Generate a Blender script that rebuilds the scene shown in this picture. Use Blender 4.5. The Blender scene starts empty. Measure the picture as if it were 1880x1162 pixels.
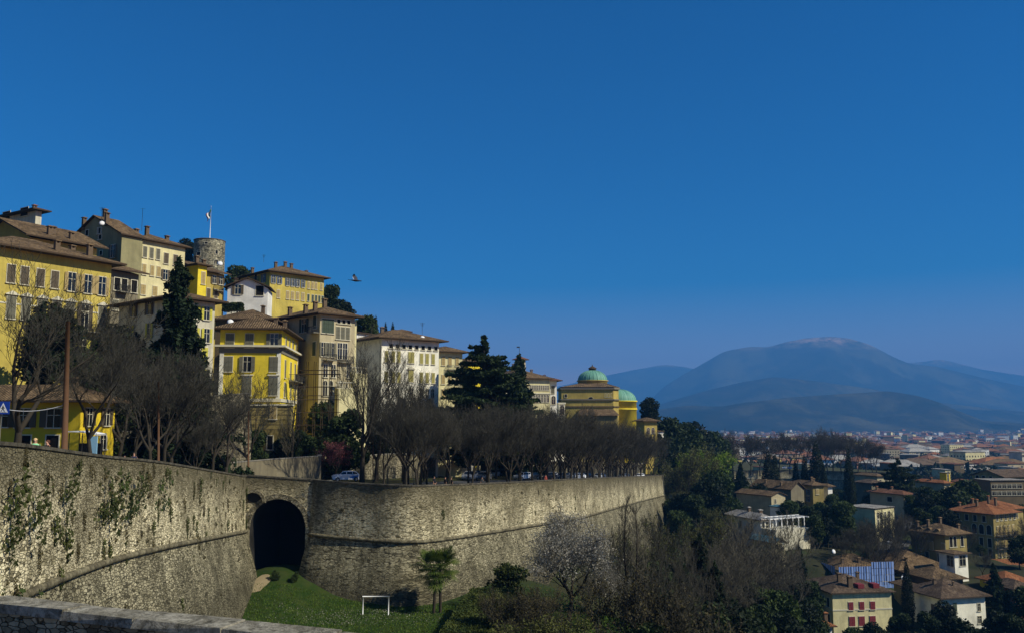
import bpy, math, random
import numpy as np
from mathutils import Vector, Matrix

# ------------------------------------------------------------------ camera, sky, sun, exposure
SC = bpy.context.scene
COL = SC.collection
FPX = 1600.0                       # focal length in pixels of the 1880 wide photograph
PITCH = math.atan(187.0 / FPX)
cd = bpy.data.cameras.new('camera'); cam = bpy.data.objects.new('camera', cd); COL.objects.link(cam)
cd.sensor_width = 36; cd.lens = 36 * FPX / 1880; cd.clip_start = 0.1; cd.clip_end = 60000
cam.location = (0, 0, 0); cam.rotation_euler = (math.pi / 2 + PITCH, 0, 0)
SC.camera = cam
SUN_AZ, SUN_EL = math.radians(112), math.radians(40)      # azimuth clockwise from +Y
sundir = Vector((math.sin(SUN_AZ) * math.cos(SUN_EL), math.cos(SUN_AZ) * math.cos(SUN_EL), math.sin(SUN_EL)))
W = bpy.data.worlds.new("World"); SC.world = W; W.use_nodes = True
nt = W.node_tree; nt.nodes.clear()
sky = nt.nodes.new('ShaderNodeTexSky'); sky.sky_type = 'NISHITA'; sky.sun_disc = False
sky.sun_elevation = SUN_EL; sky.sun_rotation = SUN_AZ; sky.altitude = 300; sky.air_density = 1.0; sky.dust_density = 0.2; sky.ozone_density = 4.0
hs = nt.nodes.new('ShaderNodeHueSaturation'); hs.inputs['Saturation'].default_value = 1.7
wb = nt.nodes.new('ShaderNodeMix'); wb.data_type = 'RGBA'; wb.blend_type = 'MULTIPLY'; wb.inputs[0].default_value = 1.0; wb.inputs[7].default_value = (1.75, 0.97, 1.14, 1)
bg = nt.nodes.new('ShaderNodeBackground'); bg.inputs['Strength'].default_value = 0.07
wo = nt.nodes.new('ShaderNodeOutputWorld')
nt.links.new(sky.outputs[0], hs.inputs['Color']); nt.links.new(hs.outputs[0], wb.inputs[6]); nt.links.new(wb.outputs[2], bg.inputs[0]); nt.links.new(bg.outputs[0], wo.inputs[0])
ld = bpy.data.lights.new('sun', 'SUN'); ld.energy = 5.0; ld.angle = math.radians(0.5); ld.color = (1.0, 0.93, 0.78)
so = bpy.data.objects.new('sun', ld); COL.objects.link(so); so.rotation_euler = sundir.to_track_quat('Z', 'Y').to_euler()
SC.view_settings.view_transform = 'Standard'; SC.view_settings.look = 'None'; SC.view_settings.exposure = 0.15; SC.view_settings.gamma = 1
SC.view_settings.use_curve_mapping = False
SC.cycles.max_bounces = 5; SC.cycles.diffuse_bounces = 2; SC.cycles.glossy_bounces = 2; SC.cycles.transparent_max_bounces = 8
SC.cycles.volume_bounces = 0; SC.cycles.use_denoising = True
try: SC.cycles.denoiser = 'OPENIMAGEDENOISE'
except Exception: pass

CP, SP = math.cos(PITCH), math.sin(PITCH)
def at(px, py, Y):
    u, v = (px - 940) / FPX, (581 - py) / FPX
    ry, rz = CP - SP * v, SP + CP * v
    k = Y / ry
    return Vector((u * k, Y, rz * k))
def xat(px, Y, Z=0.0):
    return (px - 940) / FPX * (Y * CP + Z * SP)

# ------------------------------------------------------------------ small helpers
def lin(c):
    c = [x / 255.0 for x in c]
    return tuple([(x / 12.92 if x <= 0.04045 else ((x + 0.055) / 1.055) ** 2.4) for x in c] + [1.0])
def tag(o, label=None, cat=None, group=None, kind=None):
    if label: o['label'] = label
    if cat: o['category'] = cat
    if group: o['group'] = group
    if kind: o['kind'] = kind
    return o
def wloc(o):
    l = Vector((0, 0, 0))
    while o is not None:
        l += o.location; o = o.parent
    return l
def empty(name, loc, label=None, cat=None, group=None, rz=0, sc=1):
    o = bpy.data.objects.new(name, None); COL.objects.link(o); o.location = loc; o.rotation_euler = (0, 0, rz)
    if sc != 1: o.scale = (sc, sc, sc) if not isinstance(sc, tuple) else sc
    o.empty_display_size = 0.3
    return tag(o, label, cat, group)
def link(name, me, parent=None, loc=(0, 0, 0), rz=0):
    o = bpy.data.objects.new(name, me); COL.objects.link(o)
    if parent is not None: o.parent = parent
    o.location = loc; o.rotation_euler = (0, 0, rz)
    return o

class MB:
    def __init__(s): s.v = []; s.f = []; s.m = []; s.uv = []; s.sm = []
    def poly(s, pts, m=0, uv=None, smooth=False):
        i = len(s.v); s.v += [tuple(p) for p in pts]; s.f.append(tuple(range(i, i + len(pts)))); s.m.append(m); s.sm.append(smooth)
        s.uv += list(uv) if uv else [(0, 0)] * len(pts)
        return s
    def box(s, c, h, ang=0.0, m=0):
        ca, sa = math.cos(ang), math.sin(ang)
        P = []
        for dz in (-1, 1):
            for dx, dy in ((-1, -1), (1, -1), (1, 1), (-1, 1)):
                x, y = dx * h[0], dy * h[1]
                P.append((c[0] + x * ca - y * sa, c[1] + x * sa + y * ca, c[2] + dz * h[2]))
        for q in ((0, 3, 2, 1), (4, 5, 6, 7), (0, 1, 5, 4), (1, 2, 6, 5), (2, 3, 7, 6), (3, 0, 4, 7)):
            pts = [P[k] for k in q]
            s.poly(pts, m)
        return s
    def prism(s, plan, z0, z1, m=0, cap=True):       # plan ccw list of (x,y); uv = (running length, z)
        n = len(plan); u = 0
        for i in range(n):
            a, b = plan[i], plan[(i + 1) % n]
            L = math.hypot(b[0] - a[0], b[1] - a[1])
            s.poly([(a[0], a[1], z0), (b[0], b[1], z0), (b[0], b[1], z1), (a[0], a[1], z1)], m, [(u, z0), (u + L, z0), (u + L, z1), (u, z1)])
            u += L
        if cap:
            s.poly([(p[0], p[1], z1) for p in plan], m); s.poly([(p[0], p[1], z0) for p in reversed(plan)], m)
        return s
    def tube(s, pts, rad, n=6, m=0, cap=True, smooth=True):
        pts = [Vector(p) for p in pts]
        if not hasattr(rad, '__len__'): rad = [rad] * len(pts)
        rings = []
        for i, p in enumerate(pts):
            d = (pts[min(i + 1, len(pts) - 1)] - pts[max(i - 1, 0)]).normalized()
            a = d.cross(Vector((0, 0, 1)))
            if a.length < 0.1: a = d.cross(Vector((0, 1, 0)))
            a.normalize(); b = d.cross(a)
            rings.append([p + (a * math.cos(2 * math.pi * k / n) + b * math.sin(2 * math.pi * k / n)) * rad[i] for k in range(n)])
        for i in range(len(rings) - 1):
            for k in range(n):
                s.poly([rings[i][k], rings[i][(k + 1) % n], rings[i + 1][(k + 1) % n], rings[i + 1][k]], m, None, smooth)
        if cap:
            s.poly(rings[0], m); s.poly(list(reversed(rings[-1])), m)
        return s
    def lathe(s, c, prof, n=32, m=0, a0=0.0, a1=2 * math.pi, smooth=True):
        for j in range(n):
            t0 = a0 + (a1 - a0) * j / n; t1 = a0 + (a1 - a0) * (j + 1) / n
            for i in range(len(prof) - 1):
                (r0, z0), (r1, z1) = prof[i], prof[i + 1]
                P = [(c[0] + r0 * math.cos(t0), c[1] + r0 * math.sin(t0), c[2] + z0), (c[0] + r0 * math.cos(t1), c[1] + r0 * math.sin(t1), c[2] + z0),
                     (c[0] + r1 * math.cos(t1), c[1] + r1 * math.sin(t1), c[2] + z1), (c[0] + r1 * math.cos(t0), c[1] + r1 * math.sin(t0), c[2] + z1)]
                U = [(t0 * 5, z0), (t1 * 5, z0), (t1 * 5, z1), (t0 * 5, z1)]
                if r1 < 1e-4: P = P[:3]; U = U[:3]
                elif r0 < 1e-4: P = [P[0], P[2], P[3]]; U = [U[0], U[2], U[3]]
                s.poly(P, m, U, smooth)
        return s
    def mesh(s, name, mats, off=(0, 0, 0)):
        me = bpy.data.meshes.new(name)
        v = np.array(s.v, dtype=float) - np.array(off)
        me.from_pydata(v.tolist(), [], s.f)
        for x in (mats if isinstance(mats, (list, tuple)) else [mats]): me.materials.append(x)
        me.polygons.foreach_set('material_index', s.m)
        me.polygons.foreach_set('use_smooth', s.sm)
        ul = me.uv_layers.new(name='UVMap')
        ul.data.foreach_set('uv', np.array(s.uv, dtype=float).ravel())
        if any(s.sm):
            import bmesh
            bm = bmesh.new(); bm.from_mesh(me); bmesh.ops.remove_doubles(bm, verts=bm.verts, dist=0.0005); bm.to_mesh(me); bm.free()
        me.update()
        return me
    def build(s, name, mats, parent=None, loc=None):
        if parent is not None:
            return link(name, s.mesh(name, mats, wloc(parent)), parent)
        loc = loc or (0, 0, 0)
        return link(name, s.mesh(name, mats, loc), None, loc)

def np_mesh(name, V, F, mat, smooth=False):
    V = np.asarray(V, dtype=np.float32).reshape(-1, 3); F = np.asarray(F, dtype=np.int32); k = F.shape[1]
    me = bpy.data.meshes.new(name)
    me.vertices.add(len(V)); me.vertices.foreach_set('co', V.ravel())
    me.loops.add(F.size); me.loops.foreach_set('vertex_index', F.ravel())
    me.polygons.add(len(F)); me.polygons.foreach_set('loop_start', np.arange(0, F.size, k, dtype=np.int32))
    try: me.polygons.foreach_set('loop_total', np.full(len(F), k, dtype=np.int32))
    except Exception: pass
    me.polygons.foreach_set('use_smooth', np.full(len(F), smooth))
    me.materials.append(mat); me.update(calc_edges=True); me.validate()
    return me

# ------------------------------------------------------------------ materials
class N:
    def __init__(s, name, rough=0.9, spec=0.25):
        s.mat = bpy.data.materials.new(name); s.mat.use_nodes = True; s.t = s.mat.node_tree; s.t.nodes.clear()
        s.o = s.t.nodes.new('ShaderNodeOutputMaterial'); s.b = s.t.nodes.new('ShaderNodeBsdfPrincipled')
        s.t.links.new(s.b.outputs[0], s.o.inputs[0]); s.b.inputs['Roughness'].default_value = rough
        s.b.inputs['Specular IOR Level'].default_value = spec
    def n(s, typ, **kw):
        x = s.t.nodes.new('ShaderNode' + typ)
        for k, v in kw.items():
            if hasattr(x, k) and k not in x.inputs: setattr(x, k, v)
            else: x.inputs[k].default_value = v
        return x
    def l(s, a, b): s.t.links.new(a, b)
    def coord(s, kind='Object', scale=(1, 1, 1)):
        tc = s.n('TexCoord'); mp = s.n('Mapping'); mp.inputs['Scale'].default_value = scale
        s.l(tc.outputs[kind], mp.inputs[0]); return mp.outputs[0]
    def noise(s, vec, scale, detail=4, rough=0.6, dist=0.0):
        x = s.n('TexNoise'); x.inputs['Scale'].default_value = scale; x.inputs['Detail'].default_value = detail
        x.inputs['Roughness'].default_value = rough; x.inputs['Distortion'].default_value = dist; s.l(vec, x.inputs['Vector']); return x.outputs['Fac']
    def ramp(s, fac, stops, const=False):
        r = s.n('ValToRGB'); el = r.color_ramp.elements
        if const: r.color_ramp.interpolation = 'CONSTANT'
        while len(el) > 1: el.remove(el[-1])
        el[0].position = stops[0][0]; el[0].color = stops[0][1]
        for p, c in stops[1:]:
            e = el.new(p); e.color = c
        s.l(fac, r.inputs[0]); return r.outputs[0]
    def mix(s, fac, a, b, mode='MIX'):
        m = s.n('Mix', data_type='RGBA', blend_type=mode)
        for sock, v in ((m.inputs[0], fac), (m.inputs[6], a), (m.inputs[7], b)):
            if isinstance(v, (int, float)): sock.default_value = v
            elif isinstance(v, tuple): sock.default_value = v
            else: s.l(v, sock)
        return m.outputs[2]
    def bump(s, h, strength=0.5, dist=0.05):
        b = s.n('Bump'); b.inputs['Strength'].default_value = strength; b.inputs['Distance'].default_value = dist
        s.l(h, b.inputs['Height']); s.l(b.outputs[0], s.b.inputs['Normal'])
    def col(s, c):
        if isinstance(c, tuple): s.b.inputs['Base Color'].default_value = c
        else: s.l(c, s.b.inputs['Base Color'])
        return s.mat
def nth(k):
    return {1: 'first', 2: 'second', 3: 'third'}.get(k, f'{k}th' if k % 10 not in (1, 2, 3) or k % 100 in (11, 12, 13) else f'{k}' + {1: 'st', 2: 'nd', 3: 'rd'}[k % 10])
def g(v): return (v, v, v, 1)
def mul(c, k): return (c[0] * k, c[1] * k, c[2] * k, 1)

def stucco(name, rgb, dirt=0.55, amt=0.6):
    m = N(name, 0.92, 0.15); c = lin(rgb); v = m.coord()
    a = m.noise(v, 0.25, 6, 0.65, 0.4); vs = m.coord('Object', (2.2, 2.2, 0.18)); b = m.noise(vs, 1.0, 5, 0.7)
    f1 = m.ramp(a, [(0.38, g(0)), (0.66, g(1))]); f2 = m.ramp(b, [(0.45, g(0)), (0.72, g(1))])
    x = m.mix(f1, c, mul(c, 0.66)); f3 = m.ramp(m.noise(m.coord('Object', (.5, .5, .9)), 1.4, 7, 0.8), [(0.57, g(0)), (0.66, g(0.45))]); x = m.mix(f3, x, (c[0] * .55 + .06, c[1] * .55 + .055, c[2] * .55 + .045, 1)); x = m.mix(m.mix(1.0, f2, g(amt), 'MULTIPLY'), x, (c[0] * dirt, c[1] * dirt, c[2] * dirt * 1.1, 1))
    m.bump(m.noise(v, 6, 3), 0.25, 0.03)
    return m.col(x)
def tiles(name, a, b, c2):
    m = N(name, 0.95, 0.1); uv = m.coord('UV')
    vo = m.n('TexVoronoi'); mp = m.n('Mapping'); mp.inputs['Scale'].default_value = (4.2, 2.6, 1)
    m.l(uv, mp.inputs[0]); m.l(mp.outputs[0], vo.inputs['Vector']); vo.inputs['Scale'].default_value = 1
    sep = m.n('SeparateColor'); m.l(vo.outputs['Color'], sep.inputs[0])
    x = m.ramp(sep.outputs[0], [(0.0, lin(a)), (0.5, lin(b)), (1.0, lin(c2))])
    big = m.noise(m.coord(), 0.35, 5, 0.7)
    x = m.mix(m.ramp(big, [(0.42, g(0)), (0.68, g(0.75))]), x, mul(lin(a), 0.5))
    wv = m.n('TexWave', wave_type='BANDS', bands_direction='X'); wv.inputs['Scale'].default_value = 0.85; m.l(uv, wv.inputs['Vector'])
    m.bump(wv.outputs['Fac'], 0.9, 0.12)
    return m.col(x)
def plain(name, rgb, rough=0.8, var=0.25, spec=0.3, metal=0.0, sc=3.0):
    m = N(name, rough, spec); c = lin(rgb); m.b.inputs['Metallic'].default_value = metal
    f = m.noise(m.coord(), sc, 4)
    return m.col(m.mix(f, mul(c, 1 - var), mul(c, 1 + var * 0.6)))
def leafmat(name, rgb, rgb2, rough=0.7, tr=0.25):
    m = N(name, rough, 0.2); v = m.coord()
    f = m.noise(v, 0.8, 3, 0.6); oi = m.n('ObjectInfo')
    x = m.mix(m.ramp(f, [(0.35, g(0)), (0.65, g(1))]), lin(rgb), lin(rgb2))
    h = m.n('HueSaturation'); m.l(x, h.inputs['Color'])
    mr = m.n('MapRange'); m.l(oi.outputs['Random'], mr.inputs[0]); mr.inputs[3].default_value = 0.75; mr.inputs[4].default_value = 1.25
    m.l(mr.outputs[0], h.inputs['Value'])
    x = h.outputs[0]; m.l(x, m.b.inputs['Base Color'])
    if tr:
        t = m.n('BsdfTranslucent'); m.l(x, t.inputs[0]); ms = m.n('MixShader'); ms.inputs[0].default_value = tr
        m.l(m.b.outputs[0], ms.inputs[1]); m.l(t.outputs[0], ms.inputs[2]); m.l(ms.outputs[0], m.o.inputs[0])
    return m.mat

def rampart(name, light, mid, dark, streak=0.6, green=0.35, cu=2.2, cv=7.2, joint_w=0.09, band=None):
    """coursed rubble with weather stains; uv in metres"""
    m = N(name, 0.95, 0.1); uv = m.coord('UV')
    nz = m.n('TexNoise'); nz.inputs['Scale'].default_value = 1.1; nz.inputs['Detail'].default_value = 2; m.l(uv, nz.inputs['Vector'])
    dis = m.mix(0.09, uv, nz.outputs['Color'], 'ADD')
    mp = m.n('Mapping'); mp.inputs['Scale'].default_value = (cu, cv, 1); m.l(dis, mp.inputs[0])
    vo = m.n('TexVoronoi'); vo.inputs['Scale'].default_value = 1; m.l(mp.outputs[0], vo.inputs['Vector'])
    ve = m.n('TexVoronoi', feature='DISTANCE_TO_EDGE'); ve.inputs['Scale'].default_value = 1; m.l(mp.outputs[0], ve.inputs['Vector'])
    sep = m.n('SeparateColor'); m.l(vo.outputs['Color'], sep.inputs[0])
    x = m.ramp(sep.outputs[0], [(0.0, lin(mid)), (0.35, lin(light)), (0.8, mul(lin(light), 1.25)), (0.9, lin(dark)), (1.0, lin(mid))])
    joint = m.ramp(ve.outputs['Distance'], [(0.0, g(0.0)), (joint_w, g(1))])
    x = m.mix(joint, mul(lin(dark), 0.9), x)
    pit = m.noise(m.coord('UV', (3.0, 5.0, 1)), 1.0, 5, 0.8)
    x = m.mix(m.ramp(pit, [(0.56, g(0)), (0.66, g(0.6))]), x, mul(lin(dark), 0.6))
    pale = m.noise(m.coord('UV', (1.3, 2.2, 1)), 1.0, 6, 0.8)
    x = m.mix(m.ramp(pale, [(0.55, g(0)), (0.7, g(0.6))]), x, mul(lin(light), 1.3))
    n1 = m.noise(uv, 0.16, 7, 0.72, 0.6); n2 = m.noise(m.coord('UV', (1.1, 0.13, 1)), 1.0, 6, 0.75)
    n3 = m.noise(m.coord('UV', (1, .5, 1)), 1.6, 5, 0.7)
    x = m.mix(m.ramp(n1, [(0.44, g(0)), (0.6, g(0.62))]), x, mul(lin(dark), 1.3), 'MIX')
    x = m.mix(m.mix(1.0, m.ramp(n2, [(0.46, g(0)), (0.64, g(1))]), g(streak), 'MULTIPLY'), x, mul(lin(dark), 0.75))
    x = m.mix(m.mix(1.0, m.ramp(n3, [(0.58, g(0)), (0.68, g(1))]), g(green), 'MULTIPLY'), x, lin((50, 52, 30)))
    if band:                                    # run-off weathering measured down from the coping (uv v = metres below it)
        sp = m.n('SeparateXYZ'); m.l(uv, sp.inputs[0]); wob = m.noise(m.coord('UV', (.5, .05, 1)), 1.0, 5, .7)
        w1 = m.n('Math', operation='MULTIPLY_ADD'); m.l(wob, w1.inputs[0]); w1.inputs[1].default_value = band[3]; m.l(sp.outputs['Y'], w1.inputs[2])
        mr = m.n('MapRange'); m.l(w1.outputs[0], mr.inputs[0]); mr.inputs[1].default_value = band[0]; mr.inputs[2].default_value = band[1]; mr.inputs[3].default_value = 0; mr.inputs[4].default_value = band[2]
        x = m.mix(mr.outputs[0], x, mul(lin(dark), 1.0))
    ad = m.n('Math', operation='ADD'); m.l(joint, ad.inputs[0]); m.l(n3, ad.inputs[1])
    m.bump(ad.outputs[0], 0.8, 0.16)
    return m.col(x)
# ------------------------------------------------------------------ palette
M = {}
M['rampart'] = rampart('rampart_stone', (236, 224, 182), (198, 187, 146), (90, 84, 62), 0.45, 0.45, band=(-2.6, 1.0, .85, 3.0))
M['batter'] = rampart('batter_stone', (172, 164, 132), (140, 133, 104), (68, 64, 48), 0.6, 0.7, 1.9, 6.2, band=(-8.2, -11.0, .62, 3.0))
M['near_stone'] = rampart('near_stone', (168, 158, 128), (128, 120, 94), (74, 70, 56), 0.2, 0.3, 5.5, 15.0, 0.06)
M['coping'] = plain('coping_stone', (132, 128, 116), 0.9, 0.5, 0.2, 0, 2.5)
def mottled(name, a, b, c, sc, bump_):
    m = N(name, 0.95, 0.1); v = m.coord(); f = m.noise(v, sc, 8, 0.8, .5); f2 = m.noise(v, sc * 4, 5, .8)
    x = m.ramp(f, [(0.34, lin(c)), (0.47, lin(b)), (0.6, lin(a))]); x = m.mix(m.ramp(f2, [(0.5, g(0)), (0.62, g(.7))]), x, mul(lin(c), .8)); m.bump(f, 1.0, bump_)
    return m.col(x)
M['cordon'] = mottled('cordon_stone', (136, 129, 102), (98, 92, 72), (56, 52, 40), .8, .1)
M['near_coping'] = mottled('near_coping', (176, 170, 150), (128, 123, 106), (70, 66, 54), 2.2, .06)
M['dark_coping'] = mottled('dark_coping', (104, 99, 84), (80, 76, 64), (48, 46, 38), 1.0, .05)
M['tower_stone'] = rampart('tower_stone', (186, 179, 148), (150, 144, 118), (70, 68, 56), 0.6, 0.3, 1.4, 2.6)
M['rubble'] = rampart('rubble_stone', (158, 150, 124), (122, 116, 92), (74, 70, 56), 0.5, 0.3, 2.0, 3.6)
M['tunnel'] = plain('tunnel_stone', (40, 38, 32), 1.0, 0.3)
M['yellow'] = stucco('yellow_stucco', (200, 181, 88))
M['warm_yellow'] = stucco('warm_yellow_stucco', (236, 212, 62), 0.75, 0.3)
M['strong_yellow'] = stucco('strong_yellow_stucco', (220, 192, 48), 0.7, 0.3)
M['ochre'] = stucco('ochre_stucco', (186, 166, 86))
M['old_ochre'] = stucco('old_ochre_stucco', (160, 144, 88), 0.5, 0.8)
M['cream'] = stucco('cream_stucco', (226, 216, 162))
M['pale_cream'] = stucco('pale_cream_stucco', (250, 246, 222), 0.78, 0.3)
M['white'] = stucco('white_stucco', (240, 238, 224), 0.7, 0.4)
M['old_white'] = stucco('old_white_stucco', (214, 208, 180), 0.5, 0.8)
M['olive'] = stucco('olive_stucco', (150, 144, 104), 0.6, 0.6)
M['beige'] = stucco('beige_stucco', (190, 178, 140), 0.6, 0.6)
M['grey_stucco'] = stucco('grey_stucco', (130, 122, 98), 0.5, 0.8)
M['brown_stucco'] = stucco('brown_stucco', (112, 98, 72), 0.6, 0.6)
M['pink_stucco'] = stucco('pink_stucco', (200, 140, 112), 0.6, 0.6)
M['tiles'] = tiles('old_brown_tiles', (82, 68, 50), (112, 92, 66), (138, 116, 86))
M['red_tiles'] = tiles('red_tiles', (100, 70, 52), (124, 86, 64), (142, 104, 80))
M['dark_tiles'] = tiles('dark_tiles', (74, 62, 50), (100, 84, 68), (118, 102, 82))
M['orange_tiles'] = tiles('orange_tiles', (122, 78, 50), (146, 94, 60), (162, 114, 76))
M['slate'] = tiles('grey_slates', (128, 124, 116), (156, 152, 142), (176, 172, 160))
M['teal_roof'] = plain('teal_roof', (72, 110, 118), 0.6)
M['eave'] = plain('eave_timber', (70, 56, 40), 0.9)
M['trim'] = plain('trim_stone', (206, 200, 172), 0.85, 0.2)
M['grey_trim'] = plain('grey_trim', (120, 116, 100), 0.85, 0.25)
M['glass'] = plain('window_glass', (22, 26, 32), 0.12, 0.3, 0.6)
M['dark'] = plain('dark_opening', (16, 14, 12), 1.0)
M['sh_grey'] = plain('shutter_grey', (104, 102, 84), 0.8)
M['sh_olive'] = plain('shutter_olive', (158, 150, 84), 0.8)
M['sh_tan'] = plain('shutter_tan', (166, 146, 96), 0.8)
M['sh_green'] = plain('shutter_green', (66, 78, 62), 0.8)
M['sh_blue'] = plain('shutter_blue', (98, 108, 120), 0.8)
M['sh_brown'] = plain('shutter_brown', (88, 78, 60), 0.8)
M['sh_red'] = plain('shutter_red', (120, 44, 50), 0.8)
M['sh_yellow'] = plain('shutter_yellow', (190, 184, 70), 0.8)
M['iron'] = plain('iron', (40, 40, 40), 0.7, 0.2, 0.4)
M['rust'] = plain('rusty_steel', (100, 72, 48), 0.85, 0.3)
M['white_paint'] = plain('white_paint', (228, 228, 222), 0.6, 0.05)
M['chimney'] = plain('chimney_brick', (104, 88, 68), 0.95, 0.4)
M['bark'] = plain('bark', (62, 57, 48), 0.95, 0.45, 0.1, 0, 1.2)
M['twig'] = plain('twigs', (68, 66, 57), 0.95, 0.3, 0.1, 0, 0.3)
M['grey_twig'] = plain('grey_twigs', (92, 88, 74), 0.95, 0.3, 0.1, 0, 0.3)
M['cedar'] = leafmat('cedar_needles', (30, 44, 22), (56, 70, 30))
M['spruce'] = leafmat('spruce_needles', (22, 36, 22), (44, 60, 30))
M['cypress'] = leafmat('cypress_leaves', (20, 30, 18), (38, 50, 26))
M['bush'] = leafmat('evergreen_leaves', (34, 50, 22), (66, 80, 34))
M['ivy'] = leafmat('ivy_leaves', (46, 58, 26), (78, 84, 40))
M['dry'] = leafmat('dry_leaves', (66, 62, 38), (90, 82, 48))
M['spring'] = leafmat('spring_leaves', (92, 118, 30), (126, 146, 44))
M['budding'] = leafmat('budding_leaves', (74, 80, 36), (104, 106, 52))
M['hedge'] = leafmat('hedge_leaves', (46, 62, 26), (80, 88, 36))
M['palm'] = leafmat('palm_leaves', (52, 76, 24), (98, 112, 40))
M['blossom'] = leafmat('white_blossom', (128, 125, 112), (166, 162, 148), 0.8, 0.3)
M['pink'] = leafmat('pink_blossom', (140, 76, 84), (168, 104, 106), 0.8, 0.3)
M['mimosa'] = leafmat('mimosa_blossom', (196, 184, 20), (222, 208, 40), 0.8, 0.3)

# copper dome
m = N('green_copper', 0.6, 0.3); u = m.coord('UV', (0.55, 0.02, 1)); f = m.noise(u, 4.0, 4)
M['copper'] = m.col(m.mix(m.ramp(f, [(0.38, g(0)), (0.62, g(1))]), lin((78, 132, 112)), lin((122, 172, 148))))
# grass / garden ground
m = N('grass_ground', 0.95, 0.1); v = m.coord('Object'); a = m.noise(v, 0.12, 8, 0.7); b = m.noise(v, 2.5, 6, 0.75)
x = m.mix(m.ramp(a, [(0.35, g(0)), (0.65, g(1))]), lin((58, 84, 24)), lin((84, 96, 40)))
x = m.mix(m.ramp(b, [(0.4, g(0)), (0.7, g(0.6))]), x, lin((104, 98, 58)))
m.bump(b, 0.6, 0.12)
M['lawn'] = m.col(x)
# the land: grass near the wall, town mottle on the plain
m = N('land_surface', 0.95, 0.1); v = m.coord('Object'); a = m.noise(v, 0.02, 8, 0.7); b = m.noise(v, 0.6, 6, 0.75)
near = m.mix(m.ramp(b, [(0.4, g(0)), (0.68, g(0.7))]), lin((38, 58, 18)), lin((64, 70, 34)))
nsm = m.noise(v, 0.05, 4, 0.6)
gard = m.ramp(nsm, [(0.35, lin((36, 42, 24))), (0.5, lin((54, 54, 36))), (0.62, lin((48, 60, 28))), (0.75, lin((76, 70, 52)))])
far = m.ramp(m.noise(v, 0.012, 8, 0.85), [(0.32, lin((40, 50, 32))), (0.47, lin((66, 68, 54))), (0.54, lin((120, 82, 64))), (0.6, lin((52, 60, 42))), (0.68, lin((140, 132, 122)))])
geo = m.n('NewGeometry'); sx = m.n('SeparateXYZ'); m.l(geo.outputs['Position'], sx.inputs[0])
def step_(src, a_, b_):
    r = m.n('MapRange'); m.l(src, r.inputs[0]); r.inputs[1].default_value = a_; r.inputs[2].default_value = b_; return r.outputs[0]
x = m.mix(step_(sx.outputs['Y'], 114, 124), near, gard); x = m.mix(step_(sx.outputs['Y'], 450, 900), x, far)
m.bump(b, 0.5, 0.2)
M['land'] = m.col(x)
m = N('hillside', 0.95, 0.1); v = m.coord('Object'); a = m.noise(v, 0.15, 8, 0.75)
M['hill'] = m.col(m.ramp(a, [(0.35, lin((42, 48, 26))), (0.5, lin((70, 66, 40))), (0.65, lin((60, 76, 30))), (0.8, lin((104, 96, 70)))]))
m = N('mountain_woods', 1.0, 0.0); v = m.coord('Object'); a = m.noise(v, 0.0012, 9, 0.72); b = m.noise(v, 0.006, 6, 0.8)
x = m.ramp(a, [(0.38, lin((22, 32, 22))), (0.5, lin((44, 46, 34))), (0.6, lin((74, 72, 48)))])
x = m.mix(m.ramp(b, [(0.5, g(0)), (0.75, g(0.4))]), x, lin((74, 70, 54)))
geo = m.n('NewGeometry'); sx = m.n('SeparateXYZ'); m.l(geo.outputs['Position'], sx.inputs[0])
r = m.n('MapRange'); m.l(sx.outputs['Z'], r.inputs[0]); r.inputs[1].default_value = 880; r.inputs[2].default_value = 1020
sn = m.ramp(b, [(0.42, g(0)), (0.6, g(1))])
M['mountain'] = m.col(m.mix(m.mix(1.0, r.outputs[0], sn, 'MULTIPLY'), x, lin((168, 142, 120))))
M['asphalt'] = plain('asphalt', (84, 84, 82), 0.95, 0.25, 0.2, 0, 0.6)
M['dirt'] = plain('bare_earth', (150, 136, 104), 1.0, 0.3, 0.1, 0, 1.0)

# ------------------------------------------------------------------ heights
TY = [10, 37.4, 55.6, 68.4, 90, 108, 122, 153, 215, 297, 420, 480, 700, 1200]
TZ = [-.5, -1.15, -2.43, -3.4, -5.3, -7.5, -8.9, -10.4, -14.1, -18.9, -26, -29, -34, -50]
def terr(Y): return float(np.interp(Y, TY, TZ)) - 1.15
LY = [10, 60, 95, 110, 125, 150, 200, 300, 370, 480, 700]
LX = [-70, -58, -52, -48, -40, -27, -14, 14, 30, 70, 110]
WXY = [10, 24, 37.4, 55.6, 68.4, 88, 107, 109, 113.5, 122, 137.5, 153, 215, 297, 330, 420]
WXX = [-11, -17, -21.3, -25.7, -27.4, -30, -32.5, -9, -7.6, -3, 4, 11.5, 28, 51, 60, 90]
def hill(x, y):
    d = float(np.interp(y, LY, LX)) - x
    t = terr(y) + min(1.3, .065 * max(0.0, float(np.interp(y, WXY, WXX)) - x - 1.5))
    if d > 0: t += 3.2 * (1 - math.exp(-d / 5.0)) + 0.30 * d * min(1, d / 30.0)
    return t
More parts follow.
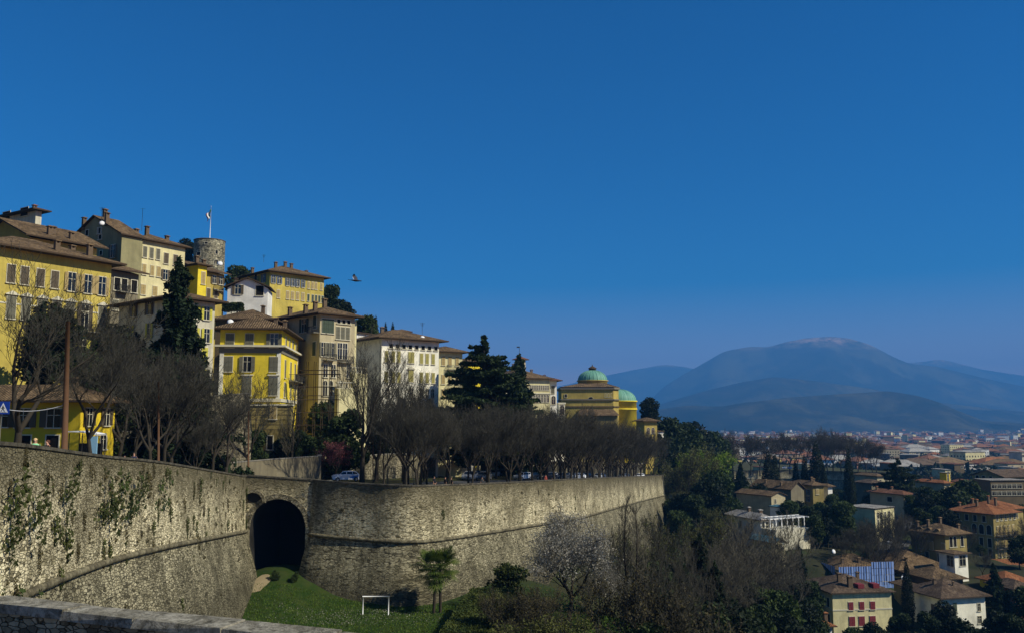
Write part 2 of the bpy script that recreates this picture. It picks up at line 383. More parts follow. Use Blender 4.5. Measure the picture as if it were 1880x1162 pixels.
CTRL = [(690, 1128, 98), (500, 1108, 100), (505, 1090, 106), (760, 1122, 102), (600, 1122, 101), (880, 1165, 88), (1000, 1120, 103), (1100, 1150, 95), (900, 1075, 116), (1060, 1015, 148),
        (1215, 975, 290), (1290, 1130, 170), (1380, 1120, 190), (1300, 1000, 250), (1560, 1190, 195), (1760, 1160, 200), (1870, 1180, 190), (1380, 1003, 245), (1450, 1010, 240),
        (1420, 965, 300), (1640, 950, 290), (1640, 1000, 260), (1720, 1055, 235), (1810, 1036, 280), (1600, 925, 430), (1450, 905, 500), (1820, 925, 400), (1300, 880, 480), (1240, 930, 330), (300, 1200, 85), (-200, 1300, 60), (800, 1500, 45), (1500, 1900, 60), (1290, 1320, 85), (1300, 1290, 110), (1400, 1280, 130), (1480, 1260, 160), (1250, 1180, 135), (1700, 1270, 160), (1600, 1400, 110)]
CP3 = [tuple(at(*c)) for c in CTRL]
for D, z in ((700, -48), (1000, -58), (2000, -72), (4000, -85), (8000, -92), (14000, -96)):
    for k in (-1.0, -0.5, 0, .3, .6, 1.0): CP3.append((k * D, D, z))
CPA = np.array(CP3)
def low(x, y):
    d2 = ((CPA[:, 0] - x) ** 2 + (CPA[:, 1] - y) ** 2) / (0.02 * (x * x + y * y) + 4.0)
    w = 1.0 / (d2 + 0.02) ** 2
    z = float((w * CPA[:, 2]).sum() / w.sum())
    # grassy mound rising into the arch
    r = math.hypot((x + 28.6) / 6.4, (y - 112.5) / 8.0)
    z += 2.4 * math.exp(-r * r)
    return z

# ------------------------------------------------------------------ ground sheet
def build_ground():
    ys = np.concatenate([np.linspace(4, 90, 24), np.linspace(93, 130, 26), np.geomspace(133, 14500, 110)])
    ks = np.tan(np.linspace(math.radians(-74), math.radians(74), 150))
    V = []; n = len(ks)
    for y in ys:
        for k in ks: V.append((k * y, y, low(k * y, y)))
    F = [(j * n + i, j * n + i + 1, (j + 1) * n + i + 1, (j + 1) * n + i) for j in range(len(ys) - 1) for i in range(n - 1)]
    tag(link('ground', np_mesh('ground', V, F, M['land'], True)), kind='structure')
build_ground()

# ------------------------------------------------------------------ mountains
from mathutils import noise as mnoise
def range_(name, prof, D, front, back, seed, rough):
    rnd = np.random.RandomState(seed)
    px = np.arange(prof[0][0], prof[-1][0] + 1, 4.0)
    py = np.interp(px, [p[0] for p in prof], [p[1] for p in prof])
    k = np.array([.25, .5, .25])
    for _ in range(6): py[1:-1] = np.convolve(py, k, 'same')[1:-1]
    nx = len(px); X = (px - 940) / FPX * D
    H = (768 - py) / FPX * D
    ts = np.linspace(-1, 1, 61)
    # 1-d spur noise across the slope
    spur = sum(rnd.uniform(.3, 1) / (q + 1) * np.sin(X / D * (18 + 17 * q) + rnd.uniform(0, 6)) for q in range(6))
    V = []
    for t in ts:
        Y = D + (t * front if t < 0 else t * back)
        for i in range(nx):
            f = (1 - abs(t)) ** 1.15
            zz = -100 + (H[i] + 100) * f * (1 + rough * spur[i] * math.sin(math.pi * abs(t)) * .8) + (mnoise.ridged_multi_fractal(Vector((X[i] / D * 9, t * 2.2, seed)), 1.0, 2.1, 6, 1.0, 2.0) - 1.1) * (H.max() + 60) * .11 * math.sin(math.pi * min(1, abs(t) * 1.3))
            V.append((X[i] * (Y / D) ** .6, Y, zz))
    F = [(j * nx + i, j * nx + i + 1, (j + 1) * nx + i + 1, (j + 1) * nx + i) for j in range(len(ts) - 1) for i in range(nx - 1)]
    tag(link(name, np_mesh(name, V, F, M['mountain'], True)), kind='structure')
range_('mountains', [(900, 735), (1040, 706), (1100, 692), (1160, 680), (1220, 669), (1260, 674), (1330, 690), (1560, 690), (1640, 668), (1700, 664), (1725, 659), (1760, 667), (1800, 678), (1880, 690), (1960, 690), (2100, 700)], 15500, 2200, 1500, 1, .2)
range_('mountain', [(1120, 790), (1180, 748), (1215, 712), (1250, 690), (1290, 668), (1330, 645), (1380, 636), (1410, 638), (1440, 629), (1480, 621), (1525, 618), (1560, 621), (1600, 633), (1640, 655), (1670, 668), (1720, 673), (1780, 688), (1840, 702), (1880, 710), (2000, 730), (2150, 780)], 11500, 2300, 1600, 2, .25)
range_('hills', [(1000, 790), (1180, 752), (1250, 730), (1300, 716), (1360, 702), (1420, 692), (1500, 700), (1600, 714), (1700, 736), (1800, 748), (1880, 756), (2100, 780)], 8200, 1300, 900, 3, .3)
range_('hill', [(1120, 790), (1200, 752), (1260, 744), (1320, 746), (1380, 738), (1440, 730), (1500, 726), (1560, 722), (1630, 718), (1680, 726), (1720, 738), (1760, 756), (1800, 772), (1900, 778), (2000, 788)], 5800, 900, 600, 4, .35)

# ------------------------------------------------------------------ rampart walls
def spline(P, step=1.0):
    P = [Vector(p) for p in P]; Q = [P[0] * 2 - P[1]] + P + [P[-1] * 2 - P[-2]]; out = []
    for i in range(1, len(Q) - 2):
        n = max(2, int((Q[i + 1] - Q[i]).length / step))
        for k in range(n):
            t = k / n; a, b, c, d = Q[i - 1], Q[i], Q[i + 1], Q[i + 2]
            out.append(0.5 * ((2 * b) + (c - a) * t + (2 * a - 5 * b + 4 * c - d) * t * t + (3 * b - a - 3 * c + d) * t ** 3))
    out.append(P[-1]); return out
def normals(path):                                     # outward = to the right of travel
    out = []
    for i, p in enumerate(path):
        a = path[max(i - 1, 0)]; b = path[min(i + 1, len(path) - 1)]
        d0 = (p - a).to_2d(); d1 = (b - p).to_2d()
        if d0.length < 1e-6: d0 = d1
        if d1.length < 1e-6: d1 = d0
        n0 = Vector((d0.y, -d0.x)).normalized(); n1 = Vector((d1.y, -d1.x)).normalized(); nn = (n0 + n1).normalized()
        out.append(nn / max(0.5, nn.dot(n0)))
    return out
def wall_run(name, label, path, cord=6.5, batter=0.27, foot=None, parap=0.6, cat='rampart wall', rad=0.21):
    root = empty(name, (path[0].x, path[0].y, path[0].z - 15), label, cat)
    nm = normals(path); s = 0; S = [0]
    for i in range(1, len(path)): s += (path[i] - path[i - 1]).length; S.append(s)
    foot = foot or (lambda x, y: low(x, y) - 1.2)
    up = MB(); lo = MB(); co = MB(); cp = MB()
    rr = random.Random(5)
    rowsU = 7; rowsL = 9
    def off(i, o, z): return (path[i].x + nm[i].x * o, path[i].y + nm[i].y * o, z)
    FU = []; FL = []
    for i, p in enumerate(path):
        j = lambda: rr.uniform(-.06, .06)
        FU.append([off(i, 0.25 * k / rowsU + (j() if 0 < k < rowsU else 0), p.z - cord * k / rowsU) for k in range(rowsU + 1)])
        zc = p.z - cord; 
        q = off(i, 4, 0); zf = min(foot(q[0], q[1]), zc - 1)
        FL.append([off(i, 0.2 + (zc - (zc + (zf - zc) * k / rowsL)) * batter + (j() if 0 < k < rowsL else 0), zc + (zf - zc) * k / rowsL) for k in range(rowsL + 1)])
    for i in range(len(path) - 1):
        for A, mb, rows in ((FU, up, rowsU), (FL, lo, rowsL)):
            for k in range(rows):
                P = [A[i][k + 1], A[i + 1][k + 1], A[i + 1][k], A[i][k]]
                ta, tb = path[i].z, path[i + 1].z; mb.poly(P, 0, [(S[i], P[0][2] - ta), (S[i + 1], P[1][2] - tb), (S[i + 1], P[2][2] - tb), (S[i], P[3][2] - ta)], True)
        # back of parapet
        P = [off(i, -parap, path[i].z), off(i + 1, -parap, path[i + 1].z), off(i + 1, -parap, path[i + 1].z - 3), off(i, -parap, path[i].z - 3)]
        up.poly(P, 0, [(S[i], P[0][2]), (S[i + 1], P[1][2]), (S[i + 1], P[2][2]), (S[i], P[3][2])])
    for i in (0, len(path) - 1):                       # end caps
        a = [off(i, -2.5, path[i].z)] + FU[i] + [(off(i, -2.5, 0)[0], off(i, -2.5, 0)[1], FU[i][-1][2])]
        b = [(off(i, -2.5, 0)[0], off(i, -2.5, 0)[1], FL[i][0][2])] + FL[i] + [(off(i, -2.5, 0)[0], off(i, -2.5, 0)[1], FL[i][-1][2])]
        up.poly(a if i else a[::-1], 0, [(p[0] + p[1], p[2]) for p in (a if i else a[::-1])]); lo.poly(b if i else b[::-1], 0, [(p[0] + p[1], p[2]) for p in (b if i else b[::-1])])
    up.build('parapet_face', M['rampart'], root); lo.build('battered_base', M['batter'], root)
    co.tube([off(i, 0.3, p.z - cord) for i, p in enumerate(path)], rad, 8); co.build('cordon', M['cordon'], root)
    for i in range(len(path) - 1):
        a, b, c, d = off(i, 0.08, path[i].z), off(i + 1, 0.08, path[i + 1].z), off(i + 1, -parap - .06, path[i + 1].z), off(i, -parap - .06, path[i].z)
        up_ = lambda q, h: (q[0], q[1], q[2] + h)
        for P in ([up_(a, .16), up_(b, .16), up_(c, .16), up_(d, .16)], [up_(a, .002), up_(b, .002), up_(b, .16), up_(a, .16)], [up_(c, .002), up_(d, .002), up_(d, .16), up_(c, .16)], [up_(d, .002), up_(c, .002), up_(b, .002), up_(a, .002)]):
            cp.poly(P, 0)
    cp.build('coping', M['dark_coping'], root)
    return root, FU, FL, S
LEFT = [(-12.5, 14, -.3), (-17, 24, -.7), (-21.3, 37.4, -1.15), (-25.7, 55.6, -2.43), (-27.4, 68.4, -3.4), (-30.0, 88, -5.2), (-32.3, 106, -6.9)]
pl = spline(LEFT, 1.2) + [Vector((-32.5, 108, -7.05)), Vector((-33.3, 110.6, -7.12))]
_, FU1, FL1, S1 = wall_run('rampart_wall', 'long sunlit stone rampart left of the dark arch, overgrown with shrubs', pl)
BAST = [(-24.9, 110.6, -7.62), (-24.2, 109.9, -7.7), (-18.6, 107.9, -7.95), (-12.0, 106.6, -8.1), (-7.7, 111.8, -8.35), (-3, 122, -8.92), (4, 137.5, -9.7), (11.5, 153, -10.4), (28, 215, -14.1), (50.4, 294, -18.7)]
pb = spline(BAST, 1.5) + [Vector((51, 297, -18.8)), Vector((47, 306, -19.2)), Vector((30, 330, -20.5))]
_, FU2, FL2, S2 = wall_run('bastion_wall', 'curved stone bastion right of the dark arch with tree avenue on top', pb)
FAR = [(52, 470, -29.2), (80, 478, -29.3), (112, 486, -29.6), (140, 530, -31), (172, 535, -31), (205, 500, -30.2), (222, 498, -30.2), (228, 520, -30.8)]
wall_run('bastion_wall', 'distant pale stone rampart behind the cypresses below tall bare trees', spline([(a, b, c) for a, b, c in FAR], 6), 5.0, .15, rad=.2)

# arch wall between the two
def arch_wall():
    Yf = 110.3; x0, x1 = -33.6, -24.6; cx, r, zs = -29.05, 3.45, -13.35; zb = -24; D = 14
    ztop = lambda x: np.interp(x, [x0, x1], [-7.08, -7.66])
    root = empty('arch_wall', (cx, Yf, -20), 'stone wall pierced by the tall dark arched gateway between the ramparts', 'arched wall')
    f = MB(); n = 24
    arc = [(cx - r, zs)] + [(cx - r * math.cos(math.pi * k / n), zs + r * math.sin(math.pi * k / n)) for k in range(1, n)] + [(cx + r, zs)]
    def q(P):
        f.poly([(a, Yf, b) for a, b in P], 0, [(a, b + 7.3) for a, b in P])
    q([(x0, zb), (cx - r, zb), (cx - r, zs), (x0, zs)]); q([(cx + r, zb), (x1, zb), (x1, zs), (cx + r, zs)])
    q([(x0, zs), (cx - r, zs), (cx - r, ztop(cx - r)), (x0, ztop(x0))]); q([(cx + r, zs), (x1, zs), (x1, ztop(x1)), (cx + r, ztop(cx + r))])
    for (a, b), (c, d) in zip(arc[:-1], arc[1:]): q([(a, b), (c, d), (c, ztop(c)), (a, ztop(a))])
    f.poly([(x1, Yf + .6, ztop(x1)), (x0, Yf + .6, ztop(x0)), (x0, Yf + .6, -9.3), (x1, Yf + .6, -9.3)], 0)
    f.build('arch_face', M['rampart'], root)
    t = MB(); ar = [(cx - r, zb)] + arc + [(cx + r, zb)]
    for (a, b), (c, d) in zip(ar[:-1], ar[1:]): t.poly([(a, Yf, b), (a, Yf + D, b), (c, Yf + D, d), (c, Yf, d)], 0, [(0, b), (D, b), (D, d), (0, d)])
    t.poly([(x, Yf + D, z) for x, z in ar], 0, ar)
    t.build('tunnel', M['tunnel'], root)
    v = MB()
    for k in range(n):
        t0, t1 = math.pi * k / n + .008, math.pi * (k + 1) / n - .008
        for rr0, rr1 in ((r - .02, r + .62),):
            P = [(cx - rr0 * math.cos(t0), zs + rr0 * math.sin(t0)), (cx - rr1 * math.cos(t0), zs + rr1 * math.sin(t0)), (cx - rr1 * math.cos(t1), zs + rr1 * math.sin(t1)), (cx - rr0 * math.cos(t1), zs + rr0 * math.sin(t1))]
            v.poly([(a, Yf - .12, b) for a, b in P], 0, P)
            for i in range(4):
                a, b = P[i], P[(i + 1) % 4]
                v.poly([(a[0], Yf - .12, a[1]), (a[0], Yf, a[1]), (b[0], Yf, b[1]), (b[0], Yf - .12, b[1])], 0)
    v.build('arch_ring', M['rubble'], root)
    c = MB(); c.poly([(x0, Yf - .08, ztop(x0) + .16), (x1, Yf - .08, ztop(x1) + .16), (x1, Yf + .7, ztop(x1) + .16), (x0, Yf + .7, ztop(x0) + .16)], 0)
    c.poly([(x0, Yf - .08, ztop(x0)), (x1, Yf - .08, ztop(x1)), (x1, Yf - .08, ztop(x1) + .16), (x0, Yf - .08, ztop(x0) + .16)], 0)
    c.build('coping', M['dark_coping'], root)
    # small blind arch beside the big one; recess shade painted as flat dark half-disc
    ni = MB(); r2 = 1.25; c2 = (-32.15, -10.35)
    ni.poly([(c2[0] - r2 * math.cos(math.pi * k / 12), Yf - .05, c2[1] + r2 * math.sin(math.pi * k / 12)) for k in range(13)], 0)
    nb = ni.build('niche_shade', M['tunnel'], root)
    rg = MB()
    for k in range(12):
        t0, t1 = math.pi * k / 12, math.pi * (k + 1) / 12
        P = [(c2[0] - a * math.cos(t), c2[1] + a * math.sin(t)) for a, t in ((r2, t0), (r2 + .35, t0), (r2 + .35, t1), (r2, t1))]
        rg.poly([(a, Yf - .45, b) for a, b in P], 0, P); rg.poly([(P[0][0], Yf - .45, P[0][1]), (P[3][0], Yf - .45, P[3][1]), (P[3][0], Yf - .05, P[3][1]), (P[0][0], Yf - .05, P[0][1])], 0, P)
        rg.poly([(P[1][0], Yf - .45, P[1][1]), (P[2][0], Yf - .45, P[2][1]), (P[2][0], Yf - .0, P[2][1]), (P[1][0], Yf - .0, P[1][1])], 0, P)
    rg.build('niche_ring', M['rubble'], nb)
arch_wall()

# terrace (street level behind the ramparts, rising into the hillside)
def terrace():
    P = pl + pb + [Vector((35, 400, -25)), Vector((52, 462, -28.5))] + spline([(a, b + 1, c) for a, b, c in FAR], 10) + [Vector((215, 600, -33)), Vector((200, 900, -40))]
    n = 60; rows = []
    S = [0]
    for i in range(1, len(P)): S.append(S[-1] + (P[i] - P[i - 1]).length)
    inn = normals(P)
    for i, p in enumerate(P):
        q = Vector((p.x - inn[i].x * .5, p.y - inn[i].y * .5)) if i < len(pl) + len(pb) else Vector((p.x, p.y))
        far = Vector((-260, 10 + 1100 * (i / len(P)) ** 1.25))
        row = []
        for k in range(n):
            t = (k / (n - 1)) ** 1.8; w = q.lerp(far, t); row.append((w.x, w.y, hill(w.x, w.y) + (0 if t > 0 else 0)))
        rows.append(row)
    V = [v for r_ in rows for v in r_]
    F = [(j * n + i, (j + 1) * n + i, (j + 1) * n + i + 1, j * n + i + 1) for j in range(len(rows) - 1) for i in range(n - 1)]
    tag(link('terrain', np_mesh('terrain', V, F, M['hill'], True)), kind='structure')
    # road ribbon following the parapet
    for nm_, mat, o0, o1, h in (('road', M['asphalt'], 7.0, 15.0, .06), ('grass_verge', M['lawn'], .7, 4.2, .05), ('pavement', M['coping'], 4.3, 6.8, .14)):
        mb = MB(); pp = (spline(LEFT, 6) + pb[2:-2])
        nn = normals(pp)
        for i in range(len(pp) - 1):
            if nm_ == 'grass_verge' and pp[i].x < -22: continue
            Q = []
            for j, o in ((i, o0), (i + 1, o0), (i + 1, o1), (i, o1)):
                x, y = pp[j].x - nn[j].x * o, pp[j].y - nn[j].y * o; Q.append((x, y, hill(x, y) + h))
            mb.poly(Q[::-1] if False else Q, 0)
        tag(mb.build(nm_, mat), kind='structure')
terrace()

# near wall along the bottom edge of the picture
def near_wall():
    pts = [at(px, py, Y) for px, py, Y in ((-500, 1050, 15.5), (0, 1096, 13.0), (300, 1128, 11.8), (660, 1163, 10.6), (1100, 1215, 9.6), (1900, 1300, 8.6))]
    pts = spline(pts, .5)
    root = empty('stone_wall', (pts[0].x, pts[0].y, pts[0].z - 3), 'low grey stone wall with flat coping crossing the bottom corner nearby', 'stone wall')
    rr = random.Random(3); mb = MB(); s = 0; n = normals([p for p in pts])
    for i in range(len(pts) - 1):
        L = (pts[i + 1] - pts[i]).length
        a, b = pts[i], pts[i + 1]
        zs = [-.20, -1, -2, -4, -8, -22]
        for k in range(len(zs) - 1):
            mb.poly([(a.x, a.y, a.z + zs[k + 1]), (b.x, b.y, b.z + zs[k + 1]), (b.x, b.y, b.z + zs[k]), (a.x, a.y, a.z + zs[k])], 0, [(s, a.z + zs[k + 1]), (s + L, b.z + zs[k + 1]), (s + L, b.z + zs[k]), (s, a.z + zs[k])])
            mb.poly([(a.x + .1, a.y + .5, a.z + zs[k]), (b.x + .1, b.y + .5, b.z + zs[k]), (b.x + .1, b.y + .5, b.z + zs[k + 1]), (a.x + .1, a.y + .5, a.z + zs[k + 1])], 0, [(s, a.z + zs[k]), (s + L, b.z + zs[k]), (s + L, b.z + zs[k + 1]), (s, a.z + zs[k + 1])])
        s += L
    mb.build('wall_face', M['near_stone'], root)
    c = MB(); i = 0
    while i < len(pts) - 2:
        j = min(i + rr.choice((2, 3)), len(pts) - 1); a, b = pts[i], pts[j]; d = (b - a); ang = math.atan2(d.y, d.x)
        nrm = Vector((math.sin(ang), -math.cos(ang), 0)); ctr = (a + b) / 2 - nrm * .17 + Vector((0, 0, -.15 + rr.uniform(-.02, .02)))
        h = (d.to_2d().length / 2 - .003, .23 + rr.uniform(-.02, .02), .065); sl = d.z / d.to_2d().length
        k0 = len(c.v); c.box(ctr, h, ang)
        jit = {}
        for q in range(k0, len(c.v)):
            v = c.v[q]; kk = (round(v[0], 4), round(v[1], 4), round(v[2], 4)); jj = jit.setdefault(kk, (rr.uniform(-.02, .02), rr.uniform(-.02, .02), rr.uniform(-.012, .012))); v = (v[0] + jj[0], v[1] + jj[1], v[2] + jj[2]); al = (v[0] - ctr.x) * math.cos(ang) + (v[1] - ctr.y) * math.sin(ang); c.v[q] = (v[0], v[1], v[2] + al * sl)
        i = j
    c.build('coping', M['near_coping'], root)
    p = MB(); p.poly([(-40, -12, -3.75), (40, -12, -3.75), (40, 8, -3.75), (-40, 14, -3.75)]); tag(p.build('path', M['asphalt']), kind='structure')
near_wall()
# ------------------------------------------------------------------ houses
WCACHE = {}
def window_meshes(w, h, style, sh):
    """style: open, closed, plain, arch, blind (no shutters) ... local frame: x along the wall, -y outwards, z up, origin centre"""
    key = (round(w, 2), round(h, 2), style, sh)
    if key in WCACHE: return WCACHE[key]
    out = {}
    f = MB(); t = .11
    def bx(mb, x0, x1, z0, z1, y0, y1, m=0): mb.box(((x0 + x1) / 2, (y0 + y1) / 2, (z0 + z1) / 2), (abs(x1 - x0) / 2, abs(y1 - y0) / 2, abs(z1 - z0) / 2), 0, m)
    W2, H2 = w / 2, h / 2
    arch = style.startswith('arch')
    if arch:
        n = 10
        for k in range(n):
            a, b = math.pi * k / n, math.pi * (k + 1) / n
            P = [(-r_ * math.cos(q), H2 - W2 + r_ * math.sin(q)) for r_, q in ((W2, a), (W2 + t, a), (W2 + t, b), (W2, b))]
            f.poly([(x, -.08, z) for x, z in P], 0); f.poly([(P[0][0], -.08, P[0][1]), (P[3][0], -.08, P[3][1]), (P[3][0], 0, P[3][1]), (P[0][0], 0, P[0][1])], 0)
            f.poly([(P[1][0], -.08, P[1][1]), (P[1][0], 0, P[1][1]), (P[2][0], 0, P[2][1]), (P[2][0], -.08, P[2][1])], 0)
        bx(f, -W2 - t, -W2, -H2, H2 - W2, -.08, 0); bx(f, W2, W2 + t, -H2, H2 - W2, -.08, 0)
    else:
        bx(f, -W2 - t, -W2, -H2, H2, -.08, 0); bx(f, W2, W2 + t, -H2, H2, -.08, 0); bx(f, -W2 - t, W2 + t, H2, H2 + t, -.085, 0)
    bx(f, -W2 - t - .08, W2 + t + .08, -H2 - .12, -H2, -.2, 0)
    if 'ped' in style:
        f.poly([(-W2 - .35, -.3, H2 + .3), (W2 + .35, -.3, H2 + .3), (0, -.3, H2 + .75)], 0); f.poly([(-W2 - .35, -.3, H2 + .3), (0, -.3, H2 + .75), (0, 0, H2 + .75), (-W2 - .35, 0, H2 + .3)], 0)
        f.poly([(W2 + .35, -.3, H2 + .3), (W2 + .35, 0, H2 + .3), (0, 0, H2 + .75), (0, -.3, H2 + .75)], 0); bx(f, -W2 - .35, W2 + .35, H2 + .2, H2 + .3, -.3, 0)
    if 'cornice' in style: bx(f, -W2 - .3, W2 + .3, H2 + .3, H2 + .5, -.3, 0); bx(f, -W2 - .1, W2 + .1, H2 + t, H2 + .3, -.1, 0)
    out['frame'] = f.mesh('window_frame', M['trim'])
    p = MB()
    if arch:
        P = [(-W2, -H2), (W2, -H2)] + [(W2 * math.cos(math.pi * k / 10), H2 - W2 + W2 * math.sin(math.pi * k / 10)) for k in range(11)]
        p.poly([(x, -.02, z) for x, z in P], 0)
    else: p.poly([(-W2, -.02, -H2), (W2, -.02, -H2), (W2, -.02, H2), (-W2, -.02, H2)], 0)
    if 'dark' not in style:
        bx(p, -.035, .035, -H2, H2 - (W2 * .3 if arch else 0), -.05, -.02, 1); bx(p, -W2, W2, H2 * .3, H2 * .3 + .05, -.05, -.02, 1)
    out['pane'] = p.mesh('window_pane', [M['dark'] if 'dark' in style else M['glass'], M['trim']])
    if sh:
        s = MB()
        hh = H2 - (W2 if arch else 0)
        if 'closed' in style:
            bx(s, -W2 - .03, -.015, -H2, H2 - (0 if not arch else W2 * .2), -.13, -.055); bx(s, .015, W2 + .03, -H2, H2 - (0 if not arch else W2 * .2), -.13, -.055)
            for z in (-H2 * .33, H2 * .33): bx(s, -W2, -.05, z - .03, z + .03, -.15, -.13); bx(s, .05, W2, z - .03, z + .03, -.15, -.13)
        else:
            for sg in (-1, 1):
                bx(s, sg * (W2 + .06), sg * (W2 * 2 + .02), -H2, H2, -.17, -.1)
                for z in (-H2 * .33, H2 * .33): bx(s, sg * (W2 + .1), sg * (W2 * 2 - .02), z - .03, z + .03, -.19, -.17)
        out['shutters'] = s.mesh('shutters', M[sh])
    WCACHE[key] = out; return out
def add_window(root, P, ang, w, h, style, sh):
    ms = window_meshes(w, h, style, sh)
    o = link('window', ms['frame'], root, P - root.location, ang)
    for k, nm_ in (('pane', 'pane'), ('shutters', 'shutters')):
        if k in ms: link(nm_, ms[k], o)
    return o

def railing(mb, a, b, z0, h=1.0, gap=.14):
    a, b = Vector(a), Vector(b); d = b - a; L = d.length; n = max(2, int(L / gap)); ang = math.atan2(d.y, d.x)
    mb.box(((a.x + b.x) / 2, (a.y + b.y) / 2, z0 + h), (L / 2, .03, .03), ang); mb.box(((a.x + b.x) / 2, (a.y + b.y) / 2, z0 + .1), (L / 2, .02, .02), ang)
    for k in range(n + 1):
        p = a + d * (k / n); mb.box((p.x, p.y, z0 + h / 2), (.014, .014, h / 2), ang)

class House:
    def __init__(s, name, label, cat, cx, Y, eave, z0, yaw, pxL, pxR, wall, group=None, wl=None, wr=None):
        s.yaw = math.radians(yaw); s.dR = Vector((math.cos(s.yaw), math.sin(s.yaw), 0)); s.dL = Vector((-math.sin(s.yaw), math.cos(s.yaw), 0))
        s.C = at(cx, eave, Y); s.ze = s.C.z; s.z0 = z0; s.C.z = z0
        s.wR = wr if wr is not None else s.hit(pxR, s.dR); s.wL = wl if wl is not None else s.hit(pxL, s.dL)
        s.root = empty(name, (s.C.x, s.C.y, z0), label, cat, group)
        s.wall = wall; s.mb = MB(); s.gab = None
    def hit(s, px, d, z=None):
        z = s.ze if z is None else z
        k = (px - 940) / FPX                                   # X = k*(Y*CP+z*SP)
        # C + t d : Cx + t dx = k*((Cy + t dy)*CP + z*SP)
        return (k * (s.C.y * CP + z * SP) - s.C.x) / (d.x - k * d.y * CP)
    def pt(s, a, b, z): return s.C + s.dR * a + s.dL * b + Vector((0, 0, z - s.C.z))
    def plan(s, o=0.0, a0=None, a1=None, b0=None, b1=None):
        a0 = 0 if a0 is None else a0; a1 = s.wR if a1 is None else a1; b0 = 0 if b0 is None else b0; b1 = s.wL if b1 is None else b1
        return [(p.x, p.y) for p in (s.pt(a0 - o, b0 - o, 0), s.pt(a1 + o, b0 - o, 0), s.pt(a1 + o, b1 + o, 0), s.pt(a0 - o, b1 + o, 0))]
    def body(s, ztop=None, part='wall'):
        s.mb.prism(s.plan(), s.z0, s.ze if ztop is None else ztop, 0)
        return s
    def roof(s, kind='hip', slope=.36, over=.8, mat='tiles', chim=(), z=None, flat=False, ridge=None):
        z = s.ze if z is None else z; o = over; A0, A1, B0, B1 = -o, s.wR + o, -o, s.wL + o; r = MB(); t = .22
        P = lambda a, b, zz: s.pt(a, b, zz)
        LA, LB = A1 - A0, B1 - B0
        e = z + t
        if kind == 'hip':
            if LB >= LA: h = slope * LA / 2; R0, R1 = ((A0 + A1) / 2, B0 + LA / 2), ((A0 + A1) / 2, B1 - LA / 2)
            else: h = slope * LB / 2; R0, R1 = (A0 + LB / 2, (B0 + B1) / 2), (A1 - LB / 2, (B0 + B1) / 2)
            c = [(A0, B0), (A1, B0), (A1, B1), (A0, B1)]
            faces = [[c[0], c[1], R0 if LB >= LA else R1] + ([] if LB >= LA else [R0]), [c[1], c[2], R1, R0] if LB >= LA else [c[1], c[2], R1],
                     [c[2], c[3], R1] if LB >= LA else [c[2], c[3], R0, R1], [c[3], c[0], R0, R1] if LB >= LA else [c[3], c[0], R0]]
            hh = lambda q: h if q in (R0, R1) else 0
            s.rh = lambda a, b: e + slope * min(a - A0, A1 - a, b - B0, B1 - b)
        elif kind == 'gableL':      # ridge runs along dL
            h = slope * LA / 2; R0, R1 = ((A0 + A1) / 2, B0), ((A0 + A1) / 2, B1); c = [(A0, B0), (A1, B0), (A1, B1), (A0, B1)]
            faces = [[c[1], c[2], R1, R0], [c[3], c[0], R0, R1]]; hh = lambda q: h if q in (R0, R1) else 0
            s.rh = lambda a, b: e + slope * min(a - A0, A1 - a)
            m_ = s.wR / 2
            for b in (0, s.wL):
                Q = [P(0, b, z), P(s.wR, b, z), P(m_, b, z + slope * (s.wR / 2 + o) + .1)]; s.mb.poly(Q if b == 0 else Q[::-1], 0)
        elif kind == 'gableR':
            h = slope * LB / 2; R0, R1 = (A0, (B0 + B1) / 2), (A1, (B0 + B1) / 2); c = [(A0, B0), (A1, B0), (A1, B1), (A0, B1)]
            faces = [[c[0], c[1], R1, R0], [c[2], c[3], R0, R1]]; hh = lambda q: h if q in (R0, R1) else 0
            s.rh = lambda a, b: e + slope * min(b - B0, B1 - b)
            m_ = s.wL / 2
            for a in (0, s.wR):
                Q = [P(a, s.wL, z), P(a, 0, z), P(a, m_, z + slope * (s.wL / 2 + o) + .1)]; s.mb.poly(Q if a == 0 else Q[::-1], 0)
        elif kind == 'shed':        # rises away from the right facade
            h = slope * LB; c = [(A0, B0), (A1, B0), (A1, B1), (A0, B1)]; faces = [c]; hh = lambda q: h if q in (c[2], c[3]) else 0
            s.rh = lambda a, b: e + slope * (b - B0)
            s.mb.poly([P(0, s.wL, z), P(0, 0, z), P(0, s.wL, z + slope * (s.wL))], 0); s.mb.poly([P(s.wR, 0, z), P(s.wR, s.wL, z), P(s.wR, s.wL, z + slope * (s.wL))], 0)
        for fc in faces:
            pts = [P(q[0], q[1], e + hh(q)) for q in fc]; d = (pts[1] - pts[0]); L = d.length; d = d / L; nrm = Vector((-d.y, d.x, 0))
            uv = [((p - pts[0]).dot(d), math.hypot((p - pts[0]).dot(nrm), p.z - pts[0].z)) for p in pts]
            r.poly(pts, 0, uv)
            if kind != 'hip': r.poly([Vector((p.x, p.y, p.z - .2)) for p in reversed(pts)], 1)
        for i in range(4):
            a, b = c[i], c[(i + 1) % 4]
            if kind == 'hip': r.poly([P(*a, z), P(*b, z), P(*b, e), P(*a, e)], 1)
            elif hh(a) == hh(b) and not (kind == 'gableL' and i in (0, 2)) and not (kind == 'gableR' and i in (1, 3)): r.poly([P(*a, z + hh(a)), P(*b, z + hh(b)), P(*b, e + hh(b)), P(*a, e + hh(a))], 1)
        if kind == 'hip': r.poly([P(*q, z) for q in reversed(c)], 1)
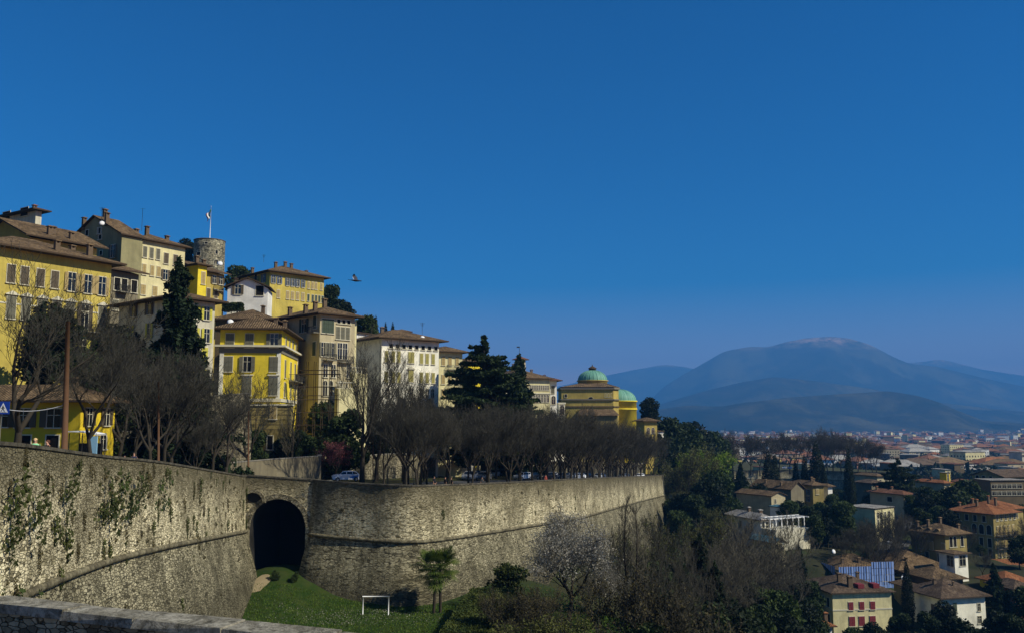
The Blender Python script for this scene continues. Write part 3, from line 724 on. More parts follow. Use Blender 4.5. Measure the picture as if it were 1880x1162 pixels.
        if kind in ('gableL', 'gableR'):
            for a, b, rr in (((c[0], c[1], R0), (c[3], c[2], R1)) if kind == 'gableL' else ((c[0], c[3], R0), (c[1], c[2], R1))):
                for q in (a, b): r.poly([P(*q, z), P(*q, e), P(*rr, e + h), P(*rr, z + h)], 1)
        ro = r.build('roof', [M[mat], M['eave']], s.root)
        for cfr in chim:
            a, b, hgt = A0 + cfr[0] * LA, B0 + cfr[1] * LB, (cfr[2] if len(cfr) > 2 else 1.5) * .62
            zt = s.rh(a, b); p = P(a, b, zt + hgt / 2 - .3); cm = MB(); w = cfr[3] if len(cfr) > 3 else .34
            cm.box(p, (w, w * .8, hgt / 2 + .3), s.yaw); top = zt + hgt
            for qx in (-1, 1): cm.box((p.x + s.dR.x * w * .75 * qx, p.y + s.dR.y * w * .75 * qx, top + .12), (w * .22, w * .75, .12), s.yaw)
            k0 = len(cm.v); cm.box((p.x, p.y, top + .32), (w * 1.35, w * 1.15, .06), s.yaw, 1)
            R_ = w * 1.3; pk = (p.x, p.y, top + .38 + w * .5); cc = [P(a + i * R_, b + j * R_ * .85, top + .38) for i, j in ((-1, -1), (1, -1), (1, 1), (-1, 1))]
            for i in range(4): cm.poly([cc[i], cc[(i + 1) % 4], pk], 1)
            cm.build('chimney', [M['chimney'], M[mat]], ro)
        return s
    def rows(s, side, specs):
        """specs: (pxs, py, w, h, style, shutter); py read at the first px"""
        for pxs, py, w, h, style, sh in specs:
            d = s.dR if side == 'R' else s.dL; wd = s.wR if side == 'R' else s.wL; zc = None
            for px in pxs:
                t = s.hit(px, d, (zc if zc is not None else s.ze))
                if zc is None: q = s.C + d * t; zc = at(px, py, q.y).z
                if t < w * .6 or t > wd - w * .6: continue
                if zc - h / 2 < s.z0: continue
                out = -s.dL if side == 'R' else -s.dR
                p = s.C + d * t + out * .004; p.z = zc
                ang = s.yaw if side == 'R' else s.yaw - math.pi / 2
                st = style; add_window(s.root, p, ang, w, h, st, sh)
        return s
    def balcony(s, side, px0, px1, pyfloor, depth=1.1, solid=False):
        d = s.dR if side == 'R' else s.dL; out = -s.dL if side == 'R' else -s.dR
        t0, t1 = s.hit(px0, d), s.hit(px1, d)
        if t0 > t1: t0, t1 = t1, t0
        q = s.C + d * t0; z = at(px0, pyfloor, q.y).z; t0, t1 = s.hit(px0, d, z), s.hit(px1, d, z)
        if t0 > t1: t0, t1 = t1, t0
        a = s.C + d * t0; b = s.C + d * t1; mb = MB(); ctr = (a + b) / 2 + out * depth / 2; ang = math.atan2(d.y, d.x)
        mb.box((ctr.x, ctr.y, z - .08), ((t1 - t0) / 2, depth / 2, .08), ang)
        bo = mb.build('balcony', M['grey_trim'], s.root); r = MB(); a2, b2 = a + out * depth, b + out * depth
        railing(r, a2, b2, z); railing(r, a, a2, z); railing(r, b, b2, z); r.build('railing', M['iron'], bo); return s
    def band(s, py, h=.25, proud=.12, mat='trim', name='string_course', px=None, z=None):
        z = at(px if px else 0, py, s.C.y).z if z is None else z
        mb = MB(); P0, P1 = s.plan(.01), s.plan(proud)
        for i in range(4):
            a, b, c, d = P1[i], P1[(i + 1) % 4], P0[(i + 1) % 4], P0[i]
            for z_, z2 in ((z, z + h),): mb.poly([(*a, z_), (*b, z_), (*b, z2), (*a, z2)], 0); mb.poly([(*a, z2), (*b, z2), (*c, z2), (*d, z2)], 0); mb.poly([(*d, z_), (*c, z_), (*b, z_), (*a, z_)], 0)
        mb.build(name, M[mat], s.root); return s
    def zpy(s, py): return at(940, py, s.C.y).z
    def done(s): s.mb.build('wall', M[s.wall], s.root); return s
def seq(a, b, n): return [a + (b - a) * i / (n - 1) for i in range(n)]

# --- upper left cluster
h = House('palace', 'large yellow palace at the far edge with pedimented windows above a balcony', 'palace', -30, 110.5, 449, -6, 58, 0, 205, 'yellow', wl=15).body()
h.roof('hip', .34, 1.5, 'tiles', [(.55, .12, 1.6), (.78, .12, 2.0), (.8, .4, 1.6)])
h.rows('R', [([103, 20, 45, 74], 514, 1.0, 2.4, 'closed', 'sh_brown'), ([134, 161, 187], 518, 1.05, 2.6, 'open', 'sh_tan'), ([134, 187, 20, 47, 76, 103], 576, 1.1, 2.9, 'closed ped', 'sh_grey'), ([161], 582, 1.1, 3.4, 'open ped', 'sh_brown'),
             ([160, 187, 134, 103], 640, 1.0, 2.6, 'open', 'sh_yellow')]).balcony('R', 128, 196, 605, 1.2).band(552, .2, .08, px=100).done()
h = House('town_house', 'ochre upper storey block with low tiled roof above the large palace', 'house', 55, 132, 436, 6, 58, -40, 178, 'ochre').body()
h.roof('gableR', .42, 1.3, 'tiles', [(.35, .12, 1.6), (.45, .2, 1.2), (.6, .1, 1.2)]).rows('R', [([72, 157, 117], 470, 1.0, 1.8, 'plain', None)]).rows('L', [([20, 45], 460, .9, 1.4, 'plain dark', None)]).done()
h = House('town_house', 'pale house with open attic loggia, topmost at the far edge of the picture', 'house', 66, 158, 387, 10, 58, -60, 77, 'old_white').body()
h.roof('hip', .3, 1.2, 'red_tiles', [(.7, .15, 1.2)]).rows('L', [([12, 45], 397, 2.6, 1.6, 'plain dark', None)]).done()
h = House('town_house', 'tall grey olive house with stepped gable and satellite dish', 'house', 224, 150, 432, -2, 58, 125, 262, 'olive', ).body()
h.roof('gableR', .5, .5, 'tiles', [(.1, .7, 2.2), (.1, .3, 2.2), (.45, .5, 1.8)]); h.rows('L', [([183, 182, 160], 424, .9, 1.1, 'plain dark', None), ([184], 436, .9, .8, 'plain dark', None), ([209], 462, 1.1, 2.3, 'open', 'sh_grey'), ([187], 465, .8, .8, 'plain dark', None)]).done()
h = House('town_house', 'cream yellow house with pale shutters joined behind the grey gabled house', 'house', 262, 156, 441, -2, 58, 200, 340, 'cream', wl=14).body()
h.roof('hip', .4, .9, 'tiles', [(.2, .3, 2), (.5, .4, 2.), (.8, .3, 1.8)]); h.rows('R', [([267, 278, 290], 463, .7, 2.0, 'closed', 'sh_grey'), ([306, 322], 475, .9, 2., 'closed', 'sh_brown'), ([267, 279, 291], 495, .7, 1.9, 'closed', 'sh_tan'), ([267, 284], 532, .9, 1.8, 'closed', 'sh_tan'), ([306, 322], 505, .9, 1.9, 'open', 'sh_brown')]).done()
h = House('town_house', 'narrow dim link house with loggia between the yellow palace and grey gable', 'house', 205, 136, 497, -6, 58, 180, 255, 'grey_stucco', wl=9).body()
h.roof('shed', .28, 1.2, 'tiles'); h.rows('R', [([216, 228, 246], 522, 1.0, 2.0, 'plain dark', None), ([215, 240], 560, .9, 1.6, 'closed', 'sh_grey')]).balcony('R', 214, 232, 535).done()
h = House('town_house', 'small yellow house with projecting tiled eaves left of the round tower', 'house', 364, 168, 487, 2, 58, 342, 380, 'warm_yellow', ).body()
h.roof('hip', .3, .9, 'tiles', [(.5, .5, 1.5)]); h.rows('R', [([367, 373], 510, .8, 2.4, 'closed', 'sh_tan')]).done()
h = House('town_house', 'ochre house with small balcony squeezed beside the white gabled house', 'house', 380, 172, 500, 2, 58, 360, 412, 'ochre', wl=10).body()
h.roof('shed', .3, 1.0, 'tiles', [(.8, .6, 1.5)]); h.rows('R', [([383, 393, 405], 512, .8, 1.6, 'open', 'sh_brown'), ([384, 396], 538, .8, 1.8, 'closed', 'sh_brown')]).balcony('R', 392, 404, 533).done()
# white gabled house
h = House('town_house', 'white gabled house with dark archway on the hill under the long yellow building', 'house', 492, 176, 530, 0, 98, 418, 500, 'white').body()
h.roof('gableR', .42, .7, 'dark_tiles', [(.4, .8, 1.5)]); h.rows('L', [([437], 532, 1.1, 1.9, 'open', 'sh_brown'), ([477], 534, 1.5, 2.0, 'plain dark', None), ([478], 559, 2.7, 4.2, 'arch dark', None), ([436], 561, 1.2, 1.2, 'open', 'sh_brown')]).done()
# long yellow building on the ridge
h = House('apartment_building', 'long yellow building with blue grey shutters on the ridge right of the tower', 'building', 496, 214, 499, 8, 45, 437, 595, 'yellow').body()
h.roof('hip', .35, 1.3, 'tiles', [(.05, .5, 1.6), (.35, .4, 1.6), (.5, .4, 1.6), (.6, .4, 1.4), (.85, .4, 1.8)])
h.rows('R', [([502, 513], 513, .7, 2.0, 'open', 'sh_blue'), ([528, 537, 546, 556], 518, .6, 1.9, 'open', 'sh_blue'), ([567, 574, 580, 590], 524, .5, 1.8, 'closed', 'sh_tan'), ([512, 528, 537, 546, 556], 540, .7, 2.0, 'closed', 'sh_tan'), ([567, 574, 580, 586, 592], 547, .5, 1.8, 'closed', 'sh_green')])
h.rows('L', [([485], 511, 1.1, 2.2, 'open', 'sh_blue'), ([470, 452, 440], 510, 1.2, 1.8, 'plain dark', None)]).balcony('L', 445, 476, 516).done()
# white house with green yellow shutters
h = House('town_house', 'tall white house with lime shutters behind the dark conifer', 'house', 322, 116, 548, -5, 52, 219, 395, 'old_white').body()
h.roof('hip', .3, 1.3, 'tiles', [(.6, .4, 1.2)])
h.rows('R', [([358, 379, 340], 573, .8, 1.8, 'open', 'sh_yellow'), ([358, 379, 340], 614, .8, 1.9, 'open', 'sh_yellow'), ([379, 358], 651, .9, 2.0, 'closed', 'sh_yellow'), ([379, 358], 690, .8, 1.8, 'closed', 'sh_yellow')])
h.rows('L', [([246, 275], 568, 1.0, 2.2, 'open', 'sh_brown'), ([243, 275], 610, .9, 2.0, 'open', 'sh_yellow'), ([246], 650, 1.0, 2.2, 'closed', 'sh_brown')]).balcony('R', 352, 368, 634).done()
# low tiled house behind the yellow one
h = House('town_house', 'low brown roofed house half hidden behind the bright yellow corner building', 'house', 500, 150, 588, -6, 90, 396, 530, 'brown_stucco', wr=12).body()
h.roof('hip', .4, .9, 'tiles', [(.3, .3, 1.5)]).done()
# main yellow corner building
h = House('apartment_building', 'bright yellow corner building with grey shutters, cornice and cream side', 'building', 518, 134, 606, -10, 96, 405, 548, 'warm_yellow').body()
h.roof('hip', .42, 1.1, 'tiles', [(.45, .3, 1.2), (.2, .1, 1.2), (.6, .6, 1.5)])
h.rows('L', [([423, 458, 505], 625, 1.15, 2.1, 'closed', 'sh_grey'), ([422, 495 + 8], 667, 1.15, 2.3, 'closed', 'sh_grey'), ([456], 668, 1.15, 2.3, 'open', 'sh_grey'), ([457, 502], 709, 1.2, 2.7, 'closed cornice', 'sh_grey'), ([502], 758, .95, 1.9, 'closed', 'pinkish')] if False else
       [([423, 458], 625, 1.15, 2.1, 'closed', 'sh_grey'), ([504], 625, 1.15, 2.1, 'open', 'sh_grey'), ([422, 503], 668, 1.15, 2.3, 'closed', 'sh_grey'), ([456], 668, 1.15, 2.3, 'open', 'sh_grey'), ([457, 502], 709, 1.2, 2.7, 'closed cornice', 'sh_grey'), ([502], 757, .95, 1.9, 'plain', None), ([460], 757, .95, 1.9, 'closed', 'sh_grey')])
h.rows('R', [([525, 531, 537, 543], 630, .9, 2.0, 'closed', 'sh_grey'), ([525, 533, 541], 677, 1.0, 2.8, 'closed', 'sh_grey'), ([525, 533, 541], 715, 1.0, 2.3, 'closed', 'sh_grey')]).balcony('R', 530, 547, 697, 1.1)
z1 = at(460, 648, 134).z; h.band(0, .9, .12, 'grey_trim', 'frieze', z=z1); h.band(0, .3, .7, 'trim', 'cornice', z=z1 + .9)
h.band(0, .5, .15, 'trim', z=at(460, 737, 134).z); h.band(0, .18, .1, 'old_ochre', z=at(460, 783, 134).z)
zp = at(460, 734, 134).z
for a_, b_, hx, hy in ((-.06, .35, .06, .3), (-.06, h.wL - .35, .06, .3), (h.wR - .35, -.06, .3, .06)):
    p = h.pt(a_, b_, 0); MB().box((p.x, p.y, (z1 + zp) / 2), (hx, hy, (z1 - zp) / 2), h.yaw).build('pilaster', M['pale_cream'], h.root)
h.done()
# rusticated base and porch of it
h2 = House('annex', 'ochre rusticated basement storey with porch in front of the yellow corner building', 'annex', 534, 131.5, 741, -10, 96, 455, 560, 'old_ochre', wr=3).body()
for k in range(5): h2.band(0, .05, .04, 'brown_stucco', 'groove', z=at(460, 752 + k * 9, 131.5).z)
h2.rows('L', [([502], 757, .95, 1.9, 'closed', 'sh_tan'), ([498], 812, .8, 2.0, 'plain dark', None)]).band(0, .25, .2, 'trim', z=h2.ze - .26).done()
# beige building with two facades
h = House('apartment_building', 'beige building with tall narrow windows and iron balconies beside the yellow one', 'building', 588, 150, 577, -10, 45, 500, 652, 'beige').body()
h.roof('hip', .36, 1.2, 'tiles', [(.1, .3, 1.8), (.3, .3, 1.8), (.12, .6, 1.8), (.5, .3, 1.8)])
h.rows('L', [([559], 598, 1.4, 2.4, 'open', 'sh_green'), ([579], 592, .9, 2.2, 'closed', 'sh_green'), ([579], 640, .9, 2.4, 'closed', 'sh_green')]).balcony('L', 573, 586, 610)
h.rows('R', [([595, 602, 609], 598, .75, 2.5, 'closed', 'sh_green'), ([621, 629, 638], 611, .75, 2.2, 'closed', 'sh_grey'), ([622, 631, 640], 590, .7, .7, 'plain dark', None), ([595, 602, 609], 641, .75, 2.4, 'open', 'sh_grey'), ([625, 633], 644, .9, 2.8, 'plain', None), ([600, 607, 625], 712, .8, 2.6, 'arch plain', None), ([600, 612, 640], 680, .8, 2.2, 'plain', None)]).balcony('R', 594, 612, 660).done()
m_cream = House('apartment_building', 'cream facade section with rows of small attic windows next to the beige building', 'building', 614, 152.5, 586, -10, 45, 600, 655, 'cream', wl=5).body()
m_cream.rows('R', [([621, 629, 638], 611, .75, 2.2, 'closed', 'sh_grey'), ([622, 631, 640], 592, .7, .7, 'plain dark', None), ([625, 636], 646, .9, 2.8, 'open', 'sh_grey'), ([624, 636], 690, .9, 2.6, 'arch plain', None)]).balcony('R', 619, 643, 664).done()
# balustraded terraces
def balustrade(name, label, px0, px1, py, Y, wall_h, base_z, mat='cream'):
    a, b = at(px0, py, Y), at(px1, py, Y + 2); root = empty(name, (a.x, a.y, base_z), label, 'balustrade'); mb = MB(); d = b - a; L = d.to_2d().length; ang = math.atan2(d.y, d.x)
    c = (a + b) / 2
    mb.box((c.x, c.y, (a.z - 1.0 + base_z) / 2), (L / 2, .5, (a.z - 1.0 - base_z) / 2), ang); mb.build('wall', M[mat], root)
    bl = MB(); n = int(L / .45)
    bl.box((c.x, c.y, a.z), (L / 2 + .1, .2, .1), ang); bl.box((c.x, c.y, a.z - .95), (L / 2 + .1, .22, .08), ang)
    for k in range(n + 1):
        p = a + d * (k / n); bl.lathe((p.x, p.y, a.z - .88), [(.09, 0), (.14, .25), (.07, .5), (.1, .78)], 6)
    bl.build('balusters', M['trim'], root)
balustrade('balustrade', 'stone balustrade terrace over arches below the beige building', 618, 648, 666 + 35, 140, 4, -9)
balustrade('balustrade', 'cream garden balustrade on a wall beside the big white building', 645, 672, 674, 150, 6, -9)
# big white building
h = House('apartment_building', 'big white building with olive shutters and dark grey side wall', 'building', 701, 172, 621, -12, 38, 648, 806, 'pale_cream').body()
h.roof('hip', .32, 1.5, 'tiles', [(.3, .5, 1.2)])
h.rows('R', [([710, 722, 732], 654, .66, 2.2, 'closed', 'sh_olive'), ([755], 656, 1.3, 2.2, 'closed', 'sh_olive'), ([774, 784, 795], 658, .66, 2.1, 'closed', 'sh_olive'), ([774, 784, 795], 693, .66, 2.1, 'closed', 'sh_olive'), ([755], 690, 1.1, 2.3, 'closed ped', 'sh_olive'), ([710, 722, 732], 692, .66, 2.1, 'closed', 'sh_olive'),
             ([795, 784, 774, 755, 730, 712], 722, .7, 1.9, 'arch plain', None), ([738, 788], 748, 1.8, 4.0, 'arch dark', None)] + [(seq(718, 800, 8), 635, .8, .8, 'plain dark', None)]).done()
sidewall = MB(); 
h = House('apartment_building', 'cream annex with two balconies attached to the big white building', 'building', 806, 190, 646, -13, 30, 800, 849, 'cream', wl=10).body()
h.roof('hip', .34, 1.3, 'tiles'); h.rows('R', [([814, 826, 839], 662, .75, 2.0, 'closed', 'sh_tan'), ([814, 826, 839], 696, .75, 2.0, 'closed', 'sh_tan'), ([814, 826, 839], 722, .75, 1.9, 'closed', 'sh_tan')]).balcony('R', 821, 845, 678).balcony('R', 821, 845, 713).done()
h = House('roof_turret', 'small white belvedere with tiled roof rising behind the big white building', 'turret', 735, 200, 609, 5, 38, 712, 749, 'white').body(); h.roof('hip', .3, .8, 'tiles').rows('R', [([738], 615, .8, 1.2, 'closed', 'sh_olive')]).done()
h = House('town_house', 'low white flat house with thin roof behind the dark side wall', 'house', 655, 195, 611, 4, 60, 645, 700, 'white').body(); h.roof('hip', .15, .6, 'tiles').done()
h = House('town_house', 'warm yellow house glimpsed through the branches of the cedar', 'house', 860, 215, 664, -14, 30, 846, 905, 'warm_yellow', wl=12).body(); h.roof('hip', .3, 1.0, 'tiles').rows('R', [([866, 880, 893], 690, 1.0, 2.2, 'open', 'sh_brown'), ([866, 880, 893], 720, 1.0, 2.2, 'open', 'sh_brown')]).done()
# villa with arcades further on
h = House('villa', 'cream villa with long row of arched windows beyond the conifers', 'villa', 928, 262, 694, -18, 22, 880, 1009, 'cream').body()
h.roof('hip', .36, 1.2, 'tiles', [(.2, .5, 2), (.35, .3, 2), (.5, .5, 2.4), (.62, .4, 2.2), (.8, .4, 2.4)])
h.rows('R', [(seq(974, 1006, 9), 711, .55, 1.4, 'plain', None), (seq(975, 1005, 7), 731, 1.0, 2.2, 'arch plain', None)]).band(0, .3, .3, z=at(975, 722, 262).z).done()
h = House('villa', 'slim white end house with red eaves left of the domed church', 'villa', 1010, 275, 699, -18, 10, 1000, 1022, 'white', wl=12).body()
h.roof('hip', .34, 1.6, 'red_tiles', [(.2, .5, 2)]); h.rows('R', [([1015, 1020], 715, .9, 2.4, 'closed', 'sh_grey'), ([1016], 734, 1.3, 2.6, 'arch plain', None)]).done()
h = House('tower', 'small square tower with tiled cap and weather vane', 'tower', 954, 262, 660, -10, 40, 947, 965, 'beige').body()
h.roof('hip', .5, .8, 'red_tiles').rows('R', [([960], 668, .7, 1.2, 'arch dark', None)]).done()
vm = MB(); p = at(953.5, 655, 263); vm.tube([p, p + Vector((0, 0, 3.2))], .06, 5); vm.box(p + Vector((-.35, 0, 3.0)), (.45, .02, .18)); vm.build('weather_vane', M['iron'], h.root)
h = House('pavilion', 'pale balustraded loggia pavilion below the slim white house', 'pavilion', 1027, 285, 739, -22, 5, 1012, 1037, 'pale_cream', wl=6).body(); h.rows('R', [([1032], 752, 1.4, 3.0, 'arch plain', None)]).band(0, .5, .3, z=h.ze - .4).done()

# church with green domes
def church():
    c = at(1088, 712, 372); z0 = -26.0; k = 372 / FPX
    root = empty('church', (c.x, c.y, z0), 'yellow church with two green copper domes above the avenue trees', 'church')
    ze = at(1088, 712, 360).z; b = MB(); x0, x1 = xat(1031, 360, ze), xat(1137, 360, ze)
    plan = [(x0, 361), (x1 - 2.5, 360), (x1, 363), (x1, 384), (x0, 386)]
    b.prism(plan, z0, ze)
    b.build('wall', M['ochre'], root)
    zb = lambda py: at(1088, py, 360).z
    def ring(nm, py, h_, o, mat):
        mb = MB(); cx = (x0 + x1) / 2; P = [(cx + (x - cx) * (1 + o / 13), y + (-o if y < 370 else o)) for x, y in plan]; mb.prism(P, zb(py), zb(py) + h_); mb.build(nm, M[mat], root)
    ring('cornice', 714, .8, .6, 'grey_trim'); ring('cornice', 734, .5, .5, 'grey_trim'); ring('cornice', 747, .5, .3, 'brown_stucco')
    r = MB(); top = at(1088, 703, 372).z; cc = (c.x, 372)
    P = [(x + (x - c.x) * .04, y - .8 if y < 370 else y + .8) for x, y in plan]; R = 6.4
    for i in range(len(P)):
        a, d = P[i], P[(i + 1) % len(P)]
        def inn(q): v = Vector((q[0] - cc[0], q[1] - cc[1])).normalized() * R; return (cc[0] + v.x, cc[1] + v.y, top)
        r.poly([(*a, ze + .5), (*d, ze + .5), inn(d), inn(a)], 0, [(0, 0), (10, 0), (8, 6), (2, 6)])
    r.build('roof', M['tiles'], root)
    d = MB(); rad = 27 * k; d.lathe((c.x, 372, at(1088, 714, 372).z), [(rad, -1), (rad, at(1088, 700, 372).z - at(1088, 714, 372).z), (rad + .5, at(1088, 699.5, 372).z - at(1088, 714, 372).z), (rad + .5, at(1088, 698, 372).z - at(1088, 714, 372).z), (rad - .3, at(1088, 698, 372).z - at(1088, 714, 372).z)], 40); dr = d.build('drum', M['ochre'], root)
    zs = at(1088, 698, 372).z; hd = at(1088, 679, 372).z - zs
    d = MB(); prof = [((rad - .1) * math.cos(q), hd * math.sin(q)) for q in seq(0, math.radians(82), 12)]; d.lathe((c.x, 372, zs), prof, 48)
    for q in range(24):
        an = 2 * math.pi * q / 24; d.tube([(c.x + (r_ + .04) * math.cos(an), 372 + (r_ + .04) * math.sin(an), zs + z_) for r_, z_ in prof], .09, 4)
    dm = d.build('dome', M['copper'], root)
    l = MB(); zt = zs + hd * .985; l.lathe((c.x, 372, zt), [(1.5, -.3), (1.5, .5), (1.9, .6), (1.7, .9), (.8, 1.5), (.25, 1.8), (.1, 2.4), (0, 2.6)], 20); l.build('lantern', M['dark_tiles'], dm)
    # apse
    ax, ay = xat(1137, 372, 5), 372; ra = 7.3; za = at(1150, 737, 366).z
    a = MB(); a.lathe((ax, ay, z0), [(ra, 0), (ra, za - z0), (ra + .35, za - z0), (ra + .35, za - z0 + .5), (ra - .2, za - z0 + .5)], 40, 0, -math.pi / 2 - .3, math.pi / 2 + .3)
    a.lathe((ax, ay, z0), [(ra + .02, at(1150, 752, 366).z - z0), (ra + .25, at(1150, 752, 366).z - z0), (ra + .25, at(1150, 749, 366).z - z0), (ra + .02, at(1150, 749, 366).z - z0)], 40, 0, -math.pi / 2 - .3, math.pi / 2 + .3)
    ap = a.build('apse', M['warm_yellow'], root)
    a = MB(); prof = [((ra - .1) * math.cos(q), 4.9 * math.sin(q)) for q in seq(0, math.radians(90), 12)]; a.lathe((ax, ay, za + .5), prof, 32, 0, -math.pi / 2 - .3, math.pi / 2 + .3)
    for q in seq(-math.pi / 2, math.pi / 2, 13): a.tube([(ax + r_ * math.cos(q), ay + r_ * math.sin(q), za + .5 + z_) for r_, z_ in prof], .08, 4)
    a.build('half_dome', M['copper'], root)
    for px, py, w, h_, st in ((1039, 726, .9, 1.3, 'plain dark'), (1085, 731, 2.6, 1.3, 'arch dark'), (1112, 725, .6, 1.5, 'arch dark'), (1117, 725, .6, 1.5, 'arch dark'), (1123, 725, .6, 1.5, 'arch dark'), (1085, 765, 1.2, 2, 'plain dark')):
        p = at(px, py, 360.2); p.y = 360.9 - .9 * (p.x - x0) / (x1 - x0) + .0; p.y -= .02
        o = link('window', window_meshes(w, h_, st, None)['frame'], root, p - root.location, 0); link('pane', window_meshes(w, h_, st, None)['pane'], o)
    s = MB(); s1, s2 = xat(1062, 350, -2), xat(1134, 350, -2); zz = at(1088, 762, 350).z
    s.prism([(s1, 350), (s2, 350), (s2, 360), (s1, 361)], z0, zz); s.build('aisle', M['old_ochre'], root)
    s = MB(); s.poly([(s1 - .8, 349, zz), (s2 + .8, 349, zz), (s2 - .5, 359.8, zz + 2.6), (s1 + 1.5, 360.6, zz + 2.6)], 0, [(0, 0), (16, 0), (15, 10), (1, 10)]); s.poly([(s1 - .8, 349, zz - .01), (s1 - .8, 361, zz - .01), (s2 + .8, 361, zz - .01), (s2 + .8, 349, zz - .01)], 1)
    s.build('aisle_roof', [M['tiles'], M['eave']], root)
church()
# houses right of the church
h = House('villa', 'ochre house with arched windows right of the church apse', 'villa', 1183, 322, 773, -25, 20, 1168, 1206, 'ochre').body(); h.roof('hip', .34, 1.2, 'tiles')
h.rows('R', [([1190, 1199], 790, 1.2, 2.2, 'arch plain', None), ([1188, 1193, 1199], 812, .9, 2.6, 'arch plain', None)]).rows('L', [([1174], 790, 1, 2, 'plain', None)]).done()
h = House('town_house', 'small white cube house beside the ochre house near the rampart corner', 'house', 1208, 330, 792, -25, 15, 1200, 1218, 'white', wl=8).body(); h.roof('hip', .15, .4, 'tiles').rows('R', [([1212], 802, 1.1, 1.8, 'plain', None)]).done()
h = House('town_house', 'weathered grey house half hidden by trees past the rampart corner', 'house', 1222, 345, 795, -26, 15, 1214, 1236, 'old_white', wl=8).body(); h.roof('hip', .3, .5, 'dark_tiles').rows('R', [([1228], 806, 1.1, 1.8, 'plain', None)]).done()

# round tower with flag
def tower():
    c = at(385, 444, 300); z0 = 14; r = 27 * 300 / FPX * 1.03
    root = empty('tower', (c.x, c.y, z0), 'round grey stone tower on the hilltop', 'tower')
    t = MB(); H = c.z - z0; t.lathe((c.x, c.y, z0), [(r * 1.06, 0), (r, H - 2), (r, H), (r - .9, H), (r - .9, H - 1.4), (.01, H - 1.4)], 40)
    t.build('wall', M['tower_stone'], root); cm = MB(); cm.lathe((c.x, c.y, z0), [(r + .15, H), (r + .15, H + .25), (r - 1, H + .25), (r - 1, H)], 40); cm.build('coping', M['dark_coping'], root)
    for px, py, w, h_ in ((374, 471, 1.6, 1.1), (404, 467, .9, 1.4), (388, 452, 1.1, .8), (403, 485, 1.4, 1.6)):
        p = at(px, py, 300); a = math.asin(max(-.95, min(.95, (p.x - c.x) / r)))
        q = Vector((c.x + r * math.sin(a), c.y - r * math.cos(a) * 1.0 - .02, p.z)); o = link('window', window_meshes(w, h_, 'plain dark', None)['frame'], root, q - root.location, a); link('pane', window_meshes(w, h_, 'plain dark', None)['pane'], o)
    f = empty('flagpole', (c.x, c.y, c.z - 1.4), 'white flagpole flying a green, white and red flag on the round tower', 'flagpole')
    p = MB(); zt = at(385, 380, 300).z; p.tube([(c.x, c.y, c.z - 1.4), (c.x, c.y, zt)], [.14, .08], 8); p.lathe((c.x, c.y, zt), [(.0, 0), (.16, .1), (0, .3)], 8); p.build('pole', M['white_paint'], f)
    fl = MB(); n = 8; z1 = zt - .8
    for i in range(n):
        for j in range(8):
            def q(i_, j_):
                u = i_ / n; v = j_ / 8; return (c.x - .1 - 1.5 * u * (1 - .25 * v) + .2 * math.sin(6 * v + 4 * u), c.y - .25 * math.sin(9 * u + 3 * v), z1 - v * 2.6 - u * 2.0)
            fl.poly([q(i, j), q(i + 1, j), q(i + 1, j + 1), q(i, j + 1)], 0 if i < 2.6 else (1 if i < 5.3 else 2), None, True)
    fl.build('flag', [plain('flag_green', (40, 110, 70)), M['white_paint'], plain('flag_red', (170, 40, 44))], f)
tower()

# lower left yellow house by the street
h = House('cottage', 'strong yellow low house with wide tiled roof behind the bus shelter', 'house', 149, 90, 738, -7, 82, -120, 212, 'strong_yellow').body()
h.roof('hip', .42, 1.2, 'tiles', [(.62, .25, 1.3, .3), (.9, .3, 1.3, .3), (.2, .7, 1.6, .3)])
h.rows('R', [([165, 195], 765, .95, 1.8, 'open', 'sh_brown'), ([193], 810, 1.0, 1.6, 'arch plain', None)]).rows('L', [([101, 43], 767, 1.5, 1.9, 'open', 'sh_brown'), ([6], 768, 1.4, 1.7, 'open', 'sh_brown'), ([101, 45], 815, 1.4, 1.8, 'plain dark', None)]).done()

# retaining walls behind the street
def simple_wall(name, label, pts, zt, zb, mat, th=.5, cat='wall', coping='coping'):
    root = empty(name, (pts[0][0], pts[0][1], zb), label, cat); mb = MB(); c = MB(); s = 0
    for (a, b), (za, zb2) in zip(zip(pts[:-1], pts[1:]), zip(zt[:-1], zt[1:])):
        d = Vector((b[0] - a[0], b[1] - a[1])); L = d.length; n = Vector((d.y, -d.x)) / L * th
        P = [(a[0], a[1]), (b[0], b[1]), (b[0] - n.x, b[1] - n.y), (a[0] - n.x, a[1] - n.y)]; Z = [za, zb2, zb2, za]
        for i in range(4):
            j = (i + 1) % 4; mb.poly([(*P[i], zb), (*P[j], zb), (*P[j], Z[j]), (*P[i], Z[i])], 0, [(s, zb), (s + L, zb), (s + L, Z[j]), (s, Z[i])])
        m2 = n * .12; Q = [(a[0] + m2.x, a[1] + m2.y), (b[0] + m2.x, b[1] + m2.y), (b[0] - n.x - m2.x, b[1] - n.y - m2.y), (a[0] - n.x - m2.x, a[1] - n.y - m2.y)]
        c.poly([(*Q[i], Z[i] + .12) for i in range(4)], 0); c.poly([(*Q[i], Z[i]) for i in (3, 2, 1, 0)], 0)
        for i in range(4):
            j = (i + 1) % 4; c.poly([(*Q[i], Z[i]), (*Q[j], Z[j]), (*Q[j], Z[j] + .12), (*Q[i], Z[i] + .12)], 0)
        s += L
    mb.build('wall_face', M[mat], root); c.build('coping', M[coping], root); return root
def pw(pl_): return [(xat(px, Y, -6), Y) for px, Y in pl_], [at(px, py, Y).z for (px, Y), py in zip(pl_, [])]
def pwall(name, label, pl_, zb, mat, **k):
    simple_wall(name, label, [(at(px, py, Y).x, Y) for px, py, Y in pl_], [at(px, py, Y).z for px, py, Y in pl_], zb, mat, **k)
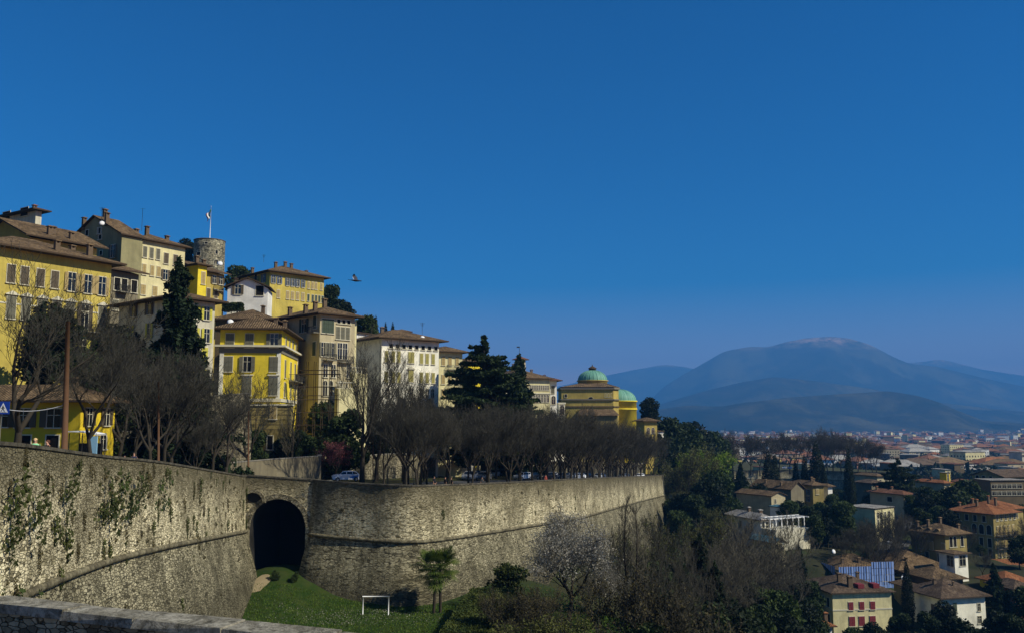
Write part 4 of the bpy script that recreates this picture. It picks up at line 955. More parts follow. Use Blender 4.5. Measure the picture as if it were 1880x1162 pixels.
pwall('stone_wall', 'rough pale stone retaining wall behind the bus shelter and street trees', [(212, 792, 104), (330, 792, 112), (345, 730, 116), (455, 722, 122), (462, 790, 124)], -9.6, 'rubble')
pwall('garden_wall', 'grey plastered garden wall under the yellow corner building', [(420, 850, 116), (500, 843, 121), (590, 837, 127), (590, 832, 140)], -9.8, 'grey_stucco')
pwall('retaining_wall', 'brown buttressed retaining wall with blind arches behind the tall bare trees', [(592, 846, 136), (650, 838, 142), (700, 834, 148), (740, 832, 156), (766, 836, 168), (800, 842, 178)], -16, 'rubble')
pwall('stone_wall', 'long low wall along the avenue behind the parked cars', [(880, 845, 205), (980, 846, 235), (1080, 848, 265), (1180, 850, 300)], -24, 'rubble')
# gate piers, railing
def iron_fence(name, label, a, b, h_, cat='railing'):
    root = empty(name, a, label, cat); mb = MB(); railing(mb, a, b, a.z, h_, .35); mb.build('bars', M['iron'], root)
iron_fence('iron_railing', 'tall iron railing in front of the pale stone wall between tree trunks', at(368, 862, 110), at(448, 866, 113), 2.6)
h = House('gatehouse', 'small flat roofed white pavilion among the avenue trunks near the cars', 'pavilion', 846, 196, 850, -17, 10, 842, 872, 'white', wl=4).body(); h.band(0, .25, .3, z=h.ze).done()

# scaffold
def scaffold():
    a = at(548, 672, 138); root = empty('scaffolding', (a.x, a.y, -9), 'rusty tube scaffolding in front of the beige building', 'scaffolding'); mb = MB()
    b = at(620, 672, 138); zt = a.z; xs = [a.x + (b.x - a.x) * t for t in (0, .2, .4, .6, .8, 1)]
    for x in xs:
        for y in (138, 139.3): mb.tube([(x, y, -9), (x, y, zt + .8)], .05, 5)
    for z in np.arange(-7, zt + .5, 2.0):
        for y in (138, 139.3): mb.tube([(xs[0] - .4, y, z), (xs[-1] + .4, y, z)], .05, 5)
    mb.build('tubes', M['eave'], root); p = MB()
    for z in (zt - .6, zt - 4.6): p.box(((xs[0] + xs[-1]) / 2, 138.7, z), ((xs[-1] - xs[0]) / 2, .55, .04))
    p.build('deck', M['eave'], root)
scaffold()
# ------------------------------------------------------------------ villas of the lower town
def villa(name, label, cx, Y, eave, yaw, pxL, pxR, wall, roof, base_py=None, kind='hip', slope=.42, over=.9, chim=(), R=(), L=(), cat='villa', wl=None, wr=None, bands=()):
    c = at(cx, eave, Y); z0 = at(cx, base_py, Y).z if base_py else low(c.x, c.y) - 2
    z0 = min(z0, low(c.x, c.y) - 1)
    h = House(name, label, cat, cx, Y, eave, z0, yaw, pxL, pxR, wall, wl=wl, wr=wr).body()
    h.roof(kind, slope, over, roof, chim); h.rows('R', R).rows('L', L)
    for b in bands: h.band(0, .3, .08, z=at(cx, b, Y).z)
    h.done(); return h
# front cream block with red shutters
v = villa('villa', 'large cream block with dark red shutters and dark tiled roof near the bottom edge', 1528, 195, 1089, 8, 1480, 1636, 'cream', 'dark_tiles', slope=.36, over=.7, chim=[(.38, .15, 3.0, .5), (.3, .3, 2.2, .4), (.7, .5, 1.5)],
      R=[([1561, 1582, 1602], 1112, 1.05, 1.7, 'closed', 'sh_red'), ([1562, 1582, 1602], 1140, 1.3, 2.0, 'closed', 'sh_red'), ([1562, 1582, 1602], 1166, 1.3, 2.0, 'closed', 'sh_red')], L=[([1520, 1512, 1500], 1105, 1, 1.9, 'plain dark', None), ([1520, 1505], 1135, 1, 1.9, 'plain dark', None)], bands=(1121,), wl=14)
def at_h(h, t, side, py):
    pass
# dormers on it
for k, t in enumerate((.52, .78)):
    p = v.pt(v.wR * t, 1.6, v.ze + 1.2); mb = MB(); mb.box(p, (.7, 1.0, .45), v.yaw); d_ = mb.build('dormer', M['sh_red'], v.root)
# scaffolded building behind, wrapped in blue netting
M['netting'] = plain('blue_netting', (112, 146, 204), 0.8, 0.2)
h = villa('building', 'house wrapped in blue striped scaffold netting behind the cream block', 1540, 222, 1046, 8, 1486, 1630, 'cream', 'tiles', slope=.42, chim=[(.2, .2, 1.4), (.5, .2, 1.4)], cat='building', wl=12)
mb = MB(); rl = MB()
for side, n_ in (('R', 22), ('L', 12)):
    Lw = (h.wR if side == 'R' else h.wL) + 1.6
    for k in range(n_):
        t0, t1 = Lw * k / n_ - .8, Lw * (k + 1) / n_ - .8; zt = h.ze + (2.0 if side == 'R' and k > 12 else 1.0)
        for q in range(6):
            za, zb_ = zt - 1.6 * q, zt - 1.6 * (q + 1) + .08; o = -1.4 + .04 * math.sin(k * 2.1 + q)
            P = [h.pt(t, o, z) if side == 'R' else h.pt(o, t, z) for t, z in ((t0, zb_), (t1, zb_), (t1, za), (t0, za))]
            mb.poly(P, (k + q // 3) % 2)
        P0 = (h.pt(t0, -1.45, 0) if side == 'R' else h.pt(-1.45, t0, 0)); rl.tube([(P0.x, P0.y, h.z0), (P0.x, P0.y, zt + .6)], .05, 4)
no = mb.build('netting', [M['netting'], plain('pale_netting', (138, 164, 212), .8, .2)], h.root); rl.build('scaffold_pole', M['grey_trim'], no)
villa('villa', 'white walled villa with purplish brown roof and round corner bay near the bottom right', 1728, 200, 1098, 15, 1700, 1808, 'pale_cream', 'dark_tiles', slope=.45, over=1.1, chim=[(.5, .3, .8, .2), (.3, .5, 1.2)],
      R=[([1752], 1114, .9, 1.8, 'closed', 'sh_green'), ([1796], 1114, .8, 1.6, 'plain', None), ([1796], 1137, 1, 1.6, 'plain', None)], L=[([1712], 1116, .9, 1.8, 'closed', 'sh_brown')], wl=11)
villa('villa', 'rubble stone house with small square windows behind the tall cypress', 1683, 210, 1083, 10, 1670, 1702, 'old_ochre', 'tiles', R=[([1690], 1093, 1.0, 1.8, 'plain dark', None), ([1690], 1118, 1.0, 1.9, 'plain dark', None)], wl=9)
villa('villa', 'wide low house with big brown roof and skylights behind the tall cypress', 1652, 232, 1046, 12, 1638, 1740, 'brown_stucco', 'tiles', slope=.45, over=1.2, chim=[(.3, .2, .9), (.8, .5, 1)], R=[([1690, 1712], 1057, 1.2, 1.4, 'plain dark', None)], wl=16)
villa('villa', 'low house with stepped brown hip roofs left of the purplish roofed villa', 1712, 219, 1064, 12, 1690, 1768, 'brown_stucco', 'tiles', slope=.4, over=1.0, wl=10)
h = villa('villa', 'ochre villa with three eyebrow dormers in its brown tiled roof', 1735, 238, 982, 25, 1672, 1774, 'old_ochre', 'tiles', slope=.42, over=1.1, chim=[(.2, .8, 2), (.3, .6, 2.2), (.6, .5, 2.5), (.8, .2, 1.5)],
      L=[([1690, 1710, 1732], 998, 1.1, 2.2, 'closed', 'sh_tan'), ([1700, 1725], 1020, 1.2, 2.4, 'plain dark', None)], R=[([1745, 1753, 1766], 994, 1.1, 2.8, 'arch dark', None)])
for t in (.25, .5, .75):
    p = h.pt(.6, h.wL * t, h.ze + .55); mb = MB(); mb.tube([p - h.dR * .3, p + h.dR * 2.0], [.85, .85], 12); mb.build('dormer', M['tiles'], h.root)
villa('veranda_house', 'low glazed veranda with flat tiled roof below the dormer villa', 1752, 226, 1017, 20, 1735, 1776, 'pale_cream', 'tiles', slope=.15, over=.8, R=[([1758, 1767], 1029, 2.0, 2.6, 'plain', None)], L=[([1744], 1029, 2.0, 2.6, 'plain', None)], wl=5)
villa('mansion', 'large olive mansion with orange hip roof and sunlit balconied side', 1823, 262, 944, 30, 1745, 1866, 'old_ochre', 'orange_tiles', slope=.36, over=1.3, chim=[(.3, .85, 1.6), (.3, .5, 2.6), (.6, .3, 3.2), (.5, .7, 2)],
      L=[([1806, 1790, 1775, 1758], 952, 1.1, 1.8, 'plain dark', None), ([1814, 1802, 1789], 972, 1.5, 2.8, 'arch dark', None), ([1814, 1802], 996, 1.2, 2.6, 'plain dark', None), ([1814, 1802], 1015, 1.2, 2.4, 'plain dark', None), ([1770], 972, 1.2, 2.2, 'plain dark', None), ([1770], 998, 1.2, 2.2, 'plain dark', None)],
      R=[(seq(1830, 1862, 5), 950, 1.0, 1.8, 'plain', None), (seq(1830, 1860, 5), 974, 1.0, 2.6, 'closed', 'sh_tan'), (seq(1830, 1860, 5), 997, 1.0, 2.6, 'closed', 'sh_tan'), (seq(1830, 1860, 5), 1016, 1.0, 2.0, 'closed', 'sh_tan')], cat='mansion').balcony('R', 1828, 1862, 983, 1.3).balcony('R', 1828, 1858, 1006, 1.3)
villa('villa', 'raised corner wing with orange roof on the large olive mansion', 1840, 275, 936, 30, 1800, 1878, 'old_ochre', 'orange_tiles', slope=.34, over=1.2, chim=[(.3, .5, 3)], R=[([1858, 1866], 944, 1.2, 2.2, 'plain', None)], wl=12)
villa('long_house', 'long low building with straight orange roof at the edge', 1803, 250, 1042, 2, 1795, 1900, 'brown_stucco', 'orange_tiles', slope=.5, over=.5, kind='gableR', wl=6)
villa('town_house', 'small house with yellow walls and mixed tile roof at the edge', 1846, 215, 1072, 15, 1835, 1895, 'warm_yellow', 'orange_tiles', slope=.45, R=[([1856, 1866, 1876], 1082, .9, 1.6, 'plain', None)], cat='house', wl=8)
villa('town_house', 'brick red house at the edge under the small yellow walled one', 1862, 203, 1082, 10, 1858, 1900, 'pink_stucco', 'dark_tiles', R=[([1870, 1878], 1093, .9, 1.6, 'plain dark', None)], cat='house', wl=8)
# stone roofed villa and its white loggia
villa('villa', 'villa with pale grey stone slab roof and white sunlit side', 1396, 243, 955, 20, 1334, 1420, 'white', 'slate', slope=.5, over=.8, chim=[(.5, .5, 1.2, .35), (.7, .3, 1.4, .5)], R=[([1402, 1408, 1414], 966, 1.0, 2.4, 'arch plain', None)], L=[([1380, 1360], 966, 1, 2, 'closed', 'sh_grey')])
def pergola():
    a = at(1414, 953, 238); b = at(1477, 953, 244); z0 = low(b.x, b.y) - 1; zm = at(1446, 971, 240).z
    root = empty('pergola', (a.x, a.y, z0), 'white pergola frame on an arcaded terrace beside the stone roofed villa', 'pergola'); w = MB(); d = b - a; L = d.to_2d().length; ang = math.atan2(d.y, d.x); c = (a + b) / 2
    w.box((c.x, c.y + 3, (z0 + zm) / 2), (L / 2, 3, (zm - z0) / 2), ang); wo_ = w.build('terrace_wall', M['old_white'], root)
    for k in range(4):
        p = a + d * ((k + .6) / 4.4); n_ = Vector((d.y, -d.x, 0)).normalized(); q = p + n_ * .06; q.z = zm - 3.0
        ms = window_meshes(1.6, 3.4, 'arch closed', 'sh_grey'); o = link('window', ms['frame'], root, q - root.location, ang); link('pane', ms['pane'], o)
    f = MB(); zt = a.z
    for k in range(7):
        for y in (0.3, 5.2):
            p = a + d * (k / 6); f.box((p.x, p.y + y, (zm + zt) / 2), (.09, .09, (zt - zm) / 2), ang)
        p = a + d * (k / 6); f.box((p.x, p.y + 2.7, zt), (.1, 2.7, .12), ang)
    for y in (.3, 5.2): f.box((c.x, c.y + y, zt), (L / 2 + .1, .13, .15), ang)
    f.build('frame', M['white_paint'], root)
pergola()
villa('annex', 'small annex with teal metal roof below the white pergola terrace', 1424, 222, 998, 25, 1412, 1441, 'cream', 'teal_roof', slope=.6, over=.5, kind='gableL', cat='annex', wl=9, R=[([1436], 1003, .8, 1.4, 'plain', None)])
villa('farmhouse', 'long brown roofed farmhouse with pale stone gable end', 1452, 300, 899, 35, 1380, 1458, 'grey_stucco', 'tiles', slope=.62, over=.6, kind='gableL', chim=[(.2, .3, 1.2), (.3, .7, 1)], cat='farmhouse', L=[([1436, 1425], 906, .9, 1.3, 'plain dark', None)], wr=7)
villa('villa', 'olive villa with brown roof right of the pale stone gable', 1492, 305, 891, 15, 1452, 1512, 'old_ochre', 'tiles', slope=.4, over=.8, chim=[(.5, .3, 1.4), (.8, .4, 1.6)], L=[([1468, 1484], 901, 1.2, 1.8, 'open', 'sh_blue'), ([1468, 1484], 913, 1.2, 1.8, 'open', 'sh_blue')], R=[([1500], 902, 1, 1.8, 'closed', 'sh_tan')])
villa('cottage', 'low house with brown roof and white sunlit end wall below the farmhouse', 1416, 272, 911, 30, 1352, 1430, 'beige', 'tiles', slope=.35, over=.5, kind='gableL', cat='house', wr=6, R=[([1423], 920, .8, 1.4, 'plain', None)])
villa('annex', 'white glazed garden annex with slanted blue roof below the farmhouse', 1437, 262, 932, 30, 1432, 1449, 'white', 'teal_roof', slope=.3, over=.4, cat='annex', wl=5, R=[([1441, 1446], 940, .8, 1.8, 'plain', None)])
villa('villa', 'cream villa with orange brown hip roof above the white terrace house', 1658, 290, 908, 25, 1597, 1675, 'beige', 'red_tiles', slope=.36, over=.9, chim=[(.3, .8, 1.2), (.6, .5, 1)], L=[([1633], 916, 2, 1.6, 'plain dark', None)], R=[([1664, 1669], 915, 1.1, 1.8, 'plain', None)])
villa('apartment_building', 'white terraced house with crowded parapets and dark windows by the road', 1606, 262, 934, 35, 1590, 1641, 'cream', 'slate', slope=.05, over=.3, cat='building', wl=10, R=[([1611, 1618, 1625, 1632], 946, .9, 1.7, 'plain', None), ([1611, 1618, 1625, 1632], 959, .9, 1.7, 'plain', None)])
villa('villa', 'brown roofed villa behind the tall narrow cypress', 1610, 385, 874, 20, 1570, 1624, 'beige', 'tiles', slope=.34, over=.8, L=[([1596], 890, 1.4, 1.8, 'plain dark', None)], R=[([1616], 884, 1, 2, 'plain', None)])
villa('villa', 'villa with grey brown lower roof in front of the brown roofed one', 1600, 360, 887, 20, 1570, 1624, 'grey_stucco', 'dark_tiles', slope=.3, over=.8, R=[([1616], 900, 1, 2, 'plain', None)])
villa('villa', 'orange roofed villa with sunlit porch right of the large cedar', 1733, 330, 887, 25, 1680, 1745, 'beige', 'orange_tiles', slope=.36, over=.9, chim=[(.4, .5, .8)], L=[([1693], 895, 1.1, 2, 'plain', None)], R=[([1738], 898, 1.2, 1.8, 'plain', None)])
villa('tower_house', 'narrow lemon yellow tower house with flat roof behind the orange roofed villa', 1737, 345, 868, 20, 1725, 1744, 'strong_yellow', 'slate', slope=.05, over=.3, cat='house', R=[([1740], 878, .8, 3.5, 'plain', None)])
villa('villa', 'yellow villa with red roof between the dark trees', 1778, 350, 886, 25, 1745, 1792, 'warm_yellow', 'red_tiles', slope=.36, over=.8, R=[([1784], 897, 1, 1.8, 'plain', None)])
villa('apartment_building', 'olive gabled apartment house with shallow wide roof near the edge', 1843, 390, 876, 25, 1784, 1900, 'old_ochre', 'dark_tiles', slope=.32, over=.9, kind='gableR', cat='building', L=[([1794, 1806, 1819], 876, 1.6, 2, 'plain dark', None), ([1800, 1812, 1828], 894, 1.4, 2, 'plain dark', None)])
villa('office_building', 'dark flat roofed modern block in front of the olive gabled house', 1818, 330, 882, 5, 1812, 1885, 'brown_stucco', 'slate', slope=.03, over=.3, cat='building', R=[(seq(1825, 1880, 7), 892, 2.2, 1.5, 'plain', None), (seq(1825, 1880, 7), 905, 2.2, 1.5, 'plain', None)], wl=10)
villa('cottage', 'small white cottage half hidden right of the big dark cypresses', 1520, 310, 893, 25, 1512, 1528, 'white', 'tiles', cat='house', wl=6)
h = villa('house', 'house with orange roof and white chimney behind the big bare tree crown', 1508, 178, 1150, 10, 1420, 1527, 'white', 'orange_tiles', slope=.45, over=.8, chim=[(.8, .2, 2.0, .35)], cat='house', wl=14)
for i, (px, Y, ev, p0, p1, wm, rm, lab) in enumerate([(1480, 560, 852, 1465, 1492, 'cream', 'slate', 'pale building among the cypresses below the hazy town'), (1402, 540, 858, 1390, 1412, 'cream', 'red_tiles', 'cream pavilion between dark cypresses on the distant rampart'),
     (1735, 620, 862, 1690, 1745, 'cream', 'slate', 'pale flat industrial block with yellow side behind the cedar'), (1752, 640, 852, 1700, 1770, 'brown_stucco', 'red_tiles', 'long building with terracotta roof and pink end behind the cedar'), (1860, 620, 858, 1776, 1870, 'old_white', 'slate', 'long white factory hall with pale roof near the edge'),
     (1850, 680, 851, 1785, 1880, 'beige', 'red_tiles', 'long hall with brick red roof behind the white factory'), (1700, 760, 846, 1660, 1712, 'old_white', 'slate', 'white block with stepped terraces on the plain'), (1640, 560, 851, 1592, 1650, 'grey_stucco', 'orange_tiles', 'low shed with long orange roof right of the distant rampart'),
     (1740, 900, 836, 1722, 1758, 'cream', 'slate', 'apartment block with three pale balcony bands'), (1876, 720, 830, 1868, 1884, 'old_white', 'slate', 'slim pale high block at the edge of the plain')]):
    villa('apartment_building', lab, px, Y, ev, 12, p0, p1, wm, rm, slope=.18, over=.5, cat='building', R=[(seq(p0 + 4, p1 - 4, 6), ev + 6, 1.6, 1.8, 'plain', None)], wl=14)

# ------------------------------------------------------------------ hazy town on the plain
def tiny_house_mesh(i, rnd):
    mb = MB(); a, b, h_ = [(9, 7, 7), (14, 8, 9), (10, 10, 12), (24, 10, 6), (12, 9, 18), (18, 12, 11)][i]
    mb.prism([(-a, -b), (a, -b), (a, b), (-a, b)], -8, h_, 0)
    if i in (4, 3):
        mb.prism([(-a - .3, -b - .3), (a + .3, -b - .3), (a + .3, b + .3), (-a - .3, b + .3)], h_, h_ + .8, 1)
    else:
        e = [(-a - 1, -b - 1, h_), (a + 1, -b - 1, h_), (a + 1, b + 1, h_), (-a - 1, b + 1, h_)]; r0, r1 = (-a + b, 0, h_ + b * .4), (a - b, 0, h_ + b * .4)
        if a <= b: r0 = r1 = (0, 0, h_ + b * .4)
        mb.poly([e[0], e[1], r1] + ([r0] if r0 != r1 else []), 1); mb.poly([e[1], e[2], r1], 1); mb.poly([e[2], e[3], r0] + ([r1] if r0 != r1 else []), 1); mb.poly([e[3], e[0], r0], 1)
    nz = max(2, int(h_ / 3.2))
    for q in range(nz):
        z = 1.6 + q * 3.2
        for x in np.arange(-a + 1.8, a - 1, 3.4):
            mb.poly([(x - .6, -b - .04, z - .8), (x + .6, -b - .04, z - .8), (x + .6, -b - .04, z + .8), (x - .6, -b - .04, z + .8)], 2)
        for y in np.arange(-b + 1.8, b - 1, 3.4):
            for sx, w_ in ((a + .04, 1), (-a - .04, -1)): mb.poly([(sx, y - .6 * w_, z - .8), (sx, y + .6 * w_, z - .8), (sx, y + .6 * w_, z + .8), (sx, y - .6 * w_, z + .8)], 2)
    return mb
def far_town():
    rnd = random.Random(11); walls = ['cream', 'old_white', 'white', 'beige', 'pink_stucco', 'ochre', 'brown_stucco', 'white']; roofs = ['red_tiles', 'tiles', 'dark_tiles', 'slate', 'red_tiles', 'orange_tiles']
    protos = {}
    desc = ['low house', 'mid sized house', 'square block', 'long flat hall', 'tall flat roofed block', 'broad apartment house']
    cols = {'cream': 'cream', 'old_white': 'off white', 'white': 'white', 'beige': 'beige', 'pink_stucco': 'pink', 'ochre': 'ochre', 'brown_stucco': 'brown'}
    rc = {'tiles': 'brown', 'red_tiles': 'red', 'orange_tiles': 'orange', 'dark_tiles': 'dark', 'slate': 'pale grey'}
    spots = []
    while len(spots) < 3000:
        Y = 690 * (8.5 ** rnd.random()) * (1.0 if rnd.random() < .8 else 1.15); px = rnd.uniform(1180, 1930)
        if Y < 800 and px < 1560: continue
        if Y < 700 and px < 1620: continue
        spots.append((Y, px))
    spots.sort(); big = MB(); kept = []
    for Y, px in spots:
        x = (px - 940) / FPX * (Y * CP); 
        if Y < 1600 and any(abs(x - a) < 30 and abs(Y - b) < 26 for a, b in kept[-160:]): continue
        i = rnd.choice([0, 0, 1, 1, 2, 2, 3, 4, 5, 5]); w, r = rnd.choice(walls), rnd.choice(roofs if i not in (3, 4) else ['slate', 'slate', 'red_tiles']); z = low(x, Y); rz = rnd.choice([.3, .3, -.5, 1.2, 0]) + rnd.uniform(-.2, .2)
        if len(kept) < 285:
            k = (i, w, r)
            if k not in protos: protos[k] = tiny_house_mesh(i, rnd).mesh('far_house', [M[w], M[r], M['dark']])
            o = link('far_house', protos[k], None, (x, Y, z), rz)
            tag(o, f'{cols[w]} {desc[i]} with {rc[r]} roof in the hazy town', 'house', 'houses of the hazy town on the plain')
        else:
            m_ = {'cream': 0, 'old_white': 1, 'white': 1, 'beige': 0, 'pink_stucco': 2, 'ochre': 0, 'brown_stucco': 3}[w]; t = MB(); a, b, h_ = rnd.uniform(6, 16), rnd.uniform(5, 9), rnd.uniform(6, 14)
            if rnd.random() < .08: h_ = rnd.uniform(15, 26)
            ca, sa = math.cos(rz), math.sin(rz); R_ = lambda u, v_: (x + u * ca - v_ * sa, Y + u * sa + v_ * ca)
            big.prism([R_(-a, -b), R_(a, -b), R_(a, b), R_(-a, b)], z - 8, z + h_, m_, False)
            e = [R_(-a - 1, -b - 1), R_(a + 1, -b - 1), R_(a + 1, b + 1), R_(-a - 1, b + 1)]; r0, r1 = R_(-a * .5, 0), R_(a * .5, 0); ht = z + h_ + (.5 if r == 'slate' else 2.6); q = 4 if r != 'slate' else 5
            ez = z + h_
            big.poly([(*e[0], ez), (*e[1], ez), (*r1, ht), (*r0, ht)], q); big.poly([(*e[1], ez), (*e[2], ez), (*r1, ht)], q); big.poly([(*e[2], ez), (*e[3], ez), (*r0, ht), (*r1, ht)], q); big.poly([(*e[3], ez), (*e[0], ez), (*r0, ht)], q)
        kept.append((x, Y))
    tag(big.build('distant_town', [M['cream'], M['white'], M['pink_stucco'], M['brown_stucco'], M['red_tiles'], M['slate']]), 'mass of tiny roofs fading into the haze at the foot of the hills', 'town', None, 'stuff')
far_town()

# ------------------------------------------------------------------ plants
def segs_mesh(name, S, n, mat):
    S = np.array(S, dtype=float); p0, p1, r0, r1 = S[:, 0:3], S[:, 3:6], S[:, 6], S[:, 7]
    d = p1 - p0; d /= (np.linalg.norm(d, axis=1)[:, None] + 1e-9)
    ref = np.where(np.abs(d[:, 2:3]) > .9, np.array([[1, 0, 0]]), np.array([[0, 0, 1]])); a = np.cross(d, ref); a /= np.linalg.norm(a, axis=1)[:, None]; b = np.cross(d, a)
    th = np.arange(n) * 2 * np.pi / n
    ring = a[:, None, :] * np.cos(th)[None, :, None] + b[:, None, :] * np.sin(th)[None, :, None]
    V = np.concatenate([p0[:, None, :] + ring * r0[:, None, None], p1[:, None, :] + ring * r1[:, None, None]], axis=1)
    base = (np.arange(len(S)) * 2 * n)[:, None, None]; k = np.arange(n); q = np.stack([k, (k + 1) % n, (k + 1) % n + n, k + n], axis=1)[None]
    return np_mesh(name, V, (base + q).reshape(-1, 4), mat, True)
def leaves_mesh(name, C, size, mat, rnd, up=0.0, asp=.6):
    C = np.array(C, dtype=float); n = len(C); nr = rnd.normal(size=(n, 3)); nr[:, 2] += up; nr /= np.linalg.norm(nr, axis=1)[:, None]
    t = rnd.normal(size=(n, 3)); a = np.cross(nr, t); a /= np.linalg.norm(a, axis=1)[:, None]; b = np.cross(nr, a)
    s = size * rnd.uniform(.6, 1.4, n)[:, None]
    V = np.stack([C - a * s, C - b * s * asp + nr * s * .15, C + a * s, C + b * s * asp + nr * s * .15], axis=1)
    return np_mesh(name, V, np.arange(4 * n).reshape(-1, 4), mat)
def bare(seed, H, tr, fork, spread, lv=4, kids=(5, 5, 4, 5), tw=.018, up=.35, lean=0.0, gnarl=.22, columnar=False, mat='bark', tmat='twig', leaf=None, lsize=.12, ln=1):
    R = random.Random(seed); thick, thin, tips = [], [], []
    def grow(p, d, L, r, lev):
        n = 4 if lev < 2 else 3; pts = [p]; rs = [r]; q = Vector(p); dd = Vector(d).normalized()
        for i in range(n):
            dd = (dd + Vector((R.gauss(0, gnarl), R.gauss(0, gnarl), R.gauss(0, gnarl * .6) + up * .25))).normalized(); q = q + dd * (L / n); pts.append(q.copy()); rs.append(r * (1 - .62 * (i + 1) / n))
        for i in range(n):
            (thick if rs[i] > .05 else thin).append((*pts[i], *pts[i + 1], max(rs[i], tw), max(rs[i + 1], tw * .7)))
        if lev >= lv: tips.append(pts[-1]); tips.append(pts[-2]); return
        kn = kids[min(lev, len(kids) - 1)]
        for k in range(kn):
            t = .3 + .7 * (k + R.random()) / kn; i = min(n - 1, int(t * n)); f = t * n - i; pp = pts[i].lerp(pts[i + 1], min(1, f))
            a = R.uniform(0, 2 * math.pi); par = (pts[i + 1] - pts[i]).normalized(); o = par.orthogonal().normalized(); o2 = par.cross(o); side = o * math.cos(a) + o2 * math.sin(a)
            nd = (par * R.uniform(.35, .8) + side * R.uniform(.5, 1.0) * spread + Vector((0, 0, up * .6))).normalized()
            grow(pp, nd, L * R.uniform(.45, .72), max(rs[i] * R.uniform(.4, .58), tw), lev + 1)
        grow(pts[-1], dd, L * .6, rs[-1], lev + 1)
    # trunk
    q = Vector((0, 0, -.6)); pts = [q]; rs = [tr * 1.25]; dd = Vector((lean, 0, 1)).normalized(); th = H * fork
    for i in range(4):
        dd = (dd + Vector((R.gauss(0, .05), R.gauss(0, .05), .1))).normalized(); q = q + dd * ((th + .6) / 4); pts.append(q.copy()); rs.append(tr * (1 - .08 * (i + 1)))
    tk = [(*pts[i], *pts[i + 1], rs[i], rs[i + 1]) for i in range(4)]
    top = pts[-1]; nl = R.choice((3, 4)) if not columnar else 1
    if columnar:
        n = 12; z0 = top.z
        for i in range(n):
            z = z0 + (H - z0) * i / n; rr_ = tr * (1 - .85 * i / n); nx = top + Vector((R.gauss(0, .1), R.gauss(0, .1), 0)); nx.z = z + (H - z0) / n; tk.append((*top, *nx, rr_, tr * (1 - .85 * (i + 1) / n))); 
            for k in range(3):
                a = R.uniform(0, 6.28); grow(top.lerp(nx, R.random()), Vector((math.cos(a), math.sin(a), R.uniform(.5, 1.0))), H * .2 * spread * (1 - .55 * i / n) * R.uniform(.7, 1.2), rr_ * .35, 1)
            top = nx
    else:
        for k in range(nl):
            a = 2 * math.pi * k / nl + R.uniform(-.4, .4); grow(top, Vector((math.cos(a) * spread, math.sin(a) * spread, R.uniform(.8, 1.3))), H * (1 - fork) * .56, tr * .6, 0)
    out = [('trunk', segs_mesh('trunk', tk + thick, 7, M[mat])), ('crown', segs_mesh('crown', thin, 3, M[tmat]))]
    if leaf:
        rnd = np.random.RandomState(seed); T = np.array([tuple(t) for t in tips]); T = np.repeat(T, ln, axis=0) + rnd.normal(0, .18, (len(T) * ln, 3))
        out.append(('blossom' if 'bloss' in leaf or leaf in ('pink', 'mimosa') else 'leaves', leaves_mesh('leaves', T, lsize, M[leaf], rnd)))
    return out
def blobs(seed, L, per, size, mat, up=.3, hollow=.55, asp=.6, trunk=None, tmat='bark', part='crown'):
    rnd = np.random.RandomState(seed); C = []
    for (x, y, z, rx, ry, rz) in L:
        n = int(per * (rx * ry * rz) ** .667); d = rnd.normal(size=(n, 3)); d /= np.linalg.norm(d, axis=1)[:, None]; r = rnd.uniform(hollow, 1.05, n)[:, None] ** .7
        C.append(np.array([x, y, z]) + d * r * np.array([rx, ry, rz]))
    C = np.concatenate(C); out = []
    if trunk: out.append(('trunk', segs_mesh('trunk', trunk, 7, M[tmat])))
    out.append((part, leaves_mesh(part, C, size, M[mat], rnd, up, asp))); return out
def conifer(seed, H, R0, mat, tiers=22, size=.3, droop=-.15, top=.04, per=90, flat=False, trunk_r=.28, bare_f=.08, jag=.35):
    rnd = np.random.RandomState(seed); C = []; sg = [(0, 0, -.6, 0, 0, H * .5, trunk_r, trunk_r * .6), (0, 0, H * .5, 0, 0, H * .97, trunk_r * .6, .03)]
    for i in range(tiers):
        f = i / (tiers - 1); z0_ = H * (bare_f + (1 - bare_f) * f); rr = R0 * (1 - f) ** .8 + R0 * top
        if flat: rr = R0 * (math.sin(math.pi * min(1, (f * .8 + .25))) ** .8) + .4
        nb = int(rnd.randint(6, 10))
        for k in range(nb):
            z = z0_ + rnd.normal(0, H / tiers * .7) * (1 if 0 < f < .97 else 0)
            a = rnd.uniform(0, 6.28); L = rr * rnd.uniform(1 - jag, 1.1) * (1.25 if rnd.rand() < .12 else 1); dz = droop * L
            sg.append((0, 0, z, L * math.cos(a), L * math.sin(a), z + dz, max(.03, .06 * L / 3), .02))
            n = int(per * L / nb * 1.6) + 5; t = rnd.uniform(.15, 1.05, n) ** .7; w = (.45 if flat else .3) * L * (1.05 - t * .7)
            u = rnd.normal(0, 1, n) * w * .5
            C.append(np.stack([L * t * math.cos(a) - u * math.sin(a), L * t * math.sin(a) + u * math.cos(a), z + dz * t + rnd.normal(0, .12 if flat else .2, n) - np.abs(u) * .15], axis=1))
    return [('trunk', segs_mesh('trunk', sg, 6, M['bark'])), ('crown', leaves_mesh('crown', np.concatenate(C), size, M[mat], rnd, 1.2 if flat else .5, .5))]
def plant(name, parts, loc, label, cat, group=None, rz=0, sc=1.0):
    root = empty(name, loc, label, cat, group, rz, sc)
    for pn, me in parts: link(pn, me, root)
    return root
